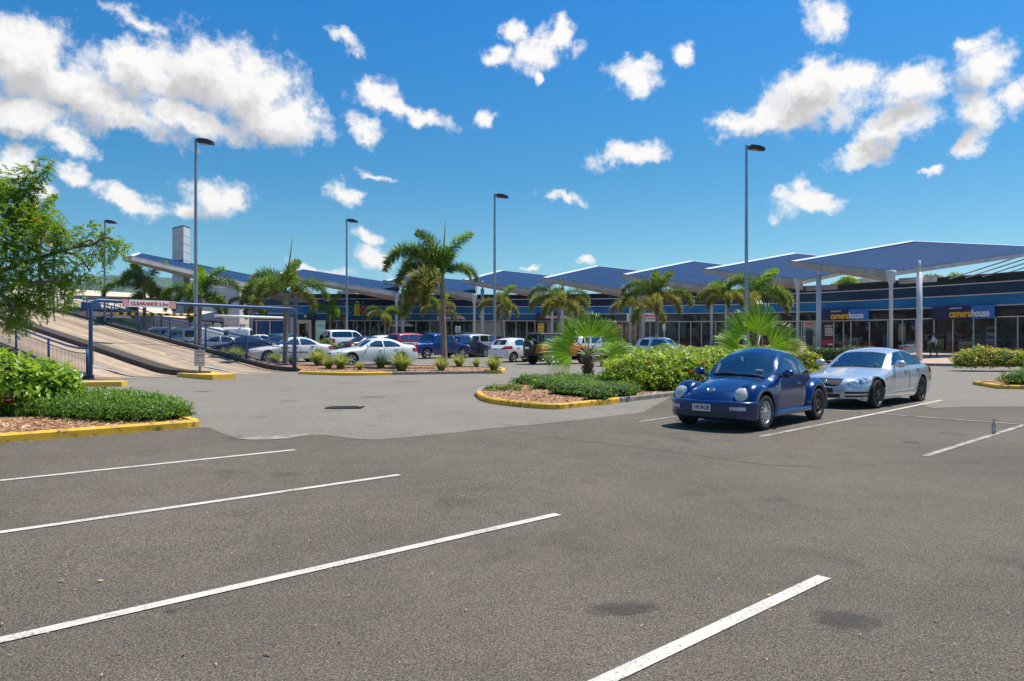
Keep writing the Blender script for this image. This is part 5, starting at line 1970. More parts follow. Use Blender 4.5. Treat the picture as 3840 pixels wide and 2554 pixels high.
    # mirrors
    if 'mirror' in S:
        mx, mz, ms = S['mirror']
        for sg in (1, -1):
            h = hit(mx + .1, mz - .06, sg)
            y0 = h.y if h else sg * W / 2 * .88
            mb = MB(); mb.blob(T((mx, y0 + sg * .17, mz)), (.085 * ms, .115 * ms, .082 * ms), 0, 12, 8)
            mb.tube([T((mx + .06, y0 - sg * .03, mz - .07)), T((mx, y0 + sg * .12, mz - .03))], .022, 6)
            o = mb.obj('mirror', S.get('mmat') or body, t)
            mb = MB(); mb.blob(T((mx + .055, y0 + sg * .17, mz)), (.04, .095 * ms, .066 * ms), 0, 10, 6); mb.obj('mirror_glass', M_CHROME, o)
    # wipers
    for (xa, ya, xb, yb) in S.get('wipers', []):
        P = []
        for q in np.linspace(0, 1, 7):
            x, y = xa + (xb - xa) * q, ya + (yb - ya) * q
            h = bvh.ray_cast(Vector((x, y, 3)), Vector((0, 0, -1)))
            if h[0]: P.append(T(h[0] + Vector((0, 0, .018))))
        if len(P) > 1:
            mb = MB(); mb.tube(P, .011, 5); mb.obj('wiper', M_TRIM, t)
    # plates
    pt = M_RED if ptxt else None
    if 'plate_f' in S:
        x, z = S['plate_f']
        h = bvh.ray_cast(Vector((-2, 0, z)), Vector((1, 0, 0)))
        if h[0]: plate(t, T(h[0] + Vector((-.015, 0, 0))), R(90), ptxt, M_PTX, S.get('pbg'), S.get('pw', .37), .125)
    if 'plate_r' in S:
        z = S['plate_r']
        h = bvh.ray_cast(Vector((L + 2, 0, z)), Vector((-1, 0, 0)))
        if h[0]: plate(t, T(h[0] + Vector((.015, 0, 0))), R(-90), S.get('rtxt'), M_PTX, S.get('pbg'), .37, .12)
    bm.free()
    return t, T, bvh, hit


M_PTX = pm('maroon_plate_letters', (.20, .012, .03), .5)
front = lambda lim: (lambda f: f.calc_center_median().x < lim and f.normal.x < .35)
rear = lambda lim: (lambda f: f.calc_center_median().x > lim and f.normal.x > -.35)
upf = lambda lo, hi: (lambda f: lo < f.calc_center_median().x < hi and f.normal.z > .22)


def clone(S, **k):
    d = dict(S); d.update(k); return d


def scaled(S, sx, sz, **k):
    return clone(S, **k)


SEDAN = dict(L=4.9, W=1.84, axles=(.95, 3.76), Rw=.325, zb=.2, kf=.24, kr=.16,
    top=[(0, .66), (.10, .75), (.45, .84), (1.1, .93), (1.42, .975), (1.60, 1.06), (2.25, 1.385), (2.6, 1.44), (3.0, 1.445), (3.4, 1.39), (3.95, 1.15), (4.15, 1.075), (4.4, 1.05), (4.75, 1.02), (4.9, .93)],
    nose=[(.15, .12), (.30, .03), (.5, 0), (.66, .03), (.78, .10), (1, .14), (1.5, .14)], tail=[(.15, .16), (.35, .03), (.55, 0), (.85, .03), (1.0, .09), (1.5, .09)],
    side=[(.15, .90), (.26, .955), (.5, .995), (.65, 1.0), (.85, .985), (.97, .945), (1.12, .86), (1.3, .745), (1.45, .65)],
    plan=[(0, .90), (.5, .975), (1.2, 1.0), (3.8, 1.0), (4.5, .965), (4.9, .91)],
    windows=[('side_window', [(1.80, 1.0), (2.10, 1.19), (2.38, 1.31), (2.70, 1.335), (2.72, .985)], .04, ''), ('side_window', [(2.80, .985), (2.79, 1.335), (3.10, 1.325), (3.40, 1.25), (3.72, 1.05), (3.70, 1.0)], .04, '')],
    patches=[('windscreen', [(1.58, -.62), (1.52, 0), (1.58, .62), (2.20, .53), (2.16, 0), (2.20, -.53)], .05, (0, 1), upf(1.3, 2.5), 'glass'),
             ('rear_window', [(3.50, -.50), (3.53, 0), (3.50, .50), (4.02, .58), (4.08, 0), (4.02, -.58)], .05, (0, 1), upf(3.2, 4.3), 'glass'),
             ('grille', [(-.34, .60), (.34, .60), (.28, .70), (-.28, .70)], .03, (1, 2), front(.5), M_TRIM),
             ('lower_grille', [(-.55, .27), (.55, .27), (.5, .38), (-.5, .38)], .03, (1, 2), front(.5), M_TRIM)],
    mirrored=[('headlight', [(.40, .60), (.86, .63), (.90, .74), (.44, .71)], .05, (1, 2), front(.5), M_LENS),
              ('taillight', [(.52, .72), (.95, .70), (.95, .93), (.52, .90)], .04, (1, 2), rear(4.45), M_RLENS)],
    doors=[[(1.52, .96), (1.48, .6), (1.55, .30), (2.74, .30), (2.75, .97)], [(2.77, .97), (2.76, .30), (3.25, .30), (3.42, .62), (3.62, .99)]],
    handles=[(2.56, .86), (3.46, .89)], seats=[2.15, 3.0], dash=(1.75, .92), mirror=(1.80, 1.04, 1.0), plate_f=(0, .44), plate_r=.82,
    wipers=[(1.55, -.45, 1.62, .1), (1.55, .1, 1.62, .6)])
HATCH = clone(SEDAN, L=4.2, W=1.76, axles=(.85, 3.45), Rw=.315, kf=.26, kr=.12,
    top=[(0, .68), (.10, .78), (.40, .88), (.95, 1.0), (1.15, 1.06), (1.95, 1.43), (2.3, 1.50), (2.9, 1.515), (3.5, 1.46), (3.72, 1.40), (3.98, 1.12), (4.12, .95), (4.2, .88)],
    tail=[(.15, .14), (.3, .03), (.5, 0), (.8, .02), (1.0, .05), (1.2, .07), (1.5, .07)], nose=[(.15, .1), (.3, .02), (.5, 0), (.7, .04), (.85, .12), (1.5, .12)],
    side=[(.15, .90), (.26, .955), (.5, .995), (.7, 1.0), (.9, .98), (1.0, .945), (1.2, .86), (1.4, .76), (1.52, .69)],
    plan=[(0, .88), (.5, .97), (1.0, 1.0), (3.3, 1.0), (3.9, .97), (4.2, .93)],
    windows=[('side_window', [(1.45, 1.04), (1.75, 1.22), (2.05, 1.37), (2.40, 1.39), (2.42, 1.03)], .04, ''), ('side_window', [(2.50, 1.03), (2.49, 1.39), (2.95, 1.385), (3.22, 1.30), (3.30, 1.08), (3.15, 1.03)], .05, '')],
    patches=[('windscreen', [(1.22, -.60), (1.15, 0), (1.22, .60), (1.90, .54), (1.86, 0), (1.90, -.54)], .05, (0, 1), upf(1.0, 2.2), 'glass'),
             ('rear_window', [(-.56, 1.06), (.56, 1.06), (.50, 1.37), (-.50, 1.37)], .08, (1, 2), rear(3.55), 'tint'),
             ('grille', [(-.34, .62), (.34, .62), (.28, .72), (-.28, .72)], .03, (1, 2), front(.5), M_TRIM), ('lower_grille', [(-.55, .27), (.55, .27), (.5, .42), (-.5, .42)], .03, (1, 2), front(.5), M_TRIM),
             ('bumper_insert', [(-.6, .24), (.6, .24), (.56, .33), (-.56, .33)], .03, (1, 2), rear(3.9), M_TRIM)],
    mirrored=[('headlight', [(.36, .64), (.80, .66), (.84, .84), (.5, .80)], .05, (1, 2), front(.5), M_LENS), ('taillight', [(.40, .84), (.50, .78), (.95, .80), (.95, 1.0), (.62, .98)], .05, (1, 2), rear(3.55), M_RLENS)],
    doors=[[(1.18, .98), (1.15, .6), (1.22, .28), (2.44, .28), (2.45, 1.02)], [(2.47, 1.02), (2.46, .28), (2.95, .28), (3.12, .62), (3.22, 1.02)]],
    handles=[(2.26, .90), (3.04, .92)], seats=[1.85, 2.7], dash=(1.45, .95), mirror=(1.48, 1.08, 1.0), plate_r=.80, headz=1.25,
    wipers=[])
SUV = clone(SEDAN, L=4.8, W=1.88, axles=(.92, 3.75), Rw=.36, zb=.30, kf=.2, kr=.1,
    top=[(0, .80), (.1, .92), (.5, 1.02), (1.05, 1.10), (1.25, 1.15), (2.0, 1.60), (2.35, 1.68), (3.2, 1.72), (4.2, 1.68), (4.42, 1.62), (4.66, 1.20), (4.76, 1.02), (4.8, .95)],
    tail=[(.25, .12), (.4, .02), (.6, 0), (.9, .02), (1.1, .05), (1.3, .06), (1.7, .06)], nose=[(.2, .1), (.4, .02), (.6, 0), (.8, .03), (1.0, .12), (1.7, .12)],
    side=[(.2, .92), (.32, .96), (.6, .995), (.8, 1.0), (1.0, .985), (1.12, .955), (1.3, .90), (1.55, .815), (1.7, .76)],
    plan=[(0, .90), (.5, .97), (1.1, 1.0), (4.0, 1.0), (4.5, .98), (4.8, .94)],
    windows=[('side_window', [(1.62, 1.16), (1.95, 1.38), (2.22, 1.54), (2.58, 1.56), (2.60, 1.14)], .04, ''), ('side_window', [(2.68, 1.14), (2.68, 1.56), (3.40, 1.56), (3.50, 1.14)], .05, ''), ('side_window', [(3.60, 1.14), (3.58, 1.55), (4.12, 1.52), (4.28, 1.18), (4.2, 1.14)], .06, '')],
    patches=[('windscreen', [(1.32, -.66), (1.25, 0), (1.32, .66), (1.96, .60), (1.92, 0), (1.96, -.60)], .05, (0, 1), upf(1.1, 2.3), 'glass'),
             ('rear_window', [(-.66, 1.16), (.66, 1.16), (.60, 1.54), (-.60, 1.54)], .08, (1, 2), rear(4.2), 'tint'),
             ('grille', [(-.42, .72), (.42, .72), (.38, .88), (-.38, .88)], .03, (1, 2), front(.5), M_TRIM), ('lower_grille', [(-.6, .36), (.6, .36), (.5, .5), (-.5, .5)], .03, (1, 2), front(.5), M_TRIM)],
    mirrored=[('headlight', [(.46, .72), (.86, .74), (.90, .92), (.5, .90)], .04, (1, 2), front(.5), M_LENS), ('taillight', [(.72, .76), (.97, .76), (.97, 1.12), (.76, 1.12)], .03, (1, 2), rear(4.3), M_RLENS)],
    doors=[[(1.30, 1.08), (1.28, .7), (1.35, .40), (2.62, .40), (2.63, 1.13)], [(2.65, 1.13), (2.64, .40), (3.20, .40), (3.42, .75), (3.53, 1.13)]],
    handles=[(2.44, 1.0), (3.34, 1.02)], seats=[2.0, 2.95], dash=(1.62, 1.05), mirror=(1.62, 1.2, 1.1), plate_r=.86, headz=1.36, wipers=[])
VAN = clone(SUV, L=4.9, W=1.72, axles=(1.05, 3.6), Rw=.33, zb=.28, kf=.14, kr=.06,
    top=[(0, .95), (.12, 1.08), (.45, 1.22), (.62, 1.35), (1.25, 1.88), (1.6, 1.97), (3.0, 2.0), (4.5, 1.98), (4.8, 1.94), (4.9, 1.88)],
    tail=[(.25, .06), (.4, .0), (.9, 0), (1.6, .03), (2, .06)], nose=[(.2, .08), (.4, .0), (.7, 0), (.95, .05), (1.1, .1), (2, .1)],
    side=[(.2, .93), (.32, .97), (.6, 1.0), (1.0, .995), (1.2, .975), (1.6, .92), (1.95, .85)],
    plan=[(0, .93), (.5, .985), (1.1, 1.0), (4.0, 1.0), (4.9, .98)],
    windows=[('side_window', [(1.02, 1.22), (1.40, 1.68), (2.0, 1.70), (2.02, 1.20)], .05, ''), ('side_window', [(2.2, 1.22), (2.2, 1.70), (3.3, 1.70), (3.3, 1.22)], .06, 'tint')],
    patches=[('windscreen', [(.66, -.66), (.60, 0), (.66, .66), (1.22, .62), (1.18, 0), (1.22, -.62)], .05, (0, 1), upf(.4, 1.5), 'glass'),
             ('rear_window', [(-.62, 1.2), (.62, 1.2), (.58, 1.72), (-.58, 1.72)], .06, (1, 2), rear(4.6), 'tint'), ('grille', [(-.4, .72), (.4, .72), (.36, .86), (-.36, .86)], .03, (1, 2), front(.5), M_TRIM)],
    mirrored=[('headlight', [(.46, .74), (.80, .76), (.84, .96), (.5, .94)], .04, (1, 2), front(.5), M_LENS), ('taillight', [(.68, .7), (.86, .7), (.86, 1.1), (.68, 1.1)], .02, (1, 2), rear(4.7), M_RLENS)],
    doors=[[(.95, 1.16), (1.45, .5), (1.5, .38), (2.06, .38), (2.07, 1.18)]], handles=[(1.9, 1.05)], seats=[1.6], dash=(1.0, 1.1), mirror=(1.1, 1.3, 1.2), plate_r=.6, headz=1.4)
UTE = clone(SUV, L=5.1, W=1.86, axles=(.95, 3.98), Rw=.37, zb=.36,
    top=[(0, .86), (.1, .97), (.5, 1.05), (1.1, 1.12), (1.3, 1.17), (1.95, 1.62), (2.25, 1.70), (2.9, 1.72), (3.25, 1.66), (3.45, 1.18), (3.52, 1.12), (4.2, 1.11), (5.0, 1.10), (5.1, 1.05)],
    tail=[(.25, .1), (.4, .02), (.6, 0), (.9, 0), (1.1, .02), (1.7, .02)],
    windows=[('side_window', [(1.62, 1.18), (1.92, 1.4), (2.15, 1.55), (2.5, 1.57), (2.52, 1.16)], .04, 'tint'), ('side_window', [(2.6, 1.16), (2.6, 1.57), (3.0, 1.56), (3.12, 1.17)], .05, 'tint')],
    patches=[('windscreen', [(1.36, -.66), (1.30, 0), (1.36, .66), (1.92, .60), (1.88, 0), (1.92, -.60)], .05, (0, 1), upf(1.1, 2.2), 'glass'),
             ('rear_window', [(3.27, -.56), (3.27, .56), (3.42, .60), (3.42, -.60)], .03, (0, 1), upf(3.2, 3.5), 'tint'),
             ('grille', [(-.42, .72), (.42, .72), (.38, .92), (-.38, .92)], .03, (1, 2), front(.5), M_TRIM), ('rear_bumper', [(-.80, .46), (.80, .46), (.80, .60), (-.80, .60)], .03, (1, 2), rear(4.9), M_TRIM)],
    mirrored=[('headlight', [(.46, .78), (.86, .80), (.90, .98), (.5, .96)], .04, (1, 2), front(.5), M_LENS), ('taillight', [(.70, .70), (.97, .70), (.97, 1.04), (.70, 1.04)], .03, (1, 2), rear(4.75), M_RLENS)],
    doors=[[(1.32, 1.10), (1.30, .75), (1.36, .46), (2.54, .46), (2.55, 1.15)], [(2.57, 1.15), (2.56, .46), (3.1, .46), (3.2, .8), (3.22, 1.15)]],
    handles=[(2.36, 1.02), (3.06, 1.03)], plate_r=.86, mirror=(1.62, 1.22, 1.1))
JEEP = clone(SUV, L=4.1, W=1.80, axles=(.75, 3.3), Rw=.40, zb=.48, kf=.05, kr=.03, rc=.07, re=.05, crown=.02,
    top=[(0, 1.05), (.1, 1.10), (1.1, 1.16), (1.35, 1.18), (1.42, 1.24), (1.72, 1.78), (1.9, 1.84), (3.9, 1.84), (4.05, 1.80), (4.1, 1.76)],
    tail=[(.2, .0), (1.0, 0), (1.85, .06)], nose=[(.2, .0), (.9, 0), (1.85, .03)],
    side=[(.2, .84), (.5, .86), (.8, .88), (1.15, .87), (1.2, .86), (1.8, .78)], plan=[(0, .86), (.6, .9), (1.3, 1.0), (4.1, 1.0)],
    windows=[('side_window', [(1.75, 1.24), (1.92, 1.66), (2.42, 1.68), (2.44, 1.22)], .04, ''), ('side_window', [(2.58, 1.22), (2.58, 1.70), (3.9, 1.70), (3.9, 1.22)], .05, 'tint')],
    patches=[('windscreen', [(1.44, -.6), (1.44, .6), (1.70, .58), (1.70, -.58)], .03, (0, 1), upf(1.3, 1.9), 'glass'),
             ('rear_window', [(-.62, 1.24), (.62, 1.24), (.58, 1.70), (-.58, 1.70)], .05, (1, 2), rear(3.9), 'tint'),
             ('hardtop', [(2.46, 1.19), (2.46, 1.95), (4.3, 1.95), (4.3, 1.19)], .0, (0, 2), lambda f: True, M_TRIM), ('rear_bumper', [(-.85, .50), (.85, .50), (.85, .66), (-.85, .66)], .02, (1, 2), rear(3.9), M_TRIM)],
    mirrored=[('headlight', [(.38, .80), (.62, .80), (.62, 1.02), (.38, 1.02)], .08, (1, 2), front(.4), M_LENS), ('taillight', [(.62, .78), (.76, .78), (.76, 1.0), (.62, 1.0)], .02, (1, 2), rear(3.95), M_RLENS)],
    doors=[[(1.5, 1.18), (1.5, .56), (2.44, .56), (2.44, 1.18)]], handles=[(2.3, 1.05)], seats=[2.1], dash=(1.6, 1.1), mirror=(1.62, 1.32, 1.2), headz=1.4, lip=M_TRIM, lipw=.14, lipo=.05, ww=.25, wi=-.04)

M_WHT = paint('white_car_paint', (.78, .77, .75), .0, .3)
M_WHT2 = paint('warm_white_car_paint', (.76, .73, .69), .0, .3)
M_SILV = paint('silver_car_paint', (.50, .51, .53), .55, .32)
M_NAVYC = paint('navy_car_paint', (.010, .018, .060), .3, .25)
M_BLK = paint('black_car_paint', (.012, .012, .016), .2, .25)
M_REDC = paint('rose_red_car_paint', (.34, .035, .055), .3, .3)
M_BLUC = paint('blue_car_paint', (.012, .035, .16), .4, .28)
M_TEAL = paint('teal_car_paint', (.04, .22, .30), .4, .3)
M_ORG = paint('orange_car_paint', (.72, .20, .012), .0, .3)
M_DKB = paint('dark_blue_car_paint', (.010, .016, .05), .3, .25)
H45 = R(45); H225 = R(225)


def park(S, name, label, cat, u, d, heading, body, **k):
    p = xd(u, d)
    return build_car(S, name, label, cat, p, heading, body, **k)


GC = 'cars parked in the lot before the shops'
# ---- white saloon behind the ramp fence
park(clone(SEDAN, rimstyle='six', ribbons=[('rub_strip', [(1.6, .56), (3.2, .56)], .055, M_TRIM)], hmat=M_TRIM), 'saloon_car', 'white saloon with black side strip behind the last railing bay', 'car', 1082, 42.4, R(214), M_WHT2, group=GC)
# ---- white sports saloon with boot spoiler
t, T, b, h = park(clone(SEDAN, L=4.9, W=1.9, rimstyle='five', Rw=.34,
    top=[(0, .66), (.10, .75), (.45, .86), (1.1, .96), (1.42, 1.0), (1.60, 1.07), (2.25, 1.40), (2.6, 1.465), (3.0, 1.475), (3.4, 1.43), (3.95, 1.24), (4.15, 1.17), (4.4, 1.13), (4.75, 1.12), (4.9, 1.0)]),
    'saloon_car', 'white saloon with boot spoiler behind the grass tufts', 'car', 1388, 39.6, R(214), M_WHT, group=GC)
m = MB(); m.box(T((4.72, 0, 1.20)), (.34, 1.3, .035), bev=.012); m.box(T((4.7, .5, 1.15)), (.12, .06, .1)); m.box(T((4.7, -.5, 1.15)), (.12, .06, .1)); m.obj('spoiler', M_WHT, t)
# ---- row seen from behind
t, T, b, h = park(clone(SUV, L=4.75, W=1.86, rtxt='8T4 GXU', rimstyle='six'), 'estate_car', 'silver estate with roof rails, tail towards the median', 'car', 1815, 54.5, H45, M_SILV, group=GC)
for sg in (1, -1):
    m = MB(); m.tube([T((2.3, sg * .62, 1.70)), T((2.4, sg * .62, 1.77)), T((4.0, sg * .62, 1.77)), T((4.15, sg * .62, 1.69))], .025, 6); m.obj('roof_rail', M_TRIM, t)
park(clone(HATCH, rimstyle='five', rtxt='677 RWV'), 'hatchback_car', 'white hatchback with large red tail lamps beside the orange four wheel drive', 'car', 1946, 46.2, H45, M_WHT, group=GC)
t, T, b, h = park(JEEP, 'four_wheel_drive', 'orange four wheel drive with black hardtop and covered spare wheel', 'car', 2092, 43.6, R(40), M_ORG, group=GC, rim=M_ALLOY)
M_ = Matrix.Translation(T((4.32, .02, .98))) @ Matrix.Rotation(R(90), 4, 'Y')
m = MB(); m.lathe([(.01, -.15), (.36, -.15), (.41, -.10), (.41, .10), (.36, .15), (.01, .15)], 28, M_); sp = m.obj('spare_wheel', pm('grey_vinyl_cover', (.035, .035, .038), .6, var=.1), t)
me = textmesh('Jeep', .17, .006, 1.15, 'CENTER', .004)
link('lettering', me, M_CHROME, sp, T((4.475, .02, .98)), R(-90))
m = MB(); m.box(T((4.2, -.55, .42)), (.3, .34, .1), bev=.02); m.obj('tow_step', M_TRIM, t)
# white car just right of it, mostly behind the fan palm
park(SUV, 'estate_car', 'white wagon half hidden behind the near fan palm', 'car', 2240, 52.0, R(30), M_WHT2, group=GC)
# ---- pick-up, dark hatch, red wagon
t, T, b, h = park(clone(UTE, rtxt='590 SBM'), 'pickup_truck', 'dark blue twin cab pickup behind the tallest palm trunk', 'truck', 1640, 50.5, R(43), M_BLUC, group=GC, glass=M_TINT)
m = MB(); m.tube([T((5.2, 0, .40)), T((5.28, 0, .44)), T((5.28, 0, .5))], .035, 8); m.blob(T((5.28, 0, .52)), .05); m.obj('tow_bar', M_CHROME, t)
m = MB(); m.box(T((5.09, 0, .98)), (.03, .6, .06), bev=.01); m.obj('tailgate_handle', M_CHROME, t)
park(clone(HATCH, top=[(0, .70), (.10, .82), (.40, .95), (.95, 1.1), (1.15, 1.16), (1.95, 1.52), (2.3, 1.59), (2.9, 1.61), (3.6, 1.60), (3.9, 1.54), (4.02, 1.2), (4.12, 1.0), (4.2, .92)],
    mirrored=[HATCH['mirrored'][0], ('taillight', [(.66, .80), (.97, .80), (.97, 1.46), (.74, 1.46)], .05, (1, 2), rear(3.55), M_RLENS)]),
    'hatchback_car', 'dark navy hatchback with tall red lamps between pickup and silver estate', 'car', 1742, 53.0, H45, M_DKB, group=GC)
park(SUV, 'estate_car', 'rose red wagon left of the blue pickup', 'car', 1560, 56.5, R(42), M_REDC, group=GC)
# ---- second row: off-road wagon with spare wheel, black saloon, small white hatch
t, T, b, h = park(clone(SUV, L=4.9, W=1.88, Rw=.39, zb=.42,
    top=[(0, .92), (.1, 1.02), (.5, 1.12), (1.15, 1.2), (1.35, 1.25), (2.0, 1.76), (2.3, 1.86), (3.2, 1.9), (4.5, 1.88), (4.72, 1.82), (4.82, 1.4), (4.88, 1.1), (4.9, 1.0)],
    windows=[('side_window', [(1.72, 1.26), (2.02, 1.50), (2.28, 1.68), (2.62, 1.71), (2.64, 1.24)], .04, 'tint'), ('side_window', [(2.70, 1.24), (2.70, 1.71), (4.46, 1.70), (4.56, 1.30), (4.4, 1.24)], .12, 'tint')],
    patches=[SUV['patches'][0], ('rear_window', [(-.64, 1.25), (.64, 1.25), (.58, 1.72), (-.58, 1.72)], .08, (1, 2), rear(4.3), 'tint')], doors=[[(1.38, 1.18), (1.36, .8), (1.42, .52), (2.66, .52), (2.67, 1.23)]], handles=[(2.45, 1.1)]),
    'four_wheel_drive', 'white off-road wagon with black spare wheel on its tailgate', 'car', 1318, 63.5, R(40), M_WHT, group=GC)
make_wheel(t, T((5.05, .08, 1.12)), 1, .38, .24, 'steel', M_TRIM, 'spare_wheel').rotation_euler = (0, 0, R(-90))
park(SEDAN, 'saloon_car', 'black saloon roof showing behind the white spoiler saloon', 'car', 1396, 55.5, R(42), M_BLK, group=GC, detail=False)
park(HATCH, 'hatchback_car', 'small white hatchback left of the rose red wagon', 'car', 1462, 58.5, R(42), M_WHT, group=GC, detail=False)
# ---- cars beyond the ramp railing
park(clone(SEDAN, top=[(x, z * 1.0) for x, z in SEDAN['top']]), 'saloon_car', 'dark navy saloon with raked windscreen behind the ramp railing', 'car', 905, 48.0, R(206), M_NAVYC, group=GC)
park(SEDAN, 'saloon_car', 'black saloon between the dark navy and the teal cars', 'car', 1032, 52.5, R(205), M_BLK, group=GC, detail=False)
t, T, b, h = park(clone(SUV, top=[(x, .72 + (z - .72) * .82 if z > .72 else z) for x, z in SUV['top']],
    windows=[(n_, [(x, .72 + (z - .72) * .82) for x, z in p_], r_, w_) for n_, p_, r_, w_ in SUV['windows']]), 'estate_car', 'teal estate with roof rails facing the shop doors', 'car', 1090, 60.0, R(-20), M_TEAL, group=GC, detail=False)
park(SEDAN, 'saloon_car', 'white saloon roof beyond the dark navy car', 'car', 955, 60.0, R(200), M_WHT, group=GC, detail=False)
park(clone(SEDAN, rimstyle='six'), 'saloon_car', 'silver saloon nose to the ramp railing, left of the navy car', 'car', 800, 49.5, R(206), M_SILV, group=GC, detail=False)
t, T, b, h = park(VAN, 'van', 'white van with timber roof rack beyond the ramp railing', 'van', 815, 57.0, R(190), M_WHT, group=GC)
m = MB()
for y in (-.5, 0, .5): m.box(T((2.9, y, 2.14)), (3.4, .1, .06))
m.obj('roof_rack', pm('timber_rack', (.45, .32, .18), .7), t)
for x in (1.6, 2.9, 4.2):
    m = MB(); m.box(T((x, 0, 2.07)), (.06, 1.5, .06)); m.tube([T((x, .7, 1.95)), T((x, .7, 2.3))], .03, 6); m.tube([T((x, -.7, 1.95)), T((x, -.7, 2.3))], .03, 6); m.obj('rack_bar', M_TRIM, t)
t, T, b, h = park(clone(VAN, ribbons=[('red_stripe', [(1.2, .62), (4.7, .62)], .16, M_RED), ('blue_stripe', [(1.2, .86), (4.7, .86)], .10, pm('blue_stripe', (.01, .06, .35), .4))]), 'van', 'white van with red and blue side stripes beyond the ramp railing', 'van', 700, 55.0, R(205), M_WHT, group=GC)
park(VAN, 'van', 'plain white van furthest up beside the ramp railing', 'van', 612, 62.0, R(205), M_WHT2, group=GC, detail=False)
# ---- small white off-roader before the gym windows
park(clone(SUV, L=3.9, W=1.74, axles=(.8, 3.1), Rw=.35, zb=.36, rimstyle='six', lip=pm('grey_cladding', (.22, .23, .25), .6), lipw=.10, lipo=.02,
    top=[(0, .82), (.1, .92), (.5, 1.0), (.95, 1.06), (1.12, 1.1), (1.75, 1.55), (2.05, 1.63), (2.9, 1.66), (3.5, 1.62), (3.66, 1.54), (3.8, 1.2), (3.87, 1.0), (3.9, .95)],
    windows=[('side_window', [(1.42, 1.10), (1.70, 1.32), (1.98, 1.48), (2.55, 1.50), (2.70, 1.12), (2.66, 1.08)], .05, ''), ('side_window', [(2.84, 1.10), (2.82, 1.50), (3.3, 1.47), (3.42, 1.12)], .06, 'tint')],
    patches=[('windscreen', [(1.18, -.62), (1.12, 0), (1.18, .62), (1.72, .56), (1.68, 0), (1.72, -.56)], .05, (0, 1), upf(1.0, 2.0), 'glass'), ('rear_window', [(-.58, 1.12), (.58, 1.12), (.54, 1.46), (-.54, 1.46)], .08, (1, 2), rear(3.4), 'tint')],
    mirrored=[('headlight', [(.42, .72), (.78, .74), (.82, .90), (.46, .88)], .04, (1, 2), front(.5), M_LENS), ('taillight', [(.66, .72), (.92, .72), (.92, 1.04), (.72, 1.04)], .03, (1, 2), rear(3.4), M_RLENS)],
    doors=[[(1.2, 1.04), (1.18, .7), (1.24, .44), (2.72, .44), (2.73, 1.06)]], handles=[(2.52, .96)], seats=[1.75], dash=(1.45, 1.02), mirror=(1.46, 1.14, 1.0)),
    'small_four_wheel_drive', 'small white three door off-roader behind the clipped hedges', 'car', 2498, 47.0, R(-32), M_WHT, group=GC)

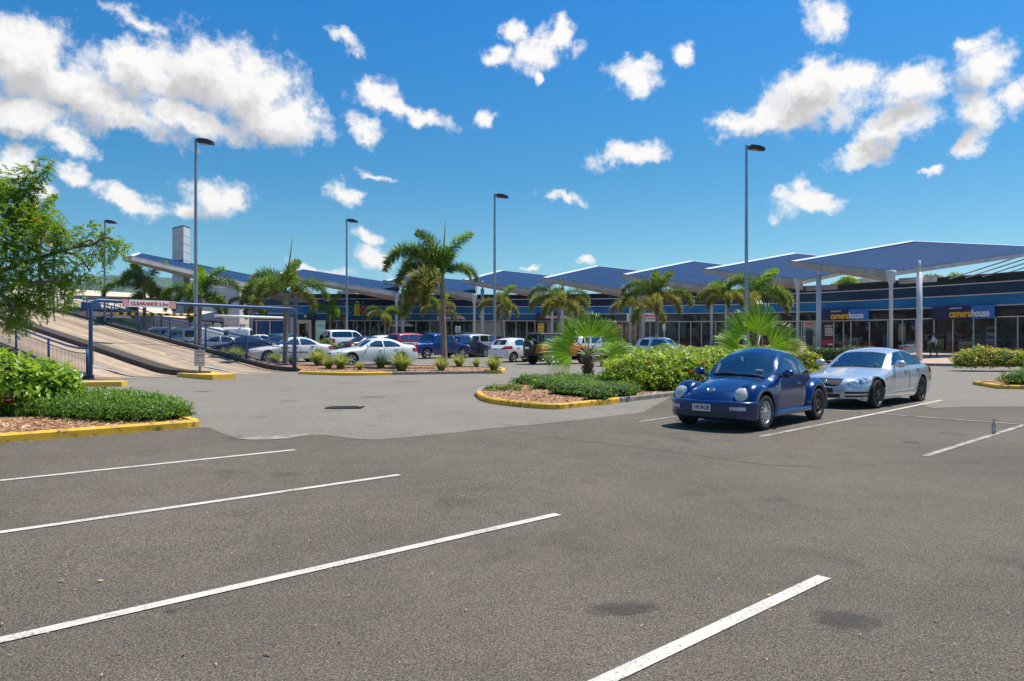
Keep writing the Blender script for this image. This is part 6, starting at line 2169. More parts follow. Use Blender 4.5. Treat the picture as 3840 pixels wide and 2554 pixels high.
# ================================================================== SILVER SALOON (right foreground)
M_SILV2 = paint('bright_silver_paint', (.56, .575, .60), .5, .27)
XF = clone(SEDAN, L=4.96, W=1.877, axles=(.90, 3.81), Rw=.345, zb=.19, kf=.40, kr=.22, nx=86, rc=.14, crown=.055, re=.12,
    top=[(0, .66), (.10, .74), (.35, .80), (.9, .885), (1.35, .955), (1.55, .985), (1.72, 1.06), (2.35, 1.375), (2.70, 1.445), (3.05, 1.46), (3.45, 1.42), (3.95, 1.27), (4.30, 1.14), (4.55, 1.08), (4.82, 1.05), (4.96, .98)],
    nose=[(.15, .10), (.26, .02), (.45, 0), (.60, .02), (.72, .08), (.85, .16), (1.5, .16)], tail=[(.15, .2), (.35, .04), (.6, 0), (.9, .02), (1.05, .07), (1.5, .07)],
    side=[(.15, .89), (.24, .945), (.45, .985), (.62, 1.0), (.82, .985), (.95, .945), (1.10, .86), (1.28, .755), (1.46, .645)],
    plan=[(0, .88), (.4, .955), (.9, .995), (1.4, .985), (2.5, .99), (3.6, 1.0), (4.3, .975), (4.96, .90)],
    windows=[('side_window', [(1.98, 1.02), (2.26, 1.20), (2.50, 1.315), (2.80, 1.345), (2.83, 1.0)], .04, ''), ('side_window', [(2.88, 1.0), (2.86, 1.348), (3.15, 1.345), (3.52, 1.255), (3.54, 1.02)], .03, ''),
             ('side_window', [(3.58, 1.02), (3.56, 1.245), (3.85, 1.10), (3.92, 1.03)], .03, '')],
    patches=[('windscreen', [(1.74, -.66), (1.58, -.36), (1.54, 0), (1.58, .36), (1.74, .66), (2.36, .545), (2.31, 0), (2.36, -.545)], .05, (0, 1), upf(1.4, 2.7), 'glass'),
             ('rear_window', [(3.60, -.50), (3.63, 0), (3.60, .50), (4.25, .56), (4.32, 0), (4.25, -.56)], .05, (0, 1), upf(3.4, 4.6), 'glass'),
             ('grille', [(-.27, .53), (.27, .53), (.36, .62), (.37, .71), (-.37, .71), (-.36, .62)], .06, (1, 2), front(.5), pm('black_mesh', (.012, .012, .013), .5, bump=1.0, bscale=90)),
             ('lower_grille', [(-.34, .265), (.34, .265), (.34, .36), (-.34, .36)], .02, (1, 2), front(.6), M_TRIM)],
    mirrored=[('headlight', [(.42, .60), (.60, .575), (.84, .60), (.885, .70), (.80, .735), (.68, .74), (.60, .70), (.50, .66)], .04, (1, 2), front(.62), pm('dark_lamp_bowl', (.42, .46, .50), .12, .4, c2=(.14, .16, .18), scale=14, coat=1.0)),
              ('indicator', [(.845, .60), (.95, .62), (.95, .72), (.89, .705)], .02, (1, 2), front(.60), M_OLENS),
              ('lower_intake', [(.44, .365), (.86, .375), (.86, .42), (.44, .42)], .02, (1, 2), front(.8), M_TRIM), ('lower_intake', [(.44, .275), (.84, .295), (.84, .335), (.44, .325)], .02, (1, 2), front(.8), M_TRIM),
              ('taillight', [(.45, .80), (.95, .76), (.95, .98), (.45, .95)], .05, (1, 2), rear(4.4), M_RLENS)],
    doors=[[(1.72, .99), (1.62, .75), (1.60, .34), (2.84, .34), (2.86, 1.0)], [(2.88, 1.0), (2.86, .34), (3.28, .34), (3.46, .62), (3.74, 1.02)]],
    handles=[(2.66, .885), (3.50, .91)], seats=[2.35, 3.2], dash=(2.05, .88), mirror=(1.98, 1.05, 1.15), rimstyle='multi', ww=.25, plate_f=(0, .44), pbg=M_TRIM,
    ribbons=[('sill_crease', [(1.55, .36), (3.15, .40)], .05, pm('bright_sill', (.7, .71, .73), .2, .6)), ('side_vent', [(1.36, .70), (1.39, .80)], .10, M_CHROME), ('chrome_strip', [(1.95, .995), (3.9, 1.01)], .018, M_CHROME)],  # first entry is a flat brighter strip along the sill, no crease shaped
    wipers=[(1.66, -.50, 1.62, .12), (1.60, -.02, 1.72, .62)])
xf, T, bvx, hitx = build_car(XF, 'silver_saloon', 'silver saloon with black alloy wheels parked behind the blue beetle car', 'car', (9.62, 20.0, g(9.62, 20.0)), R(222.5), M_SILV2, rim=M_DRIM, scale=1.03)
# headlamp projectors
for sg in (1, -1):
    for y, z, r in ((.71, .66, .055), (.52, .62, .04)):
        h_ = bvx.ray_cast(Vector((-2, sg * y, z)), Vector((1, 0, 0)))
        if h_[0]:
            m = MB(); m.lathe([(r, 0), (r * .9, .02), (r * .7, .025), (.001, .015)], 14, Matrix.Translation(T(h_[0] + Vector((.005, 0, 0)))) @ Matrix.Rotation(R(90), 4, 'Y'))
            m.obj('lamp_projector', M_CHROME, xf)
h_ = bvx.ray_cast(Vector((-2, 0, .63)), Vector((1, 0, 0)))
if h_[0]:
    m = MB(); m.lathe([(.055, 0), (.05, .012), (.001, .016)], 16, Matrix.Translation(T(h_[0])) @ Matrix.Rotation(R(90), 4, 'Y'))
    m.blob(T(h_[0] + Vector((-.02, 0, .012))), (.012, .022, .022)); m.blob(T(h_[0] + Vector((-.02, 0, -.018))), (.010, .030, .014))
    m.obj('badge', M_CHROME, xf)
m = MB(); P_ = []
for y in np.linspace(-.38, .38, 15):
    h_ = bvx.ray_cast(Vector((-2, y, .715)), Vector((1, 0, 0)))
    if h_[0]: P_.append(T(h_[0] + Vector((-.004, 0, 0))))
m.tube(P_, .014, 6); m.obj('grille_surround', M_CHROME, xf)
box_at(xf, 'registration_label', T((1.82, -.48, 1.04)), (.012, .10, .045), pm('yellow_label', (.6, .7, .15), .5))

# ================================================================== BLUE BEETLE-SHAPED CAR
M_BLUP = paint('metallic_blue_paint', (.004, .026, .125), .45, .24)
BT = clone(SEDAN, L=4.05, W=1.60, axles=(.80, 3.31), Rw=.325, zb=.22, kf=.34, kr=.36, nx=90, rc=.15, crown=.055, re=.16, ra=.40,
    top=[(0, .60), (.10, .70), (.35, .80), (.75, .895), (1.10, .945), (1.20, .965), (1.30, 1.015), (1.78, 1.33), (2.05, 1.435), (2.35, 1.495), (2.6, 1.485), (2.9, 1.42), (3.2, 1.29), (3.5, 1.10), (3.8, .86), (3.95, .72), (4.05, .62)],
    nose=[(.15, .08), (.26, .01), (.42, 0), (.52, .02), (.62, .07), (.75, .16), (1.5, .2)], tail=[(.15, .14), (.3, .02), (.45, 0), (.6, .02), (.8, .12), (1.5, .2)],
    side=[(.15, .93), (.26, .97), (.45, 1.0), (.62, 1.0), (.80, .985), (.95, .955), (1.08, .90), (1.25, .80), (1.40, .69), (1.5, .6)],
    plan=[(0, .90), (.3, .95), (.9, .95), (1.4, 1.0), (2.6, 1.0), (3.3, .93), (4.05, .80)],
    windows=[('side_window', [(1.50, .985), (1.72, 1.14), (1.95, 1.265), (2.20, 1.345), (2.44, 1.365), (2.50, .96)], .03, ''),
             ('quarter_window', [(2.57, .96), (2.53, 1.355), (2.75, 1.32), (3.00, 1.21), (3.22, 1.05), (3.26, .99)], .03, '')],
    patches=[('windscreen', [(1.42, -.62), (1.26, -.33), (1.22, 0), (1.26, .33), (1.42, .62), (1.95, .52), (1.91, 0), (1.95, -.52)], .05, (0, 1), upf(1.15, 2.2), 'glass'),
             ('rear_window', [(2.95, -.42), (2.92, 0), (2.95, .42), (3.45, .46), (3.50, 0), (3.45, -.46)], .06, (0, 1), upf(2.8, 3.7), 'glass'),
             ('sunroof', [(2.02, -.38), (2.0, 0), (2.02, .38), (2.55, .40), (2.56, 0), (2.55, -.40)], .05, (0, 1), upf(1.95, 2.7), M_BLUP)],
    mirrored=[],
    doors=[[(1.32, .93), (1.34, .6), (1.42, .30), (2.50, .30), (2.54, .6), (2.52, .95)]], handles=[(2.33, .80)], hmat=M_BLUP, seats=[1.95], dash=(1.66, .86), headz=1.12,
    mirror=(1.55, 1.01, 1.05), wheelmap=[('hubcap', M_ALLOY), ('steel', M_STEELR)], ww=.21, wi=-.045, lipw=.012, wipers=[(1.36, -.55, 1.30, .02), (1.30, -.08, 1.40, .55)],
    pw=.37)
BT.pop('plate_f')
bt, T, bvb, hitb = build_car(BT, 'beetle_car', 'dark blue beetle-shaped car with round headlamps, nearest the camera', 'car', (5.05, 15.35, g(5.05, 15.35)), R(226.5), M_BLUP, ptxt='142·RQB', scale=1.03)


def fender(x0, z0, front_, sg):
    """bulging wing: an arched shell round the wheel"""
    NA, NP = 30, 10
    V = []
    m = MB()
    a0, a1 = (-.30, math.pi + .22) if front_ else (-.22, math.pi + .30)
    for i in range(NA + 1):
        a = a0 + (a1 - a0) * i / NA           # angle 0 points to the tail, pi to the nose
        ca, sa = math.cos(a), math.sin(a)
        # crown of the arch is thick, feet are thin; the front wing reaches forward to the lamp
        s_ = max(0, sa)
        fwd = max(0, -ca) if front_ else max(0, ca)
        ro = .385
        th = .07 + .055 * s_ + .18 * fwd * (s_ * .9 + .35)
        row = []
        for j in range(NP + 1):
            f = j / NP
            b = math.pi * .84 * f
            r = ro + th * (math.sin(b) if b < math.pi / 2 else math.sin(b) ** .42)
            y = .865 - .215 * (1 - math.cos(b)) ** 1.1
            if j == 0: y = .848
            x = x0 + r * ca
            z = z0 + r * sa
            lim = .10 + .32 * (1 - (y / .865)) ** 1.0 * 0
            if front_ and x < .10: x = .10 + (x - .10) * .35
            if (not front_) and x > 3.98: x = 3.98 + (x - 3.98) * .35
            if z < .20: z = .20
            row.append((x, sg * y * (1.0 if front_ else .985), z))
        xe, ye_, ze = row[-1]; row.append((x0 + (xe - x0) * .72, sg * .40, max(.2, z0 + (ze - z0) * .62)))
        # turn in under the lip
        row = [(x0 + (ro + .004) * ca, sg * .80, max(.2, z0 + (ro + .004) * sa))] + row
        V.append(row)
    n = len(V[0])
    for row in V:
        for p in row: m.v.append(tuple(T(p)))
    for i in range(NA):
        for j in range(n - 1):
            f = (i * n + j, i * n + j + 1, (i + 1) * n + j + 1, (i + 1) * n + j)
            m.face(f if sg < 0 else tuple(reversed(f)), 0, True)
    return m.obj('fender', M_BLUP, bt)


for sg in (1, -1):
    fender(.80, .325, True, sg); fender(3.31, .325, False, sg)
    # running board
    m = MB(); m.tube([T((1.12, sg * .775, .27)), T((1.3, sg * .80, .27)), T((2.85, sg * .80, .27)), T((3.0, sg * .775, .27))], .062, 10); m.obj('running_board', M_BLUP, bt)
    # round headlamp, leaning back with the wing
    M_ = Matrix.Translation(T((.255, sg * .618, .672))) @ Matrix.Rotation(R(sg * -13), 4, 'Z') @ Matrix.Rotation(R(90 - 26), 4, 'Y') @ Matrix.Diagonal((1.12, 1, 1, 1))
    m = MB(); m.lathe([(.118, -.05), (.122, 0), (.114, .012), (.109, .010)], 28, M_); hl_ = m.obj('headlight', M_CHROME, bt)
    m = MB(); m.lathe([(.112, .006), (.095, .024), (.06, .036), (.001, .041)], 28, M_); m.obj('lens', M_CREAML, hl_)
    # small side repeater
    h_ = hitb(1.40, .76, sg)
    if h_:
        m = MB(); m.blob(T(h_), (.02, .012, .02)); m.obj('side_repeater', M_LENS, bt)
    m = MB(); m.lathe([(.085, 0), (.08, .02), (.001, .03)], 18, Matrix.Translation(T((3.98, sg * .58, .66))) @ Matrix.Rotation(R(-90), 4, 'Y')); m.obj('taillight', M_RLENS, bt)
# bonnet line
P_ = []
for a in np.linspace(math.pi * .02, math.pi * .98, 28):
    y = .56 * math.cos(a); x = 1.16 - .98 * math.sin(a) ** .8
    h_ = bvb.ray_cast(Vector((x, y, 3)), Vector((0, 0, -1)))
    if h_[0]: P_.append(T(h_[0] + Vector((0, 0, .001))))
m = MB(); m.tube(P_, .006, 5); m.obj('bonnet_gap', M_DARK, bt)
# badge
h_ = bvb.ray_cast(Vector((.30, 0, 3)), Vector((0, 0, -1)))
nrm = Vector((h_[1].x, h_[1].y, h_[1].z)); nT = Vector((-nrm.x, -nrm.y, nrm.z)).normalized()
M_ = Matrix.Translation(T(h_[0])) @ nT.to_track_quat('Z', 'Y').to_matrix().to_4x4()
m = MB(); m.lathe([(.070, -.004), (.072, .008), (.062, .012), (.060, .006), (.001, .006)], 24, M_); bd = m.obj('badge', M_CHROME, bt)
m = MB()
for pts in ([(-.026, .055), (0, .012), (.026, .055)], [(-.052, .022), (-.024, -.048), (0, -.006), (.024, -.048), (.052, .022)]):
    m.tube([M_ @ Vector((y * 1.0, x * 1.0, .011)) if False else M_ @ Vector((x, y, .011)) for x, y in pts], .005, 5)
m.obj('emblem', pm('badge_blue', (.12, .18, .34), .4), bd)
# full-width rounded bumper with its air slot, lamps and plate
def bump(y, off, xo=.46, a_=.458, b_=.868):
    k = min(1, abs(y) / b_)
    x = xo - a_ * (1 - k ** 2.9) ** (1 / 2.0)
    n = Vector((-(1 - k ** 3), math.copysign(k ** 3, y), 0)); n = n.normalized() if n.length > 0 else Vector((-1, 0, 0))
    return Vector((x + off * -n.x, y - off * n.y, 0))
ys = [math.sin(t_) * .8679 for t_ in np.linspace(-math.pi / 2, math.pi / 2, 45)]
def band_on(prof, name, mat_, y0=-1, y1=1, parent=bt):
    m = MB(); rows = []
    for y in (ys if y0 == -1 else np.linspace(y0, y1, 15)):
        k = len(m.v); rows.append(k)
        for off, z in prof:
            p_ = bump(y, off); p_.z = z; m.v.append(tuple(T(p_)))
    n = len(prof)
    for i in range(len(rows) - 1):
        for j in range(n - 1): m.face((rows[i] + j, rows[i] + j + 1, rows[i + 1] + j + 1, rows[i + 1] + j), 0, True)
    return m.obj(name, mat_, parent)
bp_ = band_on([(.08, .20), (.03, .215), (.008, .26), (0, .36), (.0, .44), (-.004, .475), (-.016, .50), (-.016, .516), (.01, .54), (.06, .553), (.16, .56)], 'bumper', M_BLUP)
band_on([(-.004, .25), (-.005, .30), (-.005, .345)], 'air_slot', M_TRIM, -.60, .60, bp_)
for z in (.275, .30, .325): band_on([(-.009, z - .004), (-.009, z + .004)], 'slat', pm('grey_slat', (.06, .06, .065), .5), -.58, .58, bp_)
for sg in (1, -1):
    band_on([(-.002, .385), (-.014, .40), (-.014, .44), (-.002, .455)], 'fog_lamp', M_LENS, min(sg * .50, sg * .74), max(sg * .50, sg * .74), bp_)
plate(bt, T(Vector((bump(0, -.02).x, .02, .42))), R(90), '142·RQB', M_PTX, None, .37, .128)
box_at(bt, 'registration_label', T((1.46, -.40, 1.045)), (.012, .14, .07), pm('blue_white_label', (.45, .6, .72), .5), rot=Matrix.Rotation(R(30), 3, 'Y'))
m = MB(); m.tube([T((1.90, .02, 1.34)), T((1.90, .02, 1.24))], .004, 4); m.blob(T((1.90, .02, 1.20)), (.012, .035, .05)); m.obj('hanging_ornament', M_PLATE, bt)

# ================================================================== PLANTS
NR = np.random.default_rng(7)


def unit(a):
    return a / np.maximum(1e-9, np.linalg.norm(a, axis=1))[:, None]


def leaf_mesh(name, pos, nrm, dirs, ln, wd, fold=.25, parts=1):
    """diamond leaves: base, two shoulders, tip; shoulders lifted so that each leaf is slightly cupped"""
    n = len(pos)
    dirs = unit(dirs)
    side = unit(np.cross(dirs, nrm)); up = np.cross(side, dirs)
    ln = np.broadcast_to(np.asarray(ln, float), (n,))[:, None]; wd = np.broadcast_to(np.asarray(wd, float), (n,))[:, None]
    b = pos; tip = pos + dirs * ln - up * ln * .12
    m1 = pos + dirs * ln * .45 + side * wd * .5 + up * wd * fold
    m2 = pos + dirs * ln * .45 - side * wd * .5 + up * wd * fold
    mid = pos + dirs * ln * .5
    V = np.stack([b, m1, tip, m2, mid], 1).reshape(-1, 3)
    k = np.arange(n)[:, None] * 5
    Fa = np.concatenate([k + np.array([[0, 1, 2, 4]]), k + np.array([[0, 4, 2, 3]])], 0)
    me = bpy.data.meshes.new(name)
    me.vertices.add(len(V)); me.vertices.foreach_set('co', V.astype(np.float32).ravel())
    me.loops.add(Fa.size); me.loops.foreach_set('vertex_index', Fa.astype(np.int32).ravel())
    me.polygons.add(len(Fa)); me.polygons.foreach_set('loop_start', (np.arange(len(Fa)) * 4).astype(np.int32)); me.polygons.foreach_set('loop_total', np.full(len(Fa), 4, np.int32))
    me.update(calc_edges=True); me.validate()
    return me


M_HEDGE = leafmat('hedge_leaves', (.12, .25, .012), (.46, .56, .04), .40, .38, .45, (.52, .58, .14))
M_HEDGE2 = leafmat('clipped_hedge_leaves', (.09, .19, .015), (.36, .46, .04), .38, .4, .45)
M_DHEDGE = leafmat('dark_hedge_leaves', (.035, .085, .012), (.13, .20, .03), .3, .4, .4)
M_BUSH = leafmat('broad_bush_leaves', (.11, .25, .012), (.40, .54, .035), .40, .36, .45, (.46, .54, .12))
M_COVER = leafmat('groundcover_leaves', (.055, .15, .012), (.19, .34, .03), .38, .42, .35)
M_FINE = leafmat('fine_tree_leaves', (.07, .185, .012), (.25, .42, .03), .45, .42, .4, (.50, .44, .03))
M_PALMA = leafmat('palm_leaflets', (.055, .13, .016), (.22, .32, .045), .38, .42, .45)
M_PALMB = leafmat('bronzed_palm_leaflets', (.10, .14, .018), (.38, .36, .075), .35, .42, .45)
M_PALMY = leafmat('young_palm_leaflets', (.10, .25, .014), (.30, .46, .035), .42, .40, .4)
M_FAN = leafmat('fan_palm_blades', (.12, .28, .012), (.34, .52, .03), .45, .38, .45)
M_FANY = leafmat('yellowing_fan_blades', (.20, .24, .02), (.48, .42, .09), .35, .45, .4)
M_GRASSA = leafmat('grass_blades', (.12, .20, .02), (.46, .50, .10), .4, .45, .35, (.66, .58, .30))
M_CORE = pm('shade_dark_fill', (.03, .05, .012), .95, var=.4, scale=9)  # dark green for the solid fill, inner shade put into its colour
M_TRUNK = pm('palm_trunk', (.33, .25, .19), .85, c2=(.20, .145, .11), scale=5, bump=.4, bscale=14)
M_SHAFT = pm('green_crownshaft', (.30, .32, .14), .5, c2=(.20, .24, .10), scale=3)
M_BARK = pm('tree_bark', (.20, .12, .09), .9, var=.3, scale=12)
M_FLR = pm('red_blossom', (.62, .03, .025), .5, var=.2)
M_FLP = pm('pink_blossom', (.70, .16, .16), .5, var=.2)
M_FLY = leafmat('golden_blossom', (.62, .34, .02), (.78, .50, .05), .3)


def trunk_rings(mb, p0, p1, r0, r1, n=14, bulge=.25):
    """palm trunk with leaf-scar rings"""
    L = (p1 - p0).length
    k = max(6, int(L / .11))
    path, rad = [], []
    for i in range(k + 1):
        f = i / k
        for o, s_ in ((0, 1.0), (.55 / k, .955)):
            if i == k and o: continue
            ff = min(1, f + o)
            path.append(p0.lerp(p1, ff)); rad.append((r0 + (r1 - r0) * ff + bulge * r0 * math.exp(-ff * 7)) * s_)
    mb.tube(path, rad, n)


def make_frond(length, el0, curl, seed, full=.64, nst=44):
    """foxtail frond lying along +X: arching midrib set all round with narrow leaflets"""
    r = np.random.default_rng(seed)
    pts = []; p = np.array([0., 0, 0]); e = el0
    N = 40
    for i in range(N + 1):
        pts.append(p.copy())
        t = i / N
        e -= curl / N * (.5 + 1.1 * t)
        p = p + np.array([math.cos(e), 0, math.sin(e)]) * length / N
    pts = np.array(pts)
    P, Dn, Nn, Ln = [], [], [], []
    for i in range(nst):
        t = .12 + .88 * i / (nst - 1)
        q = t * N; a = min(N - 1, int(q)); c = pts[a] + (pts[a + 1] - pts[a]) * (q - a)
        tg = pts[min(N, a + 1)] - pts[max(0, a - 1)]; tg = tg / np.linalg.norm(tg)
        s_ = np.array([0, 1., 0]); u_ = np.cross(s_, tg) * -1
        env = full * (0.55 + .45 * math.sin(math.pi * min(1, t * 1.02) ** .75)) * (1.0 if t < .9 else .85)
        for k in range(11):
            th = 2 * math.pi * (k + (i % 2) * .5) / 11 + r.normal(0, .18)
            rad = s_ * math.cos(th) + u_ * math.sin(th)
            d = rad * 1.0 + tg * (.45 + .3 * r.random()) + np.array([0, 0, -.16])
            P.append(c); Dn.append(d); Nn.append(tg + r.normal(0, .3, 3)); Ln.append(env * r.uniform(.8, 1.15))
    P, Dn, Nn, Ln = map(np.array, (P, Dn, Nn, Ln))
    me = leaf_mesh('frond', P, Nn, Dn, Ln, .060, .1)
    # midrib joined into the same mesh
    mb = MB(); mb.tube([Vector(x) for x in pts[::4]], [.035 * (1 - .8 * i / 10) + .006 for i in range(len(pts[::4]))], 5)
    bm = bmesh.new(); bm.from_mesh(me); m2 = mb.mesh('rib'); bm.from_mesh(m2); bm.to_mesh(me); bm.free(); bpy.data.meshes.remove(m2)
    return me


FR = {}
for nm, ln, e0, cu in (('up', 2.9, R(80), R(60)), ('high', 3.7, R(68), R(140)), ('mid', 3.3, R(42), R(120)), ('low', 2.9, R(14), R(105)), ('hang', 2.5, R(-15), R(75))):
    for s_ in (0, 1):
        FR[nm, s_] = make_frond(ln, e0, cu, len(FR) + 3)
FRM = {}


def frond_mesh(kind, v, matk):
    key = (kind, v, matk)
    if key not in FRM:
        me = FR[kind, v].copy(); me.name = 'frond'
        me.materials.append({'a': M_PALMA, 'b': M_PALMB, 'y': M_PALMY}[matk])
        FRM[key] = me
    return FRM[key]


GP = 'feathery foxtail palms in the car park'


def palm(label, base, top, fr, tr=.12, size=1.0, spears=(), lean=None):
    """fr: list of (azimuth deg as seen: 0 right, 90 away, 180 left, 270 towards us; kind; material)"""
    t = thing('palm_tree', label, 'palm', base, 0, GP)
    top = top - base
    sh = Vector((0, 0, .75 * size))
    m = MB(); trunk_rings(m, Vector((0, 0, -.1)), top - sh * .9, tr, tr * .78); m.obj('trunk', M_TRUNK, t)
    m = MB(); q = top - sh
    m.tube([q, q + sh * .2, q + sh * .6, top + Vector((0, 0, .1))], [tr * .80, tr * .92, tr * .72, tr * .35], 12); m.obj('crownshaft', M_SHAFT, t)
    rr_ = random.Random(label)
    for i, q_ in enumerate(fr):
        az, kind, mk = q_[:3]
        o = bpy.data.objects.new('frond', frond_mesh(kind, i % 2, mk)); col.objects.link(o); o.parent = t
        s_ = size * rr_.uniform(.93, 1.07) * (q_[3] if len(q_) > 3 else 1)
        o.location = top + Vector((0, 0, .02))
        o.rotation_euler = (rr_.uniform(-.15, .15), rr_.uniform(-.06, .06), R(az + rr_.uniform(-8, 8)))
        o.scale = (s_,) * 3
    for (dx, hz) in spears:
        m = MB(); m.tube([top + Vector((0, 0, 0)), top + Vector((dx * .5, 0, hz * .5)), top + Vector((dx, 0, hz))], [.05, .042, .022], 5); m.obj('spear_leaf', M_PALMA, t)
    return t


def rnd_fronds(seed, n=9, mk='a', ups=1):
    r = random.Random(seed)
    out = []
    kinds = ['high', 'mid', 'mid', 'low', 'mid', 'low', 'hang', 'high', 'low', 'mid']
    for i in range(n):
        k = 'up' if i < ups else kinds[i % len(kinds)]
        mm = mk if r.random() < .75 else ('b' if mk == 'a' else 'a')
        if k in ('low', 'hang') and r.random() < .5: mm = 'b'
        if k == 'up': mm = 'y'
        out.append((i * 137.5 + r.uniform(0, 40), k, mm))
    return out


def pl(u0, u1, vt, d, dz=.11):
    b = xd(u0, d, dz)
    x = (u1 - CX) / F * d
    return b, Vector((x, d, CAMZ + (CY - vt) / F * d))


PALMS = [
    ('tallest palm, its plume crown well above the roofs, in the grass median', 1668, 1659, 1030, 35.5,
     [(178, 'high', 'a', 1.0), (195, 'high', 'a', .9), (176, 'mid', 'a', .88), (192, 'mid', 'a', .8), (4, 'mid', 'a', .66), (-8, 'mid', 'a', .56), (215, 'low', 'b', .9), (232, 'hang', 'b', 1.0), (205, 'hang', 'b', 1.1), (90, 'high', 'a', .9), (150, 'high', 'a', .95), (20, 'up', 'y', .85), (170, 'up', 'a', .95)], .145, 1.0, ((.15, 2.6),)),
    ('palm beside the right post of the blue gantry, with a tall bare spear', 1071, 1071, 1098, 37.0,
     [(170, 'high', 'a'), (186, 'mid', 'a'), (0, 'mid', 'a'), (-20, 'low', 'b'), (255, 'mid', 'a'), (100, 'high', 'a'), (60, 'up', 'a'), (215, 'low', 'b')], .14, .76, ((.35, 2.75),)),
    ('palm behind the lettered clearance board', 540, 542, 1096, 52.0, rnd_fronds(2, 9, 'a', 2), .15, .92, ()),
    ('palm with a bright upright new frond in front of the first lamp pole', 747, 750, 1116, 46.0, [(0, 'up', 'y'), (120, 'up', 'y')] + rnd_fronds(3, 7, 'a', 0), .15, .84, ()),
    ('small shaggy palm before the grey anchor wall, behind the hanging white pipe', 938, 940, 1140, 61.0, rnd_fronds(4, 9, 'b', 1), .12, .66, ()),
    ('young palm left of the bag-shaped sign', 1240, 1238, 1172, 66.0, rnd_fronds(5, 7, 'y', 1), .10, .68, ()),
    ('young palm right of the bag-shaped sign', 1446, 1444, 1188, 64.5, [(0, 'high', 'a'), (190, 'high', 'a'), (170, 'mid', 'b'), (0, 'mid', 'a'), (270, 'low', 'b'), (60, 'high', 'y'), (300, 'low', 'b')], .10, .62, ()),
    ('bright green palm partly hidden behind the tallest palm trunk', 1652, 1650, 1168, 62.0, [(60, 'up', 'y'), (200, 'up', 'y')] + rnd_fronds(8, 6, 'b', 0), .11, .62, ()),
    ('palm with a slanting trunk behind the central lamp pole', 1892, 1880, 1148, 57.0, rnd_fronds(9, 8, 'b', 1), .13, .66, ()),
    ('palm with two thin flower spikes, left of a twin', 2093, 2095, 1138, 54.0, [(178, 'mid', 'b'), (190, 'high', 'a'), (0, 'high', 'a'), (-5, 'mid', 'b'), (320, 'low', 'b'), (225, 'low', 'b'), (90, 'high', 'a'), (275, 'mid', 'b'), (150, 'mid', 'a')], .135, .80, ((.15, 1.9), (.55, 2.0))),
    ('palm just behind the one with flower spikes', 2133, 2132, 1162, 57.0, rnd_fronds(12, 6, 'b', 0), .12, .72, ()),
    ('palm in front of the fitness sign, straight pale trunk', 2458, 2466, 1122, 48.0, [(175, 'high', 'a'), (190, 'mid', 'a'), (5, 'mid', 'a'), (-15, 'mid', 'b'), (80, 'up', 'a'), (250, 'low', 'b'), (310, 'low', 'b'), (120, 'high', 'a'), (40, 'up', 'a')], .14, .84, ()),
    ('shorter palm left of the fitness sign, drooping crown', 2398, 2402, 1156, 55.0, rnd_fronds(13, 7, 'b', 0), .12, .78, ()),
    ('palm at the foot of the tallest lamp pole, left of a twin', 2731, 2731, 1112, 46.5, [(170, 'mid', 'a'), (190, 'mid', 'b'), (200, 'low', 'b'), (20, 'mid', 'a'), (250, 'low', 'b'), (300, 'low', 'b'), (90, 'high', 'a'), (120, 'high', 'y')], .12, .66, ()),
    ('palm at the foot of the tallest lamp pole with a bright new frond', 2842, 2840, 1118, 44.5, [(150, 'high', 'a'), (30, 'up', 'y'), (0, 'mid', 'b'), (-10, 'mid', 'b'), (200, 'high', 'a'), (245, 'low', 'b'), (300, 'mid', 'a'), (80, 'high', 'a'), (330, 'low', 'b')], .13, .80, ()),
    ('dark palm behind the leafy tree above the ramp', 150, 150, 840, 76.0, rnd_fronds(15, 9, 'a', 1), .2, 1.25, ()),
]
for lab, u0, u1, vt, d, fr, tr, size, sp in PALMS:
    b, tp = pl(u0, u1, vt, d)
    palm(lab, b, tp, fr, tr, size, sp)

# ------------------------------------------------------------------ fan palms
def fan_leaf(rad, seed, spread=R(150), nseg=34):
    """round pleated leaf in the XY plane, midrib along +X, blade split into narrow tips"""
    r = random.Random(seed)
    mb = MB()
    for k in range(nseg):
        a0 = -spread / 2 + spread * k / nseg; a1 = -spread / 2 + spread * (k + 1) / nseg; am = (a0 + a1) / 2
        L = rad * (1 - .22 * abs(am / (spread / 2)) ** 2) * r.uniform(.95, 1.03)
        z = lambda f, pl_: .10 * rad * f * f * (-1) + pl_
        rim = .52
        droop = r.uniform(.03, .26) * rad
        tw = (a1 - a0) * .06
        def pt(rr_, a, zz): return (rr_ * math.cos(a), rr_ * math.sin(a), zz)
        p0 = pt(.02, am, 0)
        e0, em, e1 = pt(L * rim, a0, z(rim, 0)), pt(L * rim, am, z(rim, .020 * rad)), pt(L * rim, a1, z(rim, 0))
        t0 = pt(L * .85, am - tw * 3.4, z(.85, .006) - droop * .2); t1 = pt(L * .85, am + tw * 3.4, z(.85, .006) - droop * .2)
        tm = pt(L, am + r.uniform(-.01, .01), z(1, 0) - droop)
        n = len(mb.v)
        mb.v += [p0, e0, em, e1, t0, t1, tm]
        mb.face((n, n + 1, n + 2)); mb.face((n, n + 2, n + 3)); mb.face((n + 1, n + 4, n + 2)); mb.face((n + 2, n + 5, n + 3)); mb.face((n + 2, n + 4, n + 6, n + 5))
    return mb.mesh('leaf')


FANS = [fan_leaf(1.0, s) for s in range(3)]


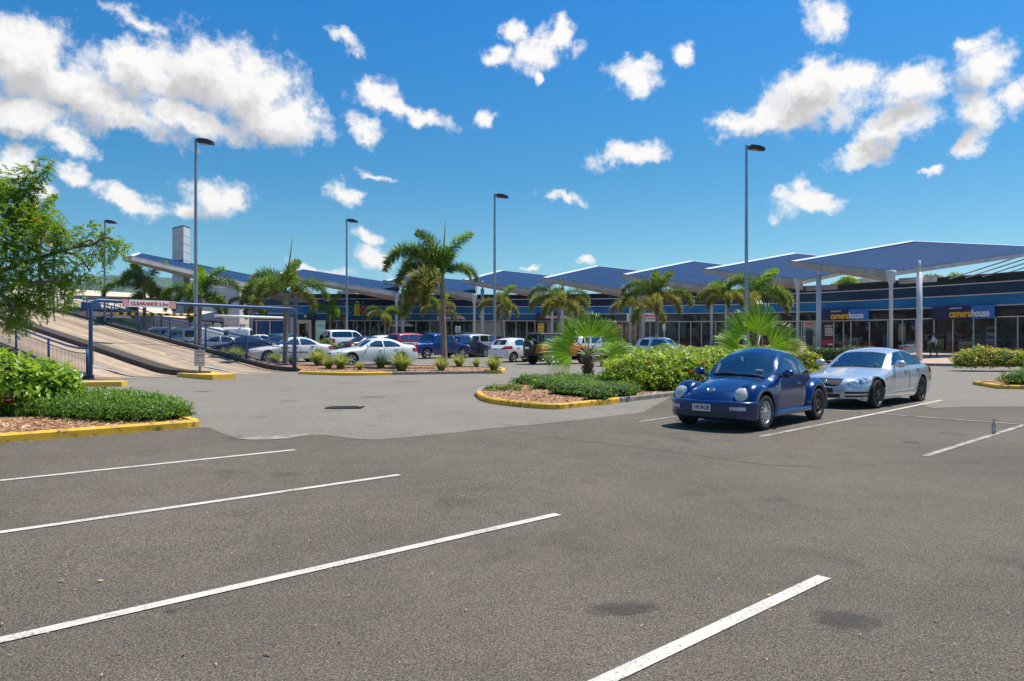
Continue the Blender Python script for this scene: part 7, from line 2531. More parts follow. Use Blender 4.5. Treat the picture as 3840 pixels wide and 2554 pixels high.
def fan_palm(label, base, hub, leaves, trunk_r=.17):
    t = thing('fan_palm', label, 'palm', base, 0, None)
    hub = hub - base
    m = MB(); trunk_rings(m, Vector((0, 0, -.1)), hub, trunk_r, trunk_r * .9, 12, .2)
    rr_ = random.Random(label)
    for k in range(46):
        a = k * 2.4; z = hub.z * (.08 + .9 * k / 46)
        p = Vector((math.cos(a) * trunk_r * .95, math.sin(a) * trunk_r * .95, z))
        q = p + Vector((math.cos(a) * .10, math.sin(a) * .10, .13 + rr_.uniform(-.09, .05)))
        m.tube([p, q], [.045, .012], 4)
    m.obj('trunk', pm('shaggy_palm_trunk', (.26, .16, .11), .95, c2=(.09, .05, .035), scale=14, bump=.6), t)
    for i, (dx, dy, dz, pet, size, face, mk) in enumerate(leaves):
        d = Vector((dx, dy, dz)).normalized()
        q = hub + d * pet
        m = MB(); mid = hub + d * pet * .5 + Vector((0, 0, .06)); m.tube([hub, mid, q], [.035, .024, .018], 6)
        lf = bpy.data.objects.new('leaf', FANS[i % 3].copy()); lf.data.materials.append(M_FANY if mk == 'y' else M_FAN)
        col.objects.link(lf); lf.parent = t
        # leaf plane: midrib along d, upper face turned towards `face`
        fn = Vector(face); fn = (fn - d * fn.dot(d)).normalized()
        yv = fn.cross(d)
        lf.matrix_local = Matrix(((d.x, yv.x, fn.x, q.x), (d.y, yv.y, fn.y, q.y), (d.z, yv.z, fn.z, q.z), (0, 0, 0, 1))) @ Matrix.Scale(size, 4)
        st = m.obj('leaf_stalk', pm('pale_leaf_stalk', (.40, .40, .16), .5, var=.15), t)
    return t


b1 = xd(2204, 26.6, .11)
fan_palm('fan palm with short shaggy trunk in the low green groundcover', b1, b1 + Vector((.0, 0, .92)), [
    (-.62, -.1, .85, .72, .95, (.25, -1, .3), ''), (.05, -.1, 1.0, .62, 1.05, (.0, -1, .25), ''), (.66, .1, .85, .78, .95, (-.35, -1, .3), ''),
    (-1.0, -.35, .16, .62, 1.3, (.1, -.8, .75), ''), (1.0, -.3, .06, .72, 1.25, (-.1, -.8, .75), ''), (.85, .4, .30, .8, .9, (0, -.6, 1), ''),
    (-.8, .4, .42, .7, .85, (0, -.8, .6), ''), (-.15, .6, 1.0, .8, .9, (.2, -1, .2), ''), (.5, -.75, .36, .55, .5, (.3, -.5, 1), ''), (.42, -.8, -.15, .5, .42, (0, -.4, 1), 'y')], .16)
b2 = xd(2836, 26.4, .11)
fan_palm('larger fan palm rising behind the blue beetle-shaped car', b2, b2 + Vector((0, 0, .95)), [
    (-.52, -.1, .95, .85, 1.05, (.3, -1, .25), ''), (.05, -.1, 1.0, .95, 1.12, (0, -1, .2), ''), (.62, -.45, .55, .62, 1.1, (-.35, -1, .35), ''),
    (-1.0, -.3, .40, .75, 1.05, (.2, -.8, .7), ''), (1.0, -.1, .36, .95, .95, (-.1, -.6, 1), 'y'), (-1.0, -.3, .06, .95, 1.0, (0, -.55, 1), 'y'),
    (-.35, -.8, .22, .6, .95, (.2, -1, .4), ''), (.35, .5, 1.0, .9, .95, (-.2, -1, .2), ''), (.75, -.5, .02, .75, .62, (0, -.4, 1), 'y'), (-.7, .5, .6, .8, .9, (0, -.9, .5), '')], .17)

# ------------------------------------------------------------------ hedges and shrubs
def hedge_leaves(name, outline_fn, n, ln, wd, mat_, parent, seed=1, shell=.30, upb=.55):
    """outline_fn(n, rng) -> surface points and outward normals"""
    r = np.random.default_rng(seed)
    P, N = outline_fn(n, r)
    P = P - N * (r.random((n, 1)) ** 1.6 * shell)
    nrm = unit(N + r.normal(0, .45, (n, 3)) + np.array([0, 0, .35]))
    d = unit(np.cross(nrm, r.normal(0, 1, (n, 3)))) + N * .55 + np.array([0, 0, upb - .3])
    L = ln * r.uniform(.7, 1.25, n)
    me = leaf_mesh(name, P, nrm, d, L, wd * r.uniform(.8, 1.2, n) * (L / ln), .25)
    return link(name, me, mat_, parent)


def blobfield(blobs, lump=.16):
    """points on a set of overlapping lumpy ellipsoids (cx, cy, cz, rx, ry, rz), upper parts favoured"""
    B = np.array(blobs, float)
    area = (B[:, 3] * B[:, 4] + B[:, 3] * B[:, 5] + B[:, 4] * B[:, 5])
    pr_ = area / area.sum()

    def fn(n, r):
        out_p, out_n = [], []
        got = 0
        while got < n:
            m = n * 2
            i = r.choice(len(B), m, p=pr_)
            v = unit(r.normal(0, 1, (m, 3)))
            c = B[i, :3]; q = B[i, 3:6]
            wob = 1 + lump * np.sin(c[:, 0:1] * 3 + v[:, 0:1] * 7) * np.cos(v[:, 1:2] * 6 + c[:, 1:2]) + lump * .7 * np.sin(v[:, 2:3] * 9 + v[:, 0:1] * 5)
            p = c + v * q * wob
            nn = unit(v / q)
            ok = (p[:, 2] > .02)
            # drop points buried inside another lump
            for b in B:
                e = (((p - b[:3]) / b[3:6]) ** 2).sum(1)
                ok &= e > .62
            out_p.append(p[ok]); out_n.append(nn[ok]); got += int(ok.sum())
        return np.concatenate(out_p)[:n], np.concatenate(out_n)[:n]
    return fn


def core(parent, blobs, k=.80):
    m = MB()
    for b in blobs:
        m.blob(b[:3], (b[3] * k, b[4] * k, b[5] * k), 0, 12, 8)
    return m.obj('dark_fill', M_CORE, parent)  # solid dark lumps fill the foliage, no branches modelled


def boxhedge(Lx, Ly, H, rng=.22):
    """clipped hedge: rounded box along local X"""
    def fn(n, r):
        f = r.random(n)
        a_top, a_f, a_e = Lx * Ly, Lx * H, Ly * H
        tot = a_top + 2 * a_f + 2 * a_e
        which = r.choice(5, n, p=np.array([a_top, a_f, a_f, a_e, a_e]) / tot)
        P = np.zeros((n, 3)); N = np.zeros((n, 3))
        x = (r.random(n) - .5) * Lx; y = (r.random(n) - .5) * Ly; z = r.random(n) * H
        for w, (ax, sg) in enumerate(((2, 1), (1, -1), (1, 1), (0, -1), (0, 1))):
            s_ = which == w
            q = np.stack([x, y, z], 1)[s_]
            if ax == 2: q[:, 2] = H
            if ax == 1: q[:, 1] = sg * Ly / 2
            if ax == 0: q[:, 0] = sg * Lx / 2
            P[s_] = q; N[s_, ax] = sg
        # ease the edges, add unevenness
        wob = .10 * np.sin(P[:, 0] * 2.1) * np.cos(P[:, 1] * 2.7) + .06 * np.sin(P[:, 0] * 5.3 + P[:, 1] * 3)
        P[:, 2] += wob * (P[:, 2] / H)
        ex = np.clip((np.abs(P[:, 1]) / (Ly / 2) - .75) / .25, 0, 1) * np.clip((P[:, 2] / H - .75) / .25, 0, 1)
        P[:, 2] -= ex * .2; P[:, 1] *= 1 - .12 * ex
        N = unit(N + np.array([0, 0, .001]))
        return P, N
    return fn


def hedge(name, label, c, rz, Lx, Ly, H, n, ln, wd, mat_, seed, cat='hedge', group=None):
    t = thing(name, label, cat, c, rz, group)
    m = MB(); m.box((0, 0, H * .46), (Lx - .35, Ly - .35, H * .80), bev=.1); m.obj('dark_fill', M_CORE, t)  # solid dark block fills the hedge behind its leaves
    hedge_leaves('foliage', boxhedge(Lx, Ly, H), n, ln, wd, mat_, t, seed)
    return t


def flowers(parent, pts, mat_, r=.035, n=9, seed=3, name='flower'):
    rr_ = random.Random(seed)
    for p in pts:
        m = MB()
        for k in range(n):
            q = Vector(p) + Vector((rr_.uniform(-1, 1), rr_.uniform(-1, 1), rr_.uniform(-.6, .8))) * r * 1.4
            m.blob(q, (r * .55, r * .55, r * .4), 0, 5, 4)
        m.obj(name, mat_, parent)


hb = math.atan2(dB.y, dB.x)
# the big hedge beside the beetle-shaped car
hc = Vector((5.55, 23.5, 0)); hc.z = g(hc.x, hc.y) + .08
hg = thing('hedge', 'big glossy yellow-green hedge between the near fan palm and the blue car', 'hedge', hc, R(13))
bl = [(-2.05 + .62 * k, (-.12, .1, -.05, .15)[k % 4], (.52, .60, .55, .62)[(k * 3) % 4], .72, .85, (.50, .56, .52, .58)[(k * 3) % 4]) for k in range(8)] + [(-1.6 + .8 * k, -.42, .34, .6, .5, .36) for k in range(5)]
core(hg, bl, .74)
hedge_leaves('foliage', blobfield(bl, .2), 13000, .15, .064, M_HEDGE, hg, 31, .3)
flowers(hg, [(.2, -.86, .85), (-.2, -.86, .6), (1.3, -.8, .98), (-1.6, -.8, .9), (-2.45, -.2, .75)], M_FLR, .045)
hc2 = Vector((8.6, 30.3, 0))
hedge('hedge', 'second yellow-green hedge behind the glossy one, before the white off-roader', (hc2.x, hc2.y, g(hc2.x, hc2.y)), R(4), 5.6, 1.8, 1.32, 7500, .12, .055, M_HEDGE2, 32)
q = xd(2560, 40.5, 0)
hedge('hedge', 'low clipped hedge on the far side of the lane, right of the white off-roader', q, R(-8), 9.0, 1.3, .95, 7000, .12, .055, M_HEDGE2, 33)
q = xd(2400, 50, .12)
hedge('hedge', 'short green hedge left of the white off-roader', q, R(-20), 3.2, 1.0, .95, 2600, .12, .055, M_HEDGE2, 34)
q = xd(3160, 45.5, .15)
hedge('hedge', 'dark clipped hedge under the camera shop windows', q, R(-22), 5.4, 1.0, .85, 4600, .10, .045, M_DHEDGE, 35)
q = xd(1605, 64, .15)
hedge('hedge', 'dark clipped hedge behind the tallest palm trunk', q, 0, 4.5, .8, .8, 1800, .11, .05, M_DHEDGE, 36)
q = xd(3770, 36.9, .15)
bl = [(-1.9, 0, .42, .7, .6, .46), (-1.1, .1, .55, .8, .7, .52), (-.2, 0, .50, .8, .7, .45), (.7, .1, .45, .8, .7, .42), (1.6, 0, .45, .8, .65, .42), (2.5, 0, .45, .8, .65, .42)]
t = thing('shrub', 'low green shrub covered in golden blossom at the right edge of the footpath', 'shrub', q, R(-4)); core(t, bl)
hedge_leaves('foliage', blobfield(bl), 6000, .12, .055, M_HEDGE, t, 41)
hedge_leaves('flowers', blobfield([(b[0], b[1], b[2] + .03, b[3], b[4], b[5]) for b in bl]), 1300, .085, .07, M_FLY, t, 42, .06)
q = xd(3010, 29.5, .1)
bl = [(0, 0, .6, .52, .55, .55), (-.4, .1, .5, .5, .5, .45), (.3, -.1, .55, .42, .45, .45)]
t = thing('shrub', 'round golden shrub between the two foreground cars', 'shrub', q); core(t, bl)
hedge_leaves('foliage', blobfield(bl), 2200, .12, .055, M_HEDGE, t, 43)
hedge_leaves('flowers', blobfield(bl), 420, .085, .07, M_FLY, t, 44, .05)
q = xd(3045, 27.5, .05)
t = thing('shrub', 'sparse pale weed clump beside the silver saloon', 'shrub', q)
bl = [(0, 0, .22, .55, .4, .25)]
hedge_leaves('foliage', blobfield(bl), 900, .16, .02, M_GRASSA, t, 45, .2)

# broad-leaved bush at the left edge
q = Vector((-10.75, 14.9, g(-10.75, 14.9) + .1))
bl = [(-.9, .2, .65, 1.0, .9, .62), (.1, 0, .66, .95, .85, .60), (.75, .15, .54, .8, .75, .52), (-.3, -.35, .5, .9, .6, .5), (1.15, .3, .5, .55, .6, .48), (-1.8, 0, .7, 1.0, .9, .65)]
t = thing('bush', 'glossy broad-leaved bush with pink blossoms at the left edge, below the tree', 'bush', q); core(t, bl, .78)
hedge_leaves('foliage', blobfield(bl), 6200, .19, .085, M_BUSH, t, 51, .32)
flowers(t, [(.35, -.85, .86), (.12, -.98, .36), (.9, -.55, .36), (-.25, -.95, .42)], M_FLP, .055)
# low green cover on the same bed
q = T1 - d1 * 1.35 + n1 * .75
q.z = g(q.x, q.y) + .1
t = thing('low_shrub', 'low dense green groundcover spilling to the yellow kerb corner on the left', 'shrub', q, math.atan2(d1.y, d1.x))
bl = [(-.75, 2.4, .16, .5, .5, .26), (-.3, 1.9, .17, .65, .55, .28), (0, 1.4, .17, .7, .6, .28), (.2, .9, .17, .65, .6, .27), (.35, .45, .16, .6, .5, .25), (.8, .12, .15, .6, .45, .22), (1.1, .35, .12, .35, .4, .18), (.6, 1.4, .2, .7, .7, .28), (.95, .9, .18, .5, .6, .25), (.3, 2.3, .2, .8, .6, .30)]
core(t, bl, .68); hedge_leaves('foliage', blobfield(bl, .2), 11500, .065, .032, M_COVER, t, 52, .14)
# groundcover round the fan palm
q = b1 + Vector((0, -.2, 0)); q.z = g(q.x, q.y) + .1
t = thing('low_shrub', 'wide low green groundcover round the near fan palm trunk', 'shrub', q, hb)
bl = []
for u, v, r_ in ((1985, 1440, .6), (2050, 1440, .8), (2120, 1436, .8), (2190, 1440, .8), (2060, 1458, .6), (2130, 1458, .8), (2200, 1462, .8), (2270, 1462, .7), (2120, 1478, .55), (2180, 1482, .65), (2240, 1486, .7), (2300, 1488, .6), (2240, 1500, .4), (2345, 1484, .45), (2290, 1440, .7)):
    p_ = Matrix.Rotation(-hb, 3, 'Z') @ (gnd(u, v, .1) - q); bl.append((p_.x, p_.y, .10, r_, r_ * .9, .22))
core(t, bl, .9); hedge_leaves('foliage', blobfield(bl, .2), 15000, .075, .036, M_COVER, t, 53, .15)
q = gnd(1890, 1466, .1)
t = thing('weed', 'small green weeds at the left tip of the centre bed', 'weed', q)
bl = [(-.28, 0, .06, .3, .2, .12), (.25, .05, .08, .28, .2, .14)]
hedge_leaves('foliage', blobfield(bl), 700, .07, .03, M_COVER, t, 54, .1)
q = gnd(3835, 1450, .11) + Vector((.9, .9, 0))
t = thing('low_shrub', 'green mound on the little bed at the far right', 'shrub', q)
bl = [(-.3, 0, .2, .7, .6, .32), (.6, 0, .3, .9, .7, .42), (1.8, 0, .3, .9, .7, .42)]
core(t, bl, .8); hedge_leaves('foliage', blobfield(bl), 4200, .085, .035, M_COVER, t, 55, .15)
q = xd(1222, 59, .12)
t = thing('shrub', 'small croton bush at the foot of the young palm left of the bag sign', 'shrub', q)
bl = [(0, 0, .5, .5, .5, .5), (-.6, 0, .3, .5, .4, .3), (.5, 0, .3, .5, .4, .3)]
core(t, bl, .98); hedge_leaves('foliage', blobfield(bl), 1100, .16, .08, M_HEDGE2, t, 56, .2)
q = at(455, 1300, 50); q.z = g(q.x, q.y)
t = thing('shrub', 'bushy shrub seen through the ramp railing under the striped pipe', 'shrub', q)
bl = [(0, 0, 1.2, 1.0, .8, 1.2), (.9, 0, 1.0, .8, .8, 1.0), (-.8, 0, 1.1, .8, .8, 1.1)]
core(t, bl, .85); hedge_leaves('foliage', blobfield(bl), 3000, .2, .09, M_HEDGE2, t, 57, .3)

# ------------------------------------------------------------------ grass tufts on the median
def tuft_mesh(seed, h=.62, n=520):
    r = np.random.default_rng(seed)
    V, Fa = [], []
    for i in range(n):
        a = r.uniform(0, 2 * math.pi); out = r.uniform(.05, 1.0) ** .8
        L = h * r.uniform(.65, 1.2); w = r.uniform(.004, .009)
        base = np.array([math.cos(a + .6) * .10 * r.random(), math.sin(a + .6) * .10 * r.random(), 0])
        d = np.array([math.cos(a), math.sin(a), 0]); s_ = np.array([-math.sin(a), math.cos(a), 0]) * w
        k = len(V)
        for f, ww in ((0, .8), (.35, 1.0), (.7, .75), (1.0, .08)):
            p = base + d * L * out * (.25 * f + .75 * f * f) + np.array([0, 0, L * (f - .62 * out * f * f)])
            V += [tuple(p + s_ * ww), tuple(p - s_ * ww)]
        for q in range(3):
            Fa.append((k + 2 * q, k + 2 * q + 2, k + 2 * q + 3, k + 2 * q + 1))
    me = bpy.data.meshes.new('blades'); me.from_pydata(V, [], Fa); me.materials.append(M_GRASSA)
    return me


TM = [tuft_mesh(s) for s in range(4)]
TUFTS = [(1195, 1371, 1.15, 'big pale grass tuft nearest the gantry post'), (1232, 1382, .75, 'grass tuft right of the big pale one'), (1277, 1384, 1.0, 'dense round grass tuft before the front wheel of the spoiler saloon'),
         (1348, 1387, .5, 'small thin grass tuft below the mirror of the spoiler saloon'), (1428, 1381, .85, 'grass tuft before the rear door of the spoiler saloon'), (1507, 1391, 1.15, 'largest rounded grass tuft at the tail of the spoiler saloon'),
         (1655, 1390, .85, 'grass tuft at the foot of the tallest palm'), (1722, 1376, .85, 'grass tuft between the tallest palm and the silver estate'), (1786, 1376, .6, 'smaller grass tuft before the silver estate'),
         (1852, 1390, .95, 'grass tuft at the yellow tip of the median'), (1098, 1352, .7, 'grass tuft seen behind the last railing post'), (1032, 1352, .75, 'grass tuft before the front wheel of the white saloon, behind the railing'),
         (886, 1318, 1.0, 'yellowing grass tuft behind the railing at the navy car'), (842, 1306, .8, 'thin grass tuft further up behind the railing')]
for i, (u, v, s_, lab) in enumerate(TUFTS):
    t = tag(bpy.data.objects.new('grass_tuft', TM[i % 4]), lab, 'grass tuft', 'ornamental grass tufts on the median')
    if u > 1150: p = gnd(u, v, .11)
    else: p = xd(u, {1098: 36.5, 1032: 38.2, 886: 42.0, 842: 43.5}[u], .11)
    col.objects.link(t); t.location = p; t.scale = (s_ * 1.5, s_ * 1.5, s_ * 1.4); t.rotation_euler.z = i * 1.3

# ------------------------------------------------------------------ leafy tree on the left
tb = at(-190, 1500, 19.6); tb.z = g(tb.x, tb.y)
tr = thing('leafy_tree', 'fine-leaved tree with yellow blossom leaning in at the left edge over the ramp', 'tree', tb)
TP = lambda u, v, d: at(u, v, d + 3.4) - tb
m = MB()
fork = TP(-120, 1080, 16.2)
m.tube(smoothpts([Vector((0, 0, -.1)), TP(-170, 1280, 16.2), fork], 5), [.17 - .006 * i for i in range(11)], 10)
limbs = [[fork, TP(20, 1010, 16), TP(190, 955, 15.8), TP(290, 925, 15.6), TP(345, 918, 15.5), TP(400, 890, 15.4), TP(455, 920, 15.4)],
         [fork, TP(-20, 900, 16.4), TP(60, 780, 16.3), TP(120, 690, 16.2), TP(195, 620, 16.0)], [TP(190, 955, 15.8), TP(218, 910, 15.8), TP(205, 880, 15.7), TP(160, 850, 15.7)],
         [TP(220, 940, 15.7), TP(290, 960, 15.6), TP(325, 1000, 15.5), TP(340, 1020, 15.5)], [fork, TP(0, 1050, 15.6), TP(120, 1060, 15.3), TP(240, 1050, 15.2)],
         [fork, TP(-20, 1100, 15.4), TP(40, 1130, 15.1), TP(60, 1180, 15.0)], [TP(290, 925, 15.6), TP(340, 900, 15.5), TP(370, 930, 15.4)]]
for L_ in limbs:
    P = smoothpts(L_, 4); n = len(P)
    r0 = .06 if L_[0] is fork else .03
    m.tube(P, [r0 * (1 - .82 * i / n) + .006 for i in range(n)], 7)
m.obj('trunk', M_BARK, tr)
CB = [(40, 760, 95), (115, 800, 95), (20, 880, 120), (120, 890, 100), (185, 850, 65), (60, 980, 115), (155, 1000, 80), (225, 965, 45), (40, 1080, 95), (135, 1090, 80), (210, 1085, 50), (270, 1062, 40), (90, 1170, 60), (20, 1180, 75), (190, 1148, 40), (245, 1130, 34),
      (60, 690, 62), (112, 662, 46), (150, 634, 36), (188, 614, 22), (15, 725, 62), (95, 720, 42), (290, 888, 34), (335, 868, 30), (378, 898, 42), (412, 884, 30), (398, 938, 38), (438, 928, 34), (455, 918, 22), (370, 968, 26), (252, 900, 40), (330, 935, 26),
      (292, 1010, 36), (326, 1030, 26), (240, 1012, 40), (362, 1042, 20), (50, 1190, 32), (64, 1150, 28), (76, 1215, 22), (45, 1222, 22), (-60, 820, 130), (-80, 980, 140), (-70, 1120, 110), (-40, 700, 80), (-150, 900, 150), (300, 955, 18), (230, 1050, 30), (120, 1130, 40)]
r = np.random.default_rng(61)
Ps, Ns, Ds = [], [], []
for u, v, rp_ in CB:
    c = np.array(TP(u, v, 15.7 + r.uniform(-.7, .7))); R_ = rp_ * .94 / F * 19.1
    n = int(2700 * (R_ / .6) ** 1.75) + 60
    # sprays: short drooping twigs, leaflets in two rows along each
    ns = max(6, n // 26)
    sp = c + unit(r.normal(0, 1, (ns, 3))) * R_ * (r.random((ns, 1)) ** .45)
    sd_ = unit(unit(sp - c) * .8 + r.normal(0, .5, (ns, 3)) + np.array([0, 0, -.25]))
    for i in range(ns):
        k = 26
        f = np.repeat(np.linspace(0, 1, k // 2), 2)
        sg = np.tile([1., -1.], k // 2)
        side = np.cross(sd_[i], [0, 0, 1.0]); side = side / max(1e-6, np.linalg.norm(side))
        L_ = .24
        Ps.append(sp[i] + sd_[i] * (f[:, None] * L_) + np.array([0, 0, -.07]) * (f[:, None] ** 2))
        Ds.append(side * sg[:, None] + sd_[i] * .7 + r.normal(0, .22, (k, 3)))
        Ns.append(np.tile([[0, 0, 1.0]], (k, 1)) + r.normal(0, .4, (k, 3)))
me = leaf_mesh('crown', np.concatenate(Ps), unit(np.concatenate(Ns)), np.concatenate(Ds), .082, .030, .1)
link('crown', me, M_FINE, tr)
flowers(tr, [TP(188, 920, 15.0), TP(135, 825, 15.0), TP(180, 905, 15.1), TP(172, 885, 15.2), (TP(128, 770, 15.4)), TP(196, 604, 15.9)], pm('yellow_blossom', (.80, .46, .02), .5, var=.15), .05, 9, 8, 'blossom')

# ------------------------------------------------------------------ trees beyond the roofs
def far_tree(label, u, v, d, w, h, mat_, n, seed, ln=.35):
    p = at(u, v, d); b = Vector((p.x, p.y, g(p.x, p.y)))
    t = thing('distant_tree', label, 'tree', b, 0, 'trees beyond the shopping centre')
    zc = p.z - b.z
    m = MB(); m.tube([(0, 0, 0), (0, 0, zc - h * .2)], [.2, .1], 7); m.obj('trunk', M_BARK, t)
    rr_ = random.Random(seed)
    bl = [(rr_.uniform(-.6, .6) * w, rr_.uniform(-.4, .4) * w, zc + rr_.uniform(-.5, .45) * h, w * rr_.uniform(.3, .5), w * .4, h * rr_.uniform(.3, .45)) for _ in range(9)]
    hedge_leaves('crown', blobfield(bl), n, ln, ln * .5, mat_, t, seed, .8)


far_tree('green tree top over the roof edge left of the rightmost canopy columns', 3190, 1062, 92, 2.0, 1.0, M_HEDGE2, 1500, 71)
far_tree('dark tree top behind the wall near the second largest canopy', 2935, 1076, 95, 2.4, .8, M_HEDGE2, 1100, 72)
far_tree('small tree top beyond the roof right of the tallest palm', 1565, 1106, 120, 2.2, .8, M_DHEDGE, 700, 73)
far_tree('bronze tree top over the far right roof edge', 3490, 1052, 100, 1.8, .9, M_PALMB, 700, 74)
far_tree('green tree top over the far right roof edge', 3575, 1045, 105, 2.2, .8, M_HEDGE2, 900, 75)

# ================================================================== LAMP POLES
M_POLE = pm('galvanised_pole', (.36, .38, .42), .4, .55, c2=(.27, .29, .33), scale=1.5)
M_LAMPH = pm('dark_lamp_housing', (.035, .030, .028), .45, var=.15)
M_LAMPG = pm('lamp_glass', (.35, .36, .36), .2, coat=1)
for lab, u, vt, d in (('tall street lamp rising behind the palms at the right canopy', 2799, 544, 40.5), ('street lamp beside the slanting palm in the middle of the lot', 1855, 727, 52.8),
                      ('street lamp left of the bag-shaped shop sign', 1300, 821, 64.5), ('tall street lamp between the pale tower and the palms', 734, 520, 39.5), ('street lamp behind the leafy tree near the ramp top', 393, 825, 62.0),
                      ('thin dark street lamp mostly hidden in the leafy tree', 202, 870, 58.0)):
    b = xd(u, d, .1); H = CAMZ + (CY - vt) / F * d - b.z
    t = thing('street_lamp', lab, 'street lamp', b, 0, 'street lamps in the car park')
    m = MB(); m.tube([(0, 0, -.1), (0, 0, H * .5), (0, 0, H)], [.115, .095, .07], 8, sm=False); m.obj('pole', M_POLE, t)
    m = MB(); m.box((0, 0, .02), (.4, .4, .04)); m.obj('base_plate', M_POLE, t)
    m = MB(); m.tube([(0, 0, H - .05), (.22, -.05, H - .08)], .04, 6); m.obj('bracket', M_LAMPH, t)
    m = MB(); Mx = Matrix.Translation((.12, -.05, H - .1)) @ Matrix.Rotation(R(8), 4, 'Y')
    prof = [(0, .03), (.1, .12), (.55, .13), (.85, .05), (.9, -.10), (.62, -.14), (.08, -.14), (0, -.1)]
    n = len(prof); k = len(m.v)
    for y, s_ in ((-.2, .82), (-.15, 1), (.15, 1), (.2, .82)):
        for x, z in prof: m.v.append(tuple(Mx @ Vector((.45 + (x - .45) * s_, y, z * s_))))
    for i in range(3):
        for j in range(n): m.face((k + i * n + j, k + i * n + (j + 1) % n, k + (i + 1) * n + (j + 1) % n, k + (i + 1) * n + j), 0)
    m.face([k + j for j in reversed(range(n))]); m.face([k + 3 * n + j for j in range(n)])
    hd = m.obj('lamp_head', M_LAMPH, t)
    m = MB(); m.blob(Mx @ Vector((.38, 0, -.13)), (.26, .13, .07)); m.obj('lens', M_LAMPG, hd)

# ================================================================== PEOPLE
M_SKIN = pm('skin', (.42, .25, .17), .55, var=.06)


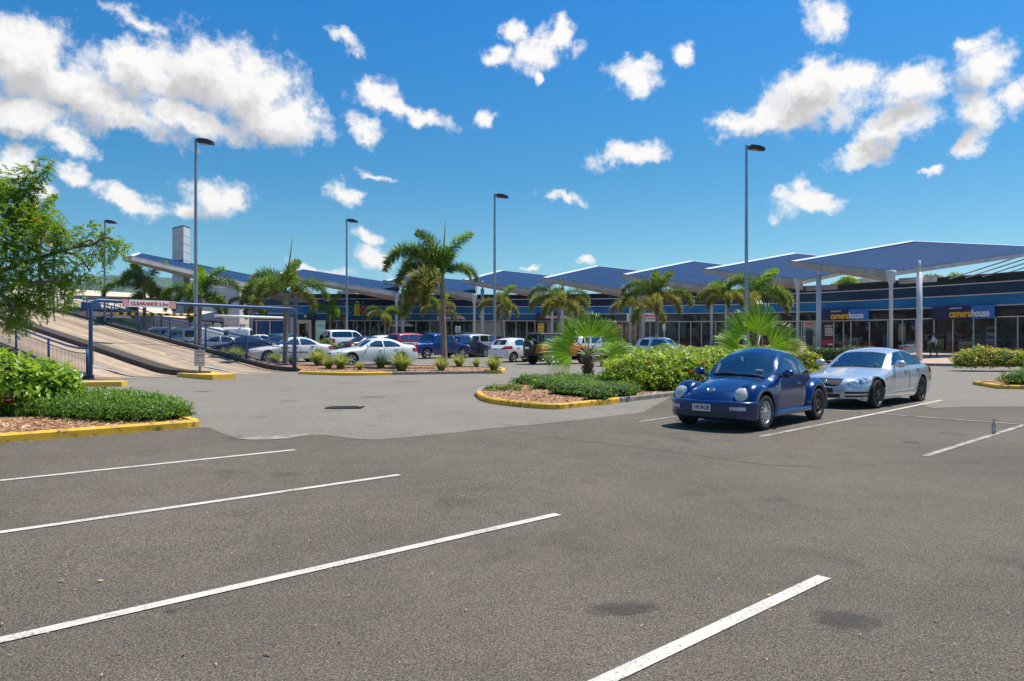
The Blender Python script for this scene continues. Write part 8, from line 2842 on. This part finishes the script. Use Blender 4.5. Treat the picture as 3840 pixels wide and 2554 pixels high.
def person(label, loc, rz, pose, shirt, trousers, hair, height=1.75, sleeves=False, hairlong=False, shoes=(.02, .018, .018)):
    """one continuous skinned body; pose = dict of joints in a 1.75 m figure facing +X"""
    J = dict(pel=(0, 0, .98), spine=(.0, 0, 1.15), chest=(.0, 0, 1.34), neck=(.0, 0, 1.50), head=(.02, 0, 1.60), top=(.02, 0, 1.70), nose=(.115, 0, 1.625),
             lsh=(0, .17, 1.43), lel=(-.04, .24, 1.15), lwr=(.06, .25, .91), lha=(.09, .245, .83), rsh=(0, -.17, 1.43), rel=(-.04, -.24, 1.15), rwr=(.06, -.25, .91), rha=(.09, -.245, .83),
             lhp=(0, .09, .95), lkn=(.03, .10, .51), lan=(0, .10, .09), lto=(.17, .11, .035), rhp=(0, -.09, .95), rkn=(.03, -.10, .51), ran=(0, -.10, .09), rto=(.17, -.11, .035))
    J.update(pose)
    E = [('pel', 'spine', 'S'), ('spine', 'chest', 'S'), ('chest', 'neck', 'S'), ('neck', 'head', 'K'), ('head', 'top', 'K'), ('head', 'nose', 'K'),
         ('chest', 'lsh', 'S'), ('lsh', 'lel', 'S'), ('lel', 'lwr', 'S' if sleeves else 'K'), ('lwr', 'lha', 'K'), ('chest', 'rsh', 'S'), ('rsh', 'rel', 'S'), ('rel', 'rwr', 'S' if sleeves else 'K'), ('rwr', 'rha', 'K'),
         ('pel', 'lhp', 'T'), ('lhp', 'lkn', 'T'), ('lkn', 'lan', 'T'), ('lan', 'lto', 'F'), ('pel', 'rhp', 'T'), ('rhp', 'rkn', 'T'), ('rkn', 'ran', 'T'), ('ran', 'rto', 'F')]
    Rd = dict(pel=.135, spine=.125, chest=.145, neck=.055, head=.088, top=.07, nose=.014, lsh=.062, rsh=.062, lel=.043, rel=.043, lwr=.03, rwr=.03, lha=.034, rha=.034,
              lhp=.092, rhp=.092, lkn=.06, rkn=.06, lan=.042, ran=.042, lto=.035, rto=.035)
    names = list(J); vid = {}
    V = [J['pel']]; vid['pel'] = 0
    for nme in names:
        if nme != 'pel': vid[nme] = len(V); V.append(J[nme])
    rad = {vid[n_]: Rd[n_] for n_ in names}
    ed = [(vid[a], vid[b]) for a, b, _ in E]
    segs = [(Vector(J[a]), Vector(J[b]), c) for a, b, c in E]
    for sd_ in 'lr':
        ha = Vector(J[sd_ + 'ha']); wr = Vector(J[sd_ + 'wr']); dr = (ha - wr).normalized()
        ax = Vector((0, 0, 1)).cross(dr); ax = ax.normalized() if ax.length > .1 else Vector((1, 0, 0))
        for k, (o, L_) in enumerate(((-.027, .075), (-.010, .085), (.009, .08), (.026, .062))):
            q = ha + ax * o; e1 = q + dr * L_ * .6; e2 = e1 + (dr + Vector((.5, 0, 0))).normalized() * L_ * .5
            i0 = len(V); V += [tuple(q + dr * .012), tuple(e1), tuple(e2)]; ed += [(vid[sd_ + 'ha'], i0), (i0, i0 + 1), (i0 + 1, i0 + 2)]
            for w in range(3): rad[i0 + w] = .0095 - .001 * w
            segs.append((q, e2, 'K'))
        i0 = len(V); q = wr.lerp(ha, .5); e1 = q + ax * .045 + dr * .03 + Vector((.02, 0, 0)); V += [tuple(e1), tuple(e1 + dr * .04)]; ed += [(vid[sd_ + 'ha'], i0), (i0, i0 + 1)]; rad[i0] = .011; rad[i0 + 1] = .009
        segs.append((q, e1, 'K'))
    me = bpy.data.meshes.new('person'); me.from_pydata(V, ed, [])
    o = bpy.data.objects.new('person', me); col.objects.link(o)
    sk = o.modifiers.new('skin', 'SKIN'); sk.use_smooth_shade = True
    for i, v in enumerate(me.skin_vertices[0].data):
        rr_ = rad[i]
        v.radius = (rr_, rr_)
        v.use_root = (i == 0)
    for nme, k in (('pel', 1.18), ('spine', 1.15), ('chest', 1.1)):
        me.skin_vertices[0].data[vid[nme]].radius = (Rd[nme] * .80, Rd[nme] * k)
    sb = o.modifiers.new('sub', 'SUBSURF'); sb.levels = 1; sb.render_levels = 1
    dg = bpy.context.evaluated_depsgraph_get()
    m2 = bpy.data.meshes.new_from_object(o.evaluated_get(dg))
    bpy.data.objects.remove(o)
    mats = {'K': 0, 'S': 1, 'T': 2, 'F': 3}
    for mm in (M_SKIN, shirt, trousers, pm('dark_shoes', shoes, .5)): m2.materials.append(mm)
    for p in m2.polygons:
        c = p.center; best = None
        for a, b, k in segs:
            ab = b - a; t = max(0, min(1, (c - a).dot(ab) / max(1e-9, ab.length_squared))); dd = (c - a - ab * t).length
            if best is None or dd < best[0]: best = (dd, k)
        p.material_index = mats[best[1]]; p.use_smooth = True
    ob = bpy.data.objects.new('person', m2); col.objects.link(ob)
    ob.location = loc; ob.rotation_euler.z = rz; ob.scale = (height / 1.75,) * 3
    tag(ob, label, 'person')
    hd = Vector(J['head'])
    m = MB(); m.blob(hd + Vector((-.025, 0, .055)), (.108, .098, .10), 0, 14, 10)
    if hairlong: m.blob(hd + Vector((-.075, 0, -.04)), (.06, .085, .15), 0, 12, 8)
    m.obj('hair', hair, ob)
    m = MB()
    for sg in (1, -1): m.blob(hd + Vector((.092, sg * .035, .03)), (.012, .014, .009), 0, 8, 6)
    m.obj('eyes', M_BTX, ob)
    m = MB()
    for sg in (1, -1): m.blob(hd + Vector((0, sg * .098, .015)), (.02, .012, .032), 0, 8, 6)
    m.obj('ears', M_SKIN, ob)
    m = MB(); m.blob(hd + Vector((.093, 0, -.035)), (.01, .028, .007), 0, 8, 6); m.obj('mouth', pm('lips', (.40, .14, .12), .5), ob)
    return ob


H_DK = pm('dark_hair', (.025, .018, .014), .6); H_BR = pm('brown_hair', (.09, .05, .03), .6)
walk = dict(lkn=(.20, .09, .53), lan=(.16, .09, .10), lto=(.32, .10, .06), rkn=(-.06, -.09, .52), ran=(-.30, -.09, .16), rto=(-.20, -.10, .03), lel=(-.16, .25, 1.18), lwr=(-.12, .27, .94), lha=(-.10, .27, .86), rel=(.08, -.25, 1.17), rwr=(.24, -.24, 1.0), rha=(.30, -.23, .95), lhp=(.02, .09, .95), rhp=(-.02, -.09, .95))
p = xd(3500, 52.3, .16)
person('man in a pale pink shirt and black trousers striding past the camera shop', p, R(158), walk, pm('pale_pink_shirt', (.72, .62, .68), .7, var=.05), pm('black_trousers', (.018, .017, .02), .8), H_DK, 1.76, True)
person('woman in a dark top standing by the blue windows at the left end', xd(893, 82, .1), R(-100), {}, pm('dark_top', (.02, .016, .016), .8), pm('dark_jeans', (.02, .025, .05), .8), H_BR, 1.68, False, True)
person('person in a black shirt at the stone doorway', xd(1138, 84, .1), R(-60), dict(lel=(.06, .24, 1.17), lwr=(.22, .18, 1.05), lha=(.29, .16, 1.04)), pm('black_shirt', (.015, .013, .014), .8), pm('black_trousers', (.018, .017, .02), .8), H_BR, 1.78)
person('person in a maroon top with a backpack leaving the stone doorway', xd(1152, 82, .1), R(20), walk, pm('maroon_top', (.06, .014, .03), .8), pm('dark_jeans', (.02, .025, .05), .8), H_DK, 1.62, True, True)
person('child in a brown top by the thick column near the frosted window', xd(1795, 70, .16), R(-90), {}, pm('brown_top', (.16, .06, .035), .8), pm('tan_trousers', (.22, .14, .10), .8), H_DK, 1.45)
person('child in a red top by the lamp pole at the frosted window', xd(1841, 74, .16), R(-60), {}, pm('red_top', (.50, .03, .025), .8), pm('dark_jeans', (.02, .025, .05), .8), H_DK, 1.40)

# ================================================================== SMALL STREET FURNITURE
def trolley(label, loc, rz):
    t = thing('shopping_trolley', label, 'trolley', loc, rz, 'shopping trolleys by the columns')
    m = MB()
    A_ = [(-.42, -.26), (.42, -.19), (.42, .19), (-.42, .26)]
    for z, s_ in ((.45, .86), (.6, .92), (.75, .96), (.95, 1.0)):
        P = [Vector((x * s_, y * s_, z + (.06 if x < 0 else 0))) for x, y in A_]
        m.tube(P + [P[0]], .012, 5, cap=False)
    for i in range(4):
        a, b = A_[i], A_[(i + 1) % 4]
        for k in range(7):
            x, y = a[0] + (b[0] - a[0]) * k / 7, a[1] + (b[1] - a[1]) * k / 7
            m.tube([(x * .86, y * .86, .45), (x, y, .95)], .006, 4, cap=False)
    m.obj('basket', M_CHROME, t)
    m = MB(); m.tube([(-.46, -.27, 1.02), (-.46, .27, 1.02)], .022, 8); m.obj('handle', M_RED, t)
    m = MB(); m.box((.43, 0, .78), (.02, .3, .18)); m.obj('advert_panel', M_RED, t)
    m = MB()
    for sg in (1, -1): m.tube([(-.44, sg * .25, 1.0), (-.3, sg * .24, .5), (-.36, sg * .24, .16), (.4, sg * .18, .13)], .014, 6)
    m.obj('chassis', M_CHROME, t)
    for x, y in ((-.36, .24), (-.36, -.24), (.4, .17), (.4, -.17)):
        m = MB(); m.tube([(x, y - .015, .065), (x, y + .015, .065)], .063, 12); m.obj('castor', M_TRIM, t)


trolley('shopping trolley with red panel left of the thick right column', xd(3398, 46.5, .155), R(200))
trolley('shopping trolley nested right against the thick right column', xd(3428, 47.6, .155), R(195))


def small_sign(label, u, v0, v1, d, w, board_c, red=True, twin=False):
    b = xd(u, d, .12)
    t = thing('parking_sign', label, 'sign', b)
    z0, z1 = CAMZ + (CY - v1) / F * d - b.z, CAMZ + (CY - v0) / F * d - b.z
    for x in ((-.14, .14) if twin else (0,)):
        m = MB(); m.tube([(x, .03, -.1), (x, .03, z1 + .05)], .03, 8); m.obj('post', M_POLE, t)
    m = MB(); m.box((0, 0, (z0 + z1) / 2), (w, .015, z1 - z0), bev=.004); m.obj('board', board_c, t)
    m = MB(); h = z1 - z0
    if red:
        m.lathe([(h * .16, 0), (h * .16, .004), (h * .11, .004), (h * .11, 0)], 18, Matrix.Translation((0, -.012, z1 - h * .24)) @ Matrix.Rotation(R(90), 4, 'X')); m.obj('red_symbol', M_RED, t)
        m = MB()
    for k in range(3): m.box((0, -.010, z0 + h * (.14 + .14 * k)), (w * (.75 - .1 * (k % 2)), .004, h * .05))
    m.obj('printed_line', pm('grey_print', (.25, .25, .28), .5), t)


small_sign('white parking sign with red symbol on twin posts before the cafe', 1717, 1225, 1246, 59, .44, M_SIGN, True, True)
small_sign('white parking sign on a single post behind the white off-roader', 2490, 1218, 1239, 50, .22, M_SIGN, False)
small_sign('white parking sign between two columns near the twin palms', 2114, 1227, 1244, 58, .3, M_SIGN, True)

# cafe umbrella
b = Vector(((1506 - CX) / F * 72, 72, g(-8, 72) + .155))
t = thing('cafe_umbrella', 'white cafe umbrella with blue printing by the shop entrance column', 'umbrella', b)
za, zr = CAMZ + (CY - 1200) / F * 72 - b.z, CAMZ + (CY - 1219) / F * 72 - b.z
m = MB(); m.tube([(0, 0, 0), (0, 0, za)], .03, 8); m.obj('pole', M_WHITE, t)
N8 = 8; rim = [(1.18 * math.cos(2 * math.pi * k / N8 + .2), 1.18 * math.sin(2 * math.pi * k / N8 + .2), zr) for k in range(N8)]
m = MB()
for k in range(N8): m.poly([rim[k], rim[(k + 1) % N8], (0, 0, za)])
for k in range(N8):
    a, c = rim[k], rim[(k + 1) % N8]; m.poly([a, c, (c[0], c[1], zr - .12), (a[0], a[1], zr - .12)])
m.obj('canopy', pm('white_canvas', (.74, .74, .78), .8, var=.04), t)
m = MB()
for k in (4, 6):
    a, c = Vector(rim[k]), Vector(rim[(k + 1) % N8]); ap = Vector((0, 0, za)); nrm_ = (c - a).cross(ap - a).normalized(); nrm_ = nrm_ if nrm_.z > 0 else -nrm_
    q = [a.lerp(c, .3).lerp(ap, .15), a.lerp(c, .7).lerp(ap, .15), a.lerp(c, .65).lerp(ap, .4), a.lerp(c, .35).lerp(ap, .4)]
    m.poly([p_ + nrm_ * .01 for p_ in q])
m.obj('printed_patch', pm('blue_canvas_print', (.02, .12, .45), .7), t)

# drain grate sunk in the lane
dgp = gnd(1288, 1529)
t = thing('drain_grate', 'iron drain grate with standing water sunk in the lane', 'drain', dgp, R(12)); t.scale = (.55, .75, 1)
m = MB(); m.poly([(-.82, -.42, .010), (.75, -.52, .010), (.95, .30, .010), (-.65, .55, .010)]); m.obj('water', pm('standing_water', (.02, .024, .03), .04, spec=.9), t)
m = MB()
for k in range(9): m.box((-.45 + .11 * k, .02, .014), (.028, .62, .006))
for y in (-.3, .0, .32): m.box((0, y, .0145), (1.05, .035, .006))
m.obj('bars', pm('rusty_iron', (.07, .06, .06), .6, .4, var=.3), t)
m = MB(); rr = random.Random(5)
for k in range(40):
    a = rr.uniform(0, 6.28); q_ = Vector((math.cos(a) * rr.uniform(.5, .85), math.sin(a) * rr.uniform(.3, .5), .022)); m.box(q_, (.05, .025, .006), rot=Matrix.Rotation(rr.uniform(0, 3), 3, 'Z'))
t2 = m.obj('leaf_litter', pm('dry_leaves', (.40, .22, .09), .8, var=.4), t); t2['kind'] = 'stuff'

# bottle left on the bay line
bp = gnd(3727, 1628)
t = thing('plastic_bottle', 'clear plastic bottle with red cap standing on the right bay line', 'bottle', bp)
m = MB(); m.lathe([(.001, .012), (.032, .012), (.036, .03), (.036, .15), (.03, .19), (.014, .225), (.013, .25)], 14); m.obj('body', glassmat('clear_plastic', (.5, .52, .52), (.85, .88, .88)), t)
m = MB(); m.lathe([(.016, .245), (.016, .272), (.001, .274)], 12); m.obj('cap', M_RED, t)
m = MB(); m.lathe([(.0368, .07), (.0368, .13)], 14); m.obj('label', pm('bottle_label', (.55, .55, .6), .5), t)

# fallen leaves over the lot
rr = random.Random(17)
m = MB()
def dry(p, s_):
    a = rr.uniform(0, 6.28); c, s2 = math.cos(a), math.sin(a); z = p.z + .014
    q_ = [(-1, 0, .1), (0, -.35, .0), (1, 0, .35), (0, .35, .25)]
    m.poly([(p.x + (x * c - y * s2) * s_, p.y + (x * s2 + y * c) * s_, z + h_ * s_ * .5) for x, y, h_ in q_], rr.choice((0, 0, 1)))
for u, v, s_ in ((232, 2184, .05), (378, 2184, .05), (1640, 2010, .022), (1250, 1913, .02), (869, 2082, .02), (690, 2460, .035), (1004, 2460, .045), (1277, 2410, .03), (3510, 2333, .045), (2210, 2490, .03), (2884, 2238, .035), (450, 2456, .03), (2530, 1896, .02), (3660, 1922, .02), (1560, 1960, .025), (2115, 1802, .02)):
    dry(gnd(u, v), s_ * .62)
for k in range(230):
    u, v = rr.uniform(0, 3840), 1600 + 950 * rr.random() ** 1.6
    dry(gnd(u, v), rr.uniform(.008, .016))
for k in range(330):
    s_ = rr.uniform(0, 26); dry(rp(s_, rr.choice((NT - .35 - abs(rr.gauss(0, .16)), RW - .25 - abs(rr.gauss(0, .2)))), .02), rr.uniform(.02, .045))
for k in range(160):
    a = rr.random(); p_ = A1.lerp(T1, a) - n1 * abs(rr.gauss(0, .18)); p_.z = g(p_.x, p_.y); dry(p_, rr.uniform(.012, .03))
for k in range(110):
    p_ = bed_front[rr.randrange(len(bed_front))] - nB * abs(rr.gauss(0, .15)) + dB * rr.uniform(-.2, .2); p_.z = g(p_.x, p_.y); dry(p_, rr.uniform(.012, .03))
tag(m.obj('fallen_leaves', [pm('yellow_dry_leaf', (.62, .42, .14), .8, var=.3), pm('brown_dry_leaf', (.22, .11, .05), .8, var=.3)]), 'scattered dry leaves on the asphalt and along the kerbs', 'leaves', None, 'stuff')
# bark chips lying loose on the beds
m = MB()
def chips(poly, n, z):
    xs = [p_[0] for p_ in poly]; ys = [p_[1] for p_ in poly]; P2 = [(p_[0], p_[1]) for p_ in poly]; k = 0; tries = 0
    while k < n and tries < n * 20:
        tries += 1
        x, y = rr.uniform(min(xs), max(xs)), rr.uniform(min(ys), max(ys))
        if not inside((x, y), P2): continue
        k += 1; s_ = rr.uniform(.02, .045)
        a = rr.uniform(0, 6.28); c, s2 = math.cos(a), math.sin(a); zz = g(x, y) + z
        m.poly([(x + (px_ * c - py_ * s2) * s_, y + (px_ * s2 + py_ * c) * s_, zz + h_ * s_) for px_, py_, h_ in ((-1, -.3, 0), (1, -.3, rr.uniform(0, .6)), (1, .3, rr.uniform(.2, .8)), (-1, .3, .2))], rr.choice((0, 1, 2)))
chips([A1 + n1 * .2, T1 + n1 * .2 - d1 * .2, T1 + n1 * 2.6 - d1 * .2, A1 + n1 * 2.6], 5200, .115)
chips(bed_front + [bf[-1] + nB * 3, back[2], back[3], back[4]], 2600, .115)
chips(mf + tip[1:-1] + mbk, 3000, .115)
tag(m.obj('bark_chips', [pm('orange_bark', (.56, .31, .15), .9, var=.2), pm('brown_bark', (.27, .13, .06), .9, var=.2), pm('pale_bark', (.66, .45, .27), .9, var=.2)]), 'loose bark chips covering the planting beds', 'bark chips', None, 'stuff')

# oil drips soaked into the bays
def oil_mat():
    m = bpy.data.materials.new('oil_soak'); m.use_nodes = True
    t = m.node_tree; p = t.nodes['Principled BSDF']; p.inputs['Roughness'].default_value = .7
    p.inputs['Base Color'].default_value = (.045, .037, .030, 1)
    tc = nd(t, 'ShaderNodeTexCoord'); n = nd(t, 'ShaderNodeTexNoise'); n.inputs['Scale'].default_value = 9; n.inputs['Detail'].default_value = 5
    t.links.new(tc.outputs['Object'], n.inputs['Vector'])
    s1 = nd(t, 'ShaderNodeVectorMath', operation='SUBTRACT'); s1.inputs[1].default_value = (.5, .5, .5); t.links.new(tc.outputs['Generated'], s1.inputs[0])
    s3 = nd(t, 'ShaderNodeVectorMath', operation='MULTIPLY'); s3.inputs[1].default_value = (2, 2, 0); t.links.new(s1.outputs[0], s3.inputs[0])
    s2 = nd(t, 'ShaderNodeVectorMath', operation='LENGTH'); t.links.new(s3.outputs[0], s2.inputs[0])
    v = mth(t, 'ADD', s2.outputs['Value'], mth(t, 'MULTIPLY', mth(t, 'SUBTRACT', n.outputs['Fac'], .5), 1.2))
    mr = nd(t, 'ShaderNodeMapRange', interpolation_type='SMOOTHSTEP'); mr.inputs['From Min'].default_value = .35; mr.inputs['From Max'].default_value = .95; mr.inputs['To Min'].default_value = .42; mr.inputs['To Max'].default_value = 0
    t.links.new(v, mr.inputs[0]); t.links.new(mr.outputs[0], p.inputs['Alpha'])
    return m
M_OIL = oil_mat()
M_SEAM = pm('tar_seam', (.075, .062, .05), .8, var=.3, scale=6)
for pts in (((1905, 1618), (2150, 1650), (2420, 1682), (2650, 1712), (2860, 1742), (3100, 1752)), ((2250, 1575), (2500, 1640), (2700, 1690))):
    P = smoothpts([gnd(*q_) for q_ in pts], 5)
    P = [p_ + Vector((rr.gauss(0, .02), rr.gauss(0, .02), 0)) for p_ in P]
    struct(sheet('asphalt_seam', [p_ + Vector((0, .012, 0)) for p_ in P] + [p_ - Vector((0, .012, 0)) for p_ in reversed(P)], M_SEAM, .0062, 4.0))
for u, v, a_, b_ in ((3170, 2325, .30, .20), (2330, 2285, .34, .12), (640, 2293, .06, .04), (3420, 1660, .2, .1), (1400, 1490, .5, .2), (2360, 1500, .7, .12), (760, 1470, .4, .2)):
    c = gnd(u, v)
    struct(sheet('oil_stain', [(c.x + a_ * math.cos(k * .5236), c.y + b_ * math.sin(k * .5236) + .3 * a_ * math.cos(k * .5236)) for k in range(12)], M_OIL, .0125, 4.0))

# ================================================================== AIR
HAZE = 0.00012
if HAZE:
    m = MB(); m.box((-150, 560, 70), (1900, 1300, 146))
    hz = m.obj('haze', [])
    hm = bpy.data.materials.new('haze_air'); hm.use_nodes = True
    t = hm.node_tree; t.nodes.remove(t.nodes['Principled BSDF'])
    pv = nd(t, 'ShaderNodeVolumePrincipled'); pv.inputs['Density'].default_value = HAZE; pv.inputs['Color'].default_value = (.72, .82, .95, 1); pv.inputs['Anisotropy'].default_value = .3
    t.links.new(pv.outputs[0], t.nodes['Material Output'].inputs['Volume'])
    hz.data.materials.append(hm); hz['kind'] = 'stuff'
    tag(hz, 'thin pale haze in the air over the car park and hill', 'haze')
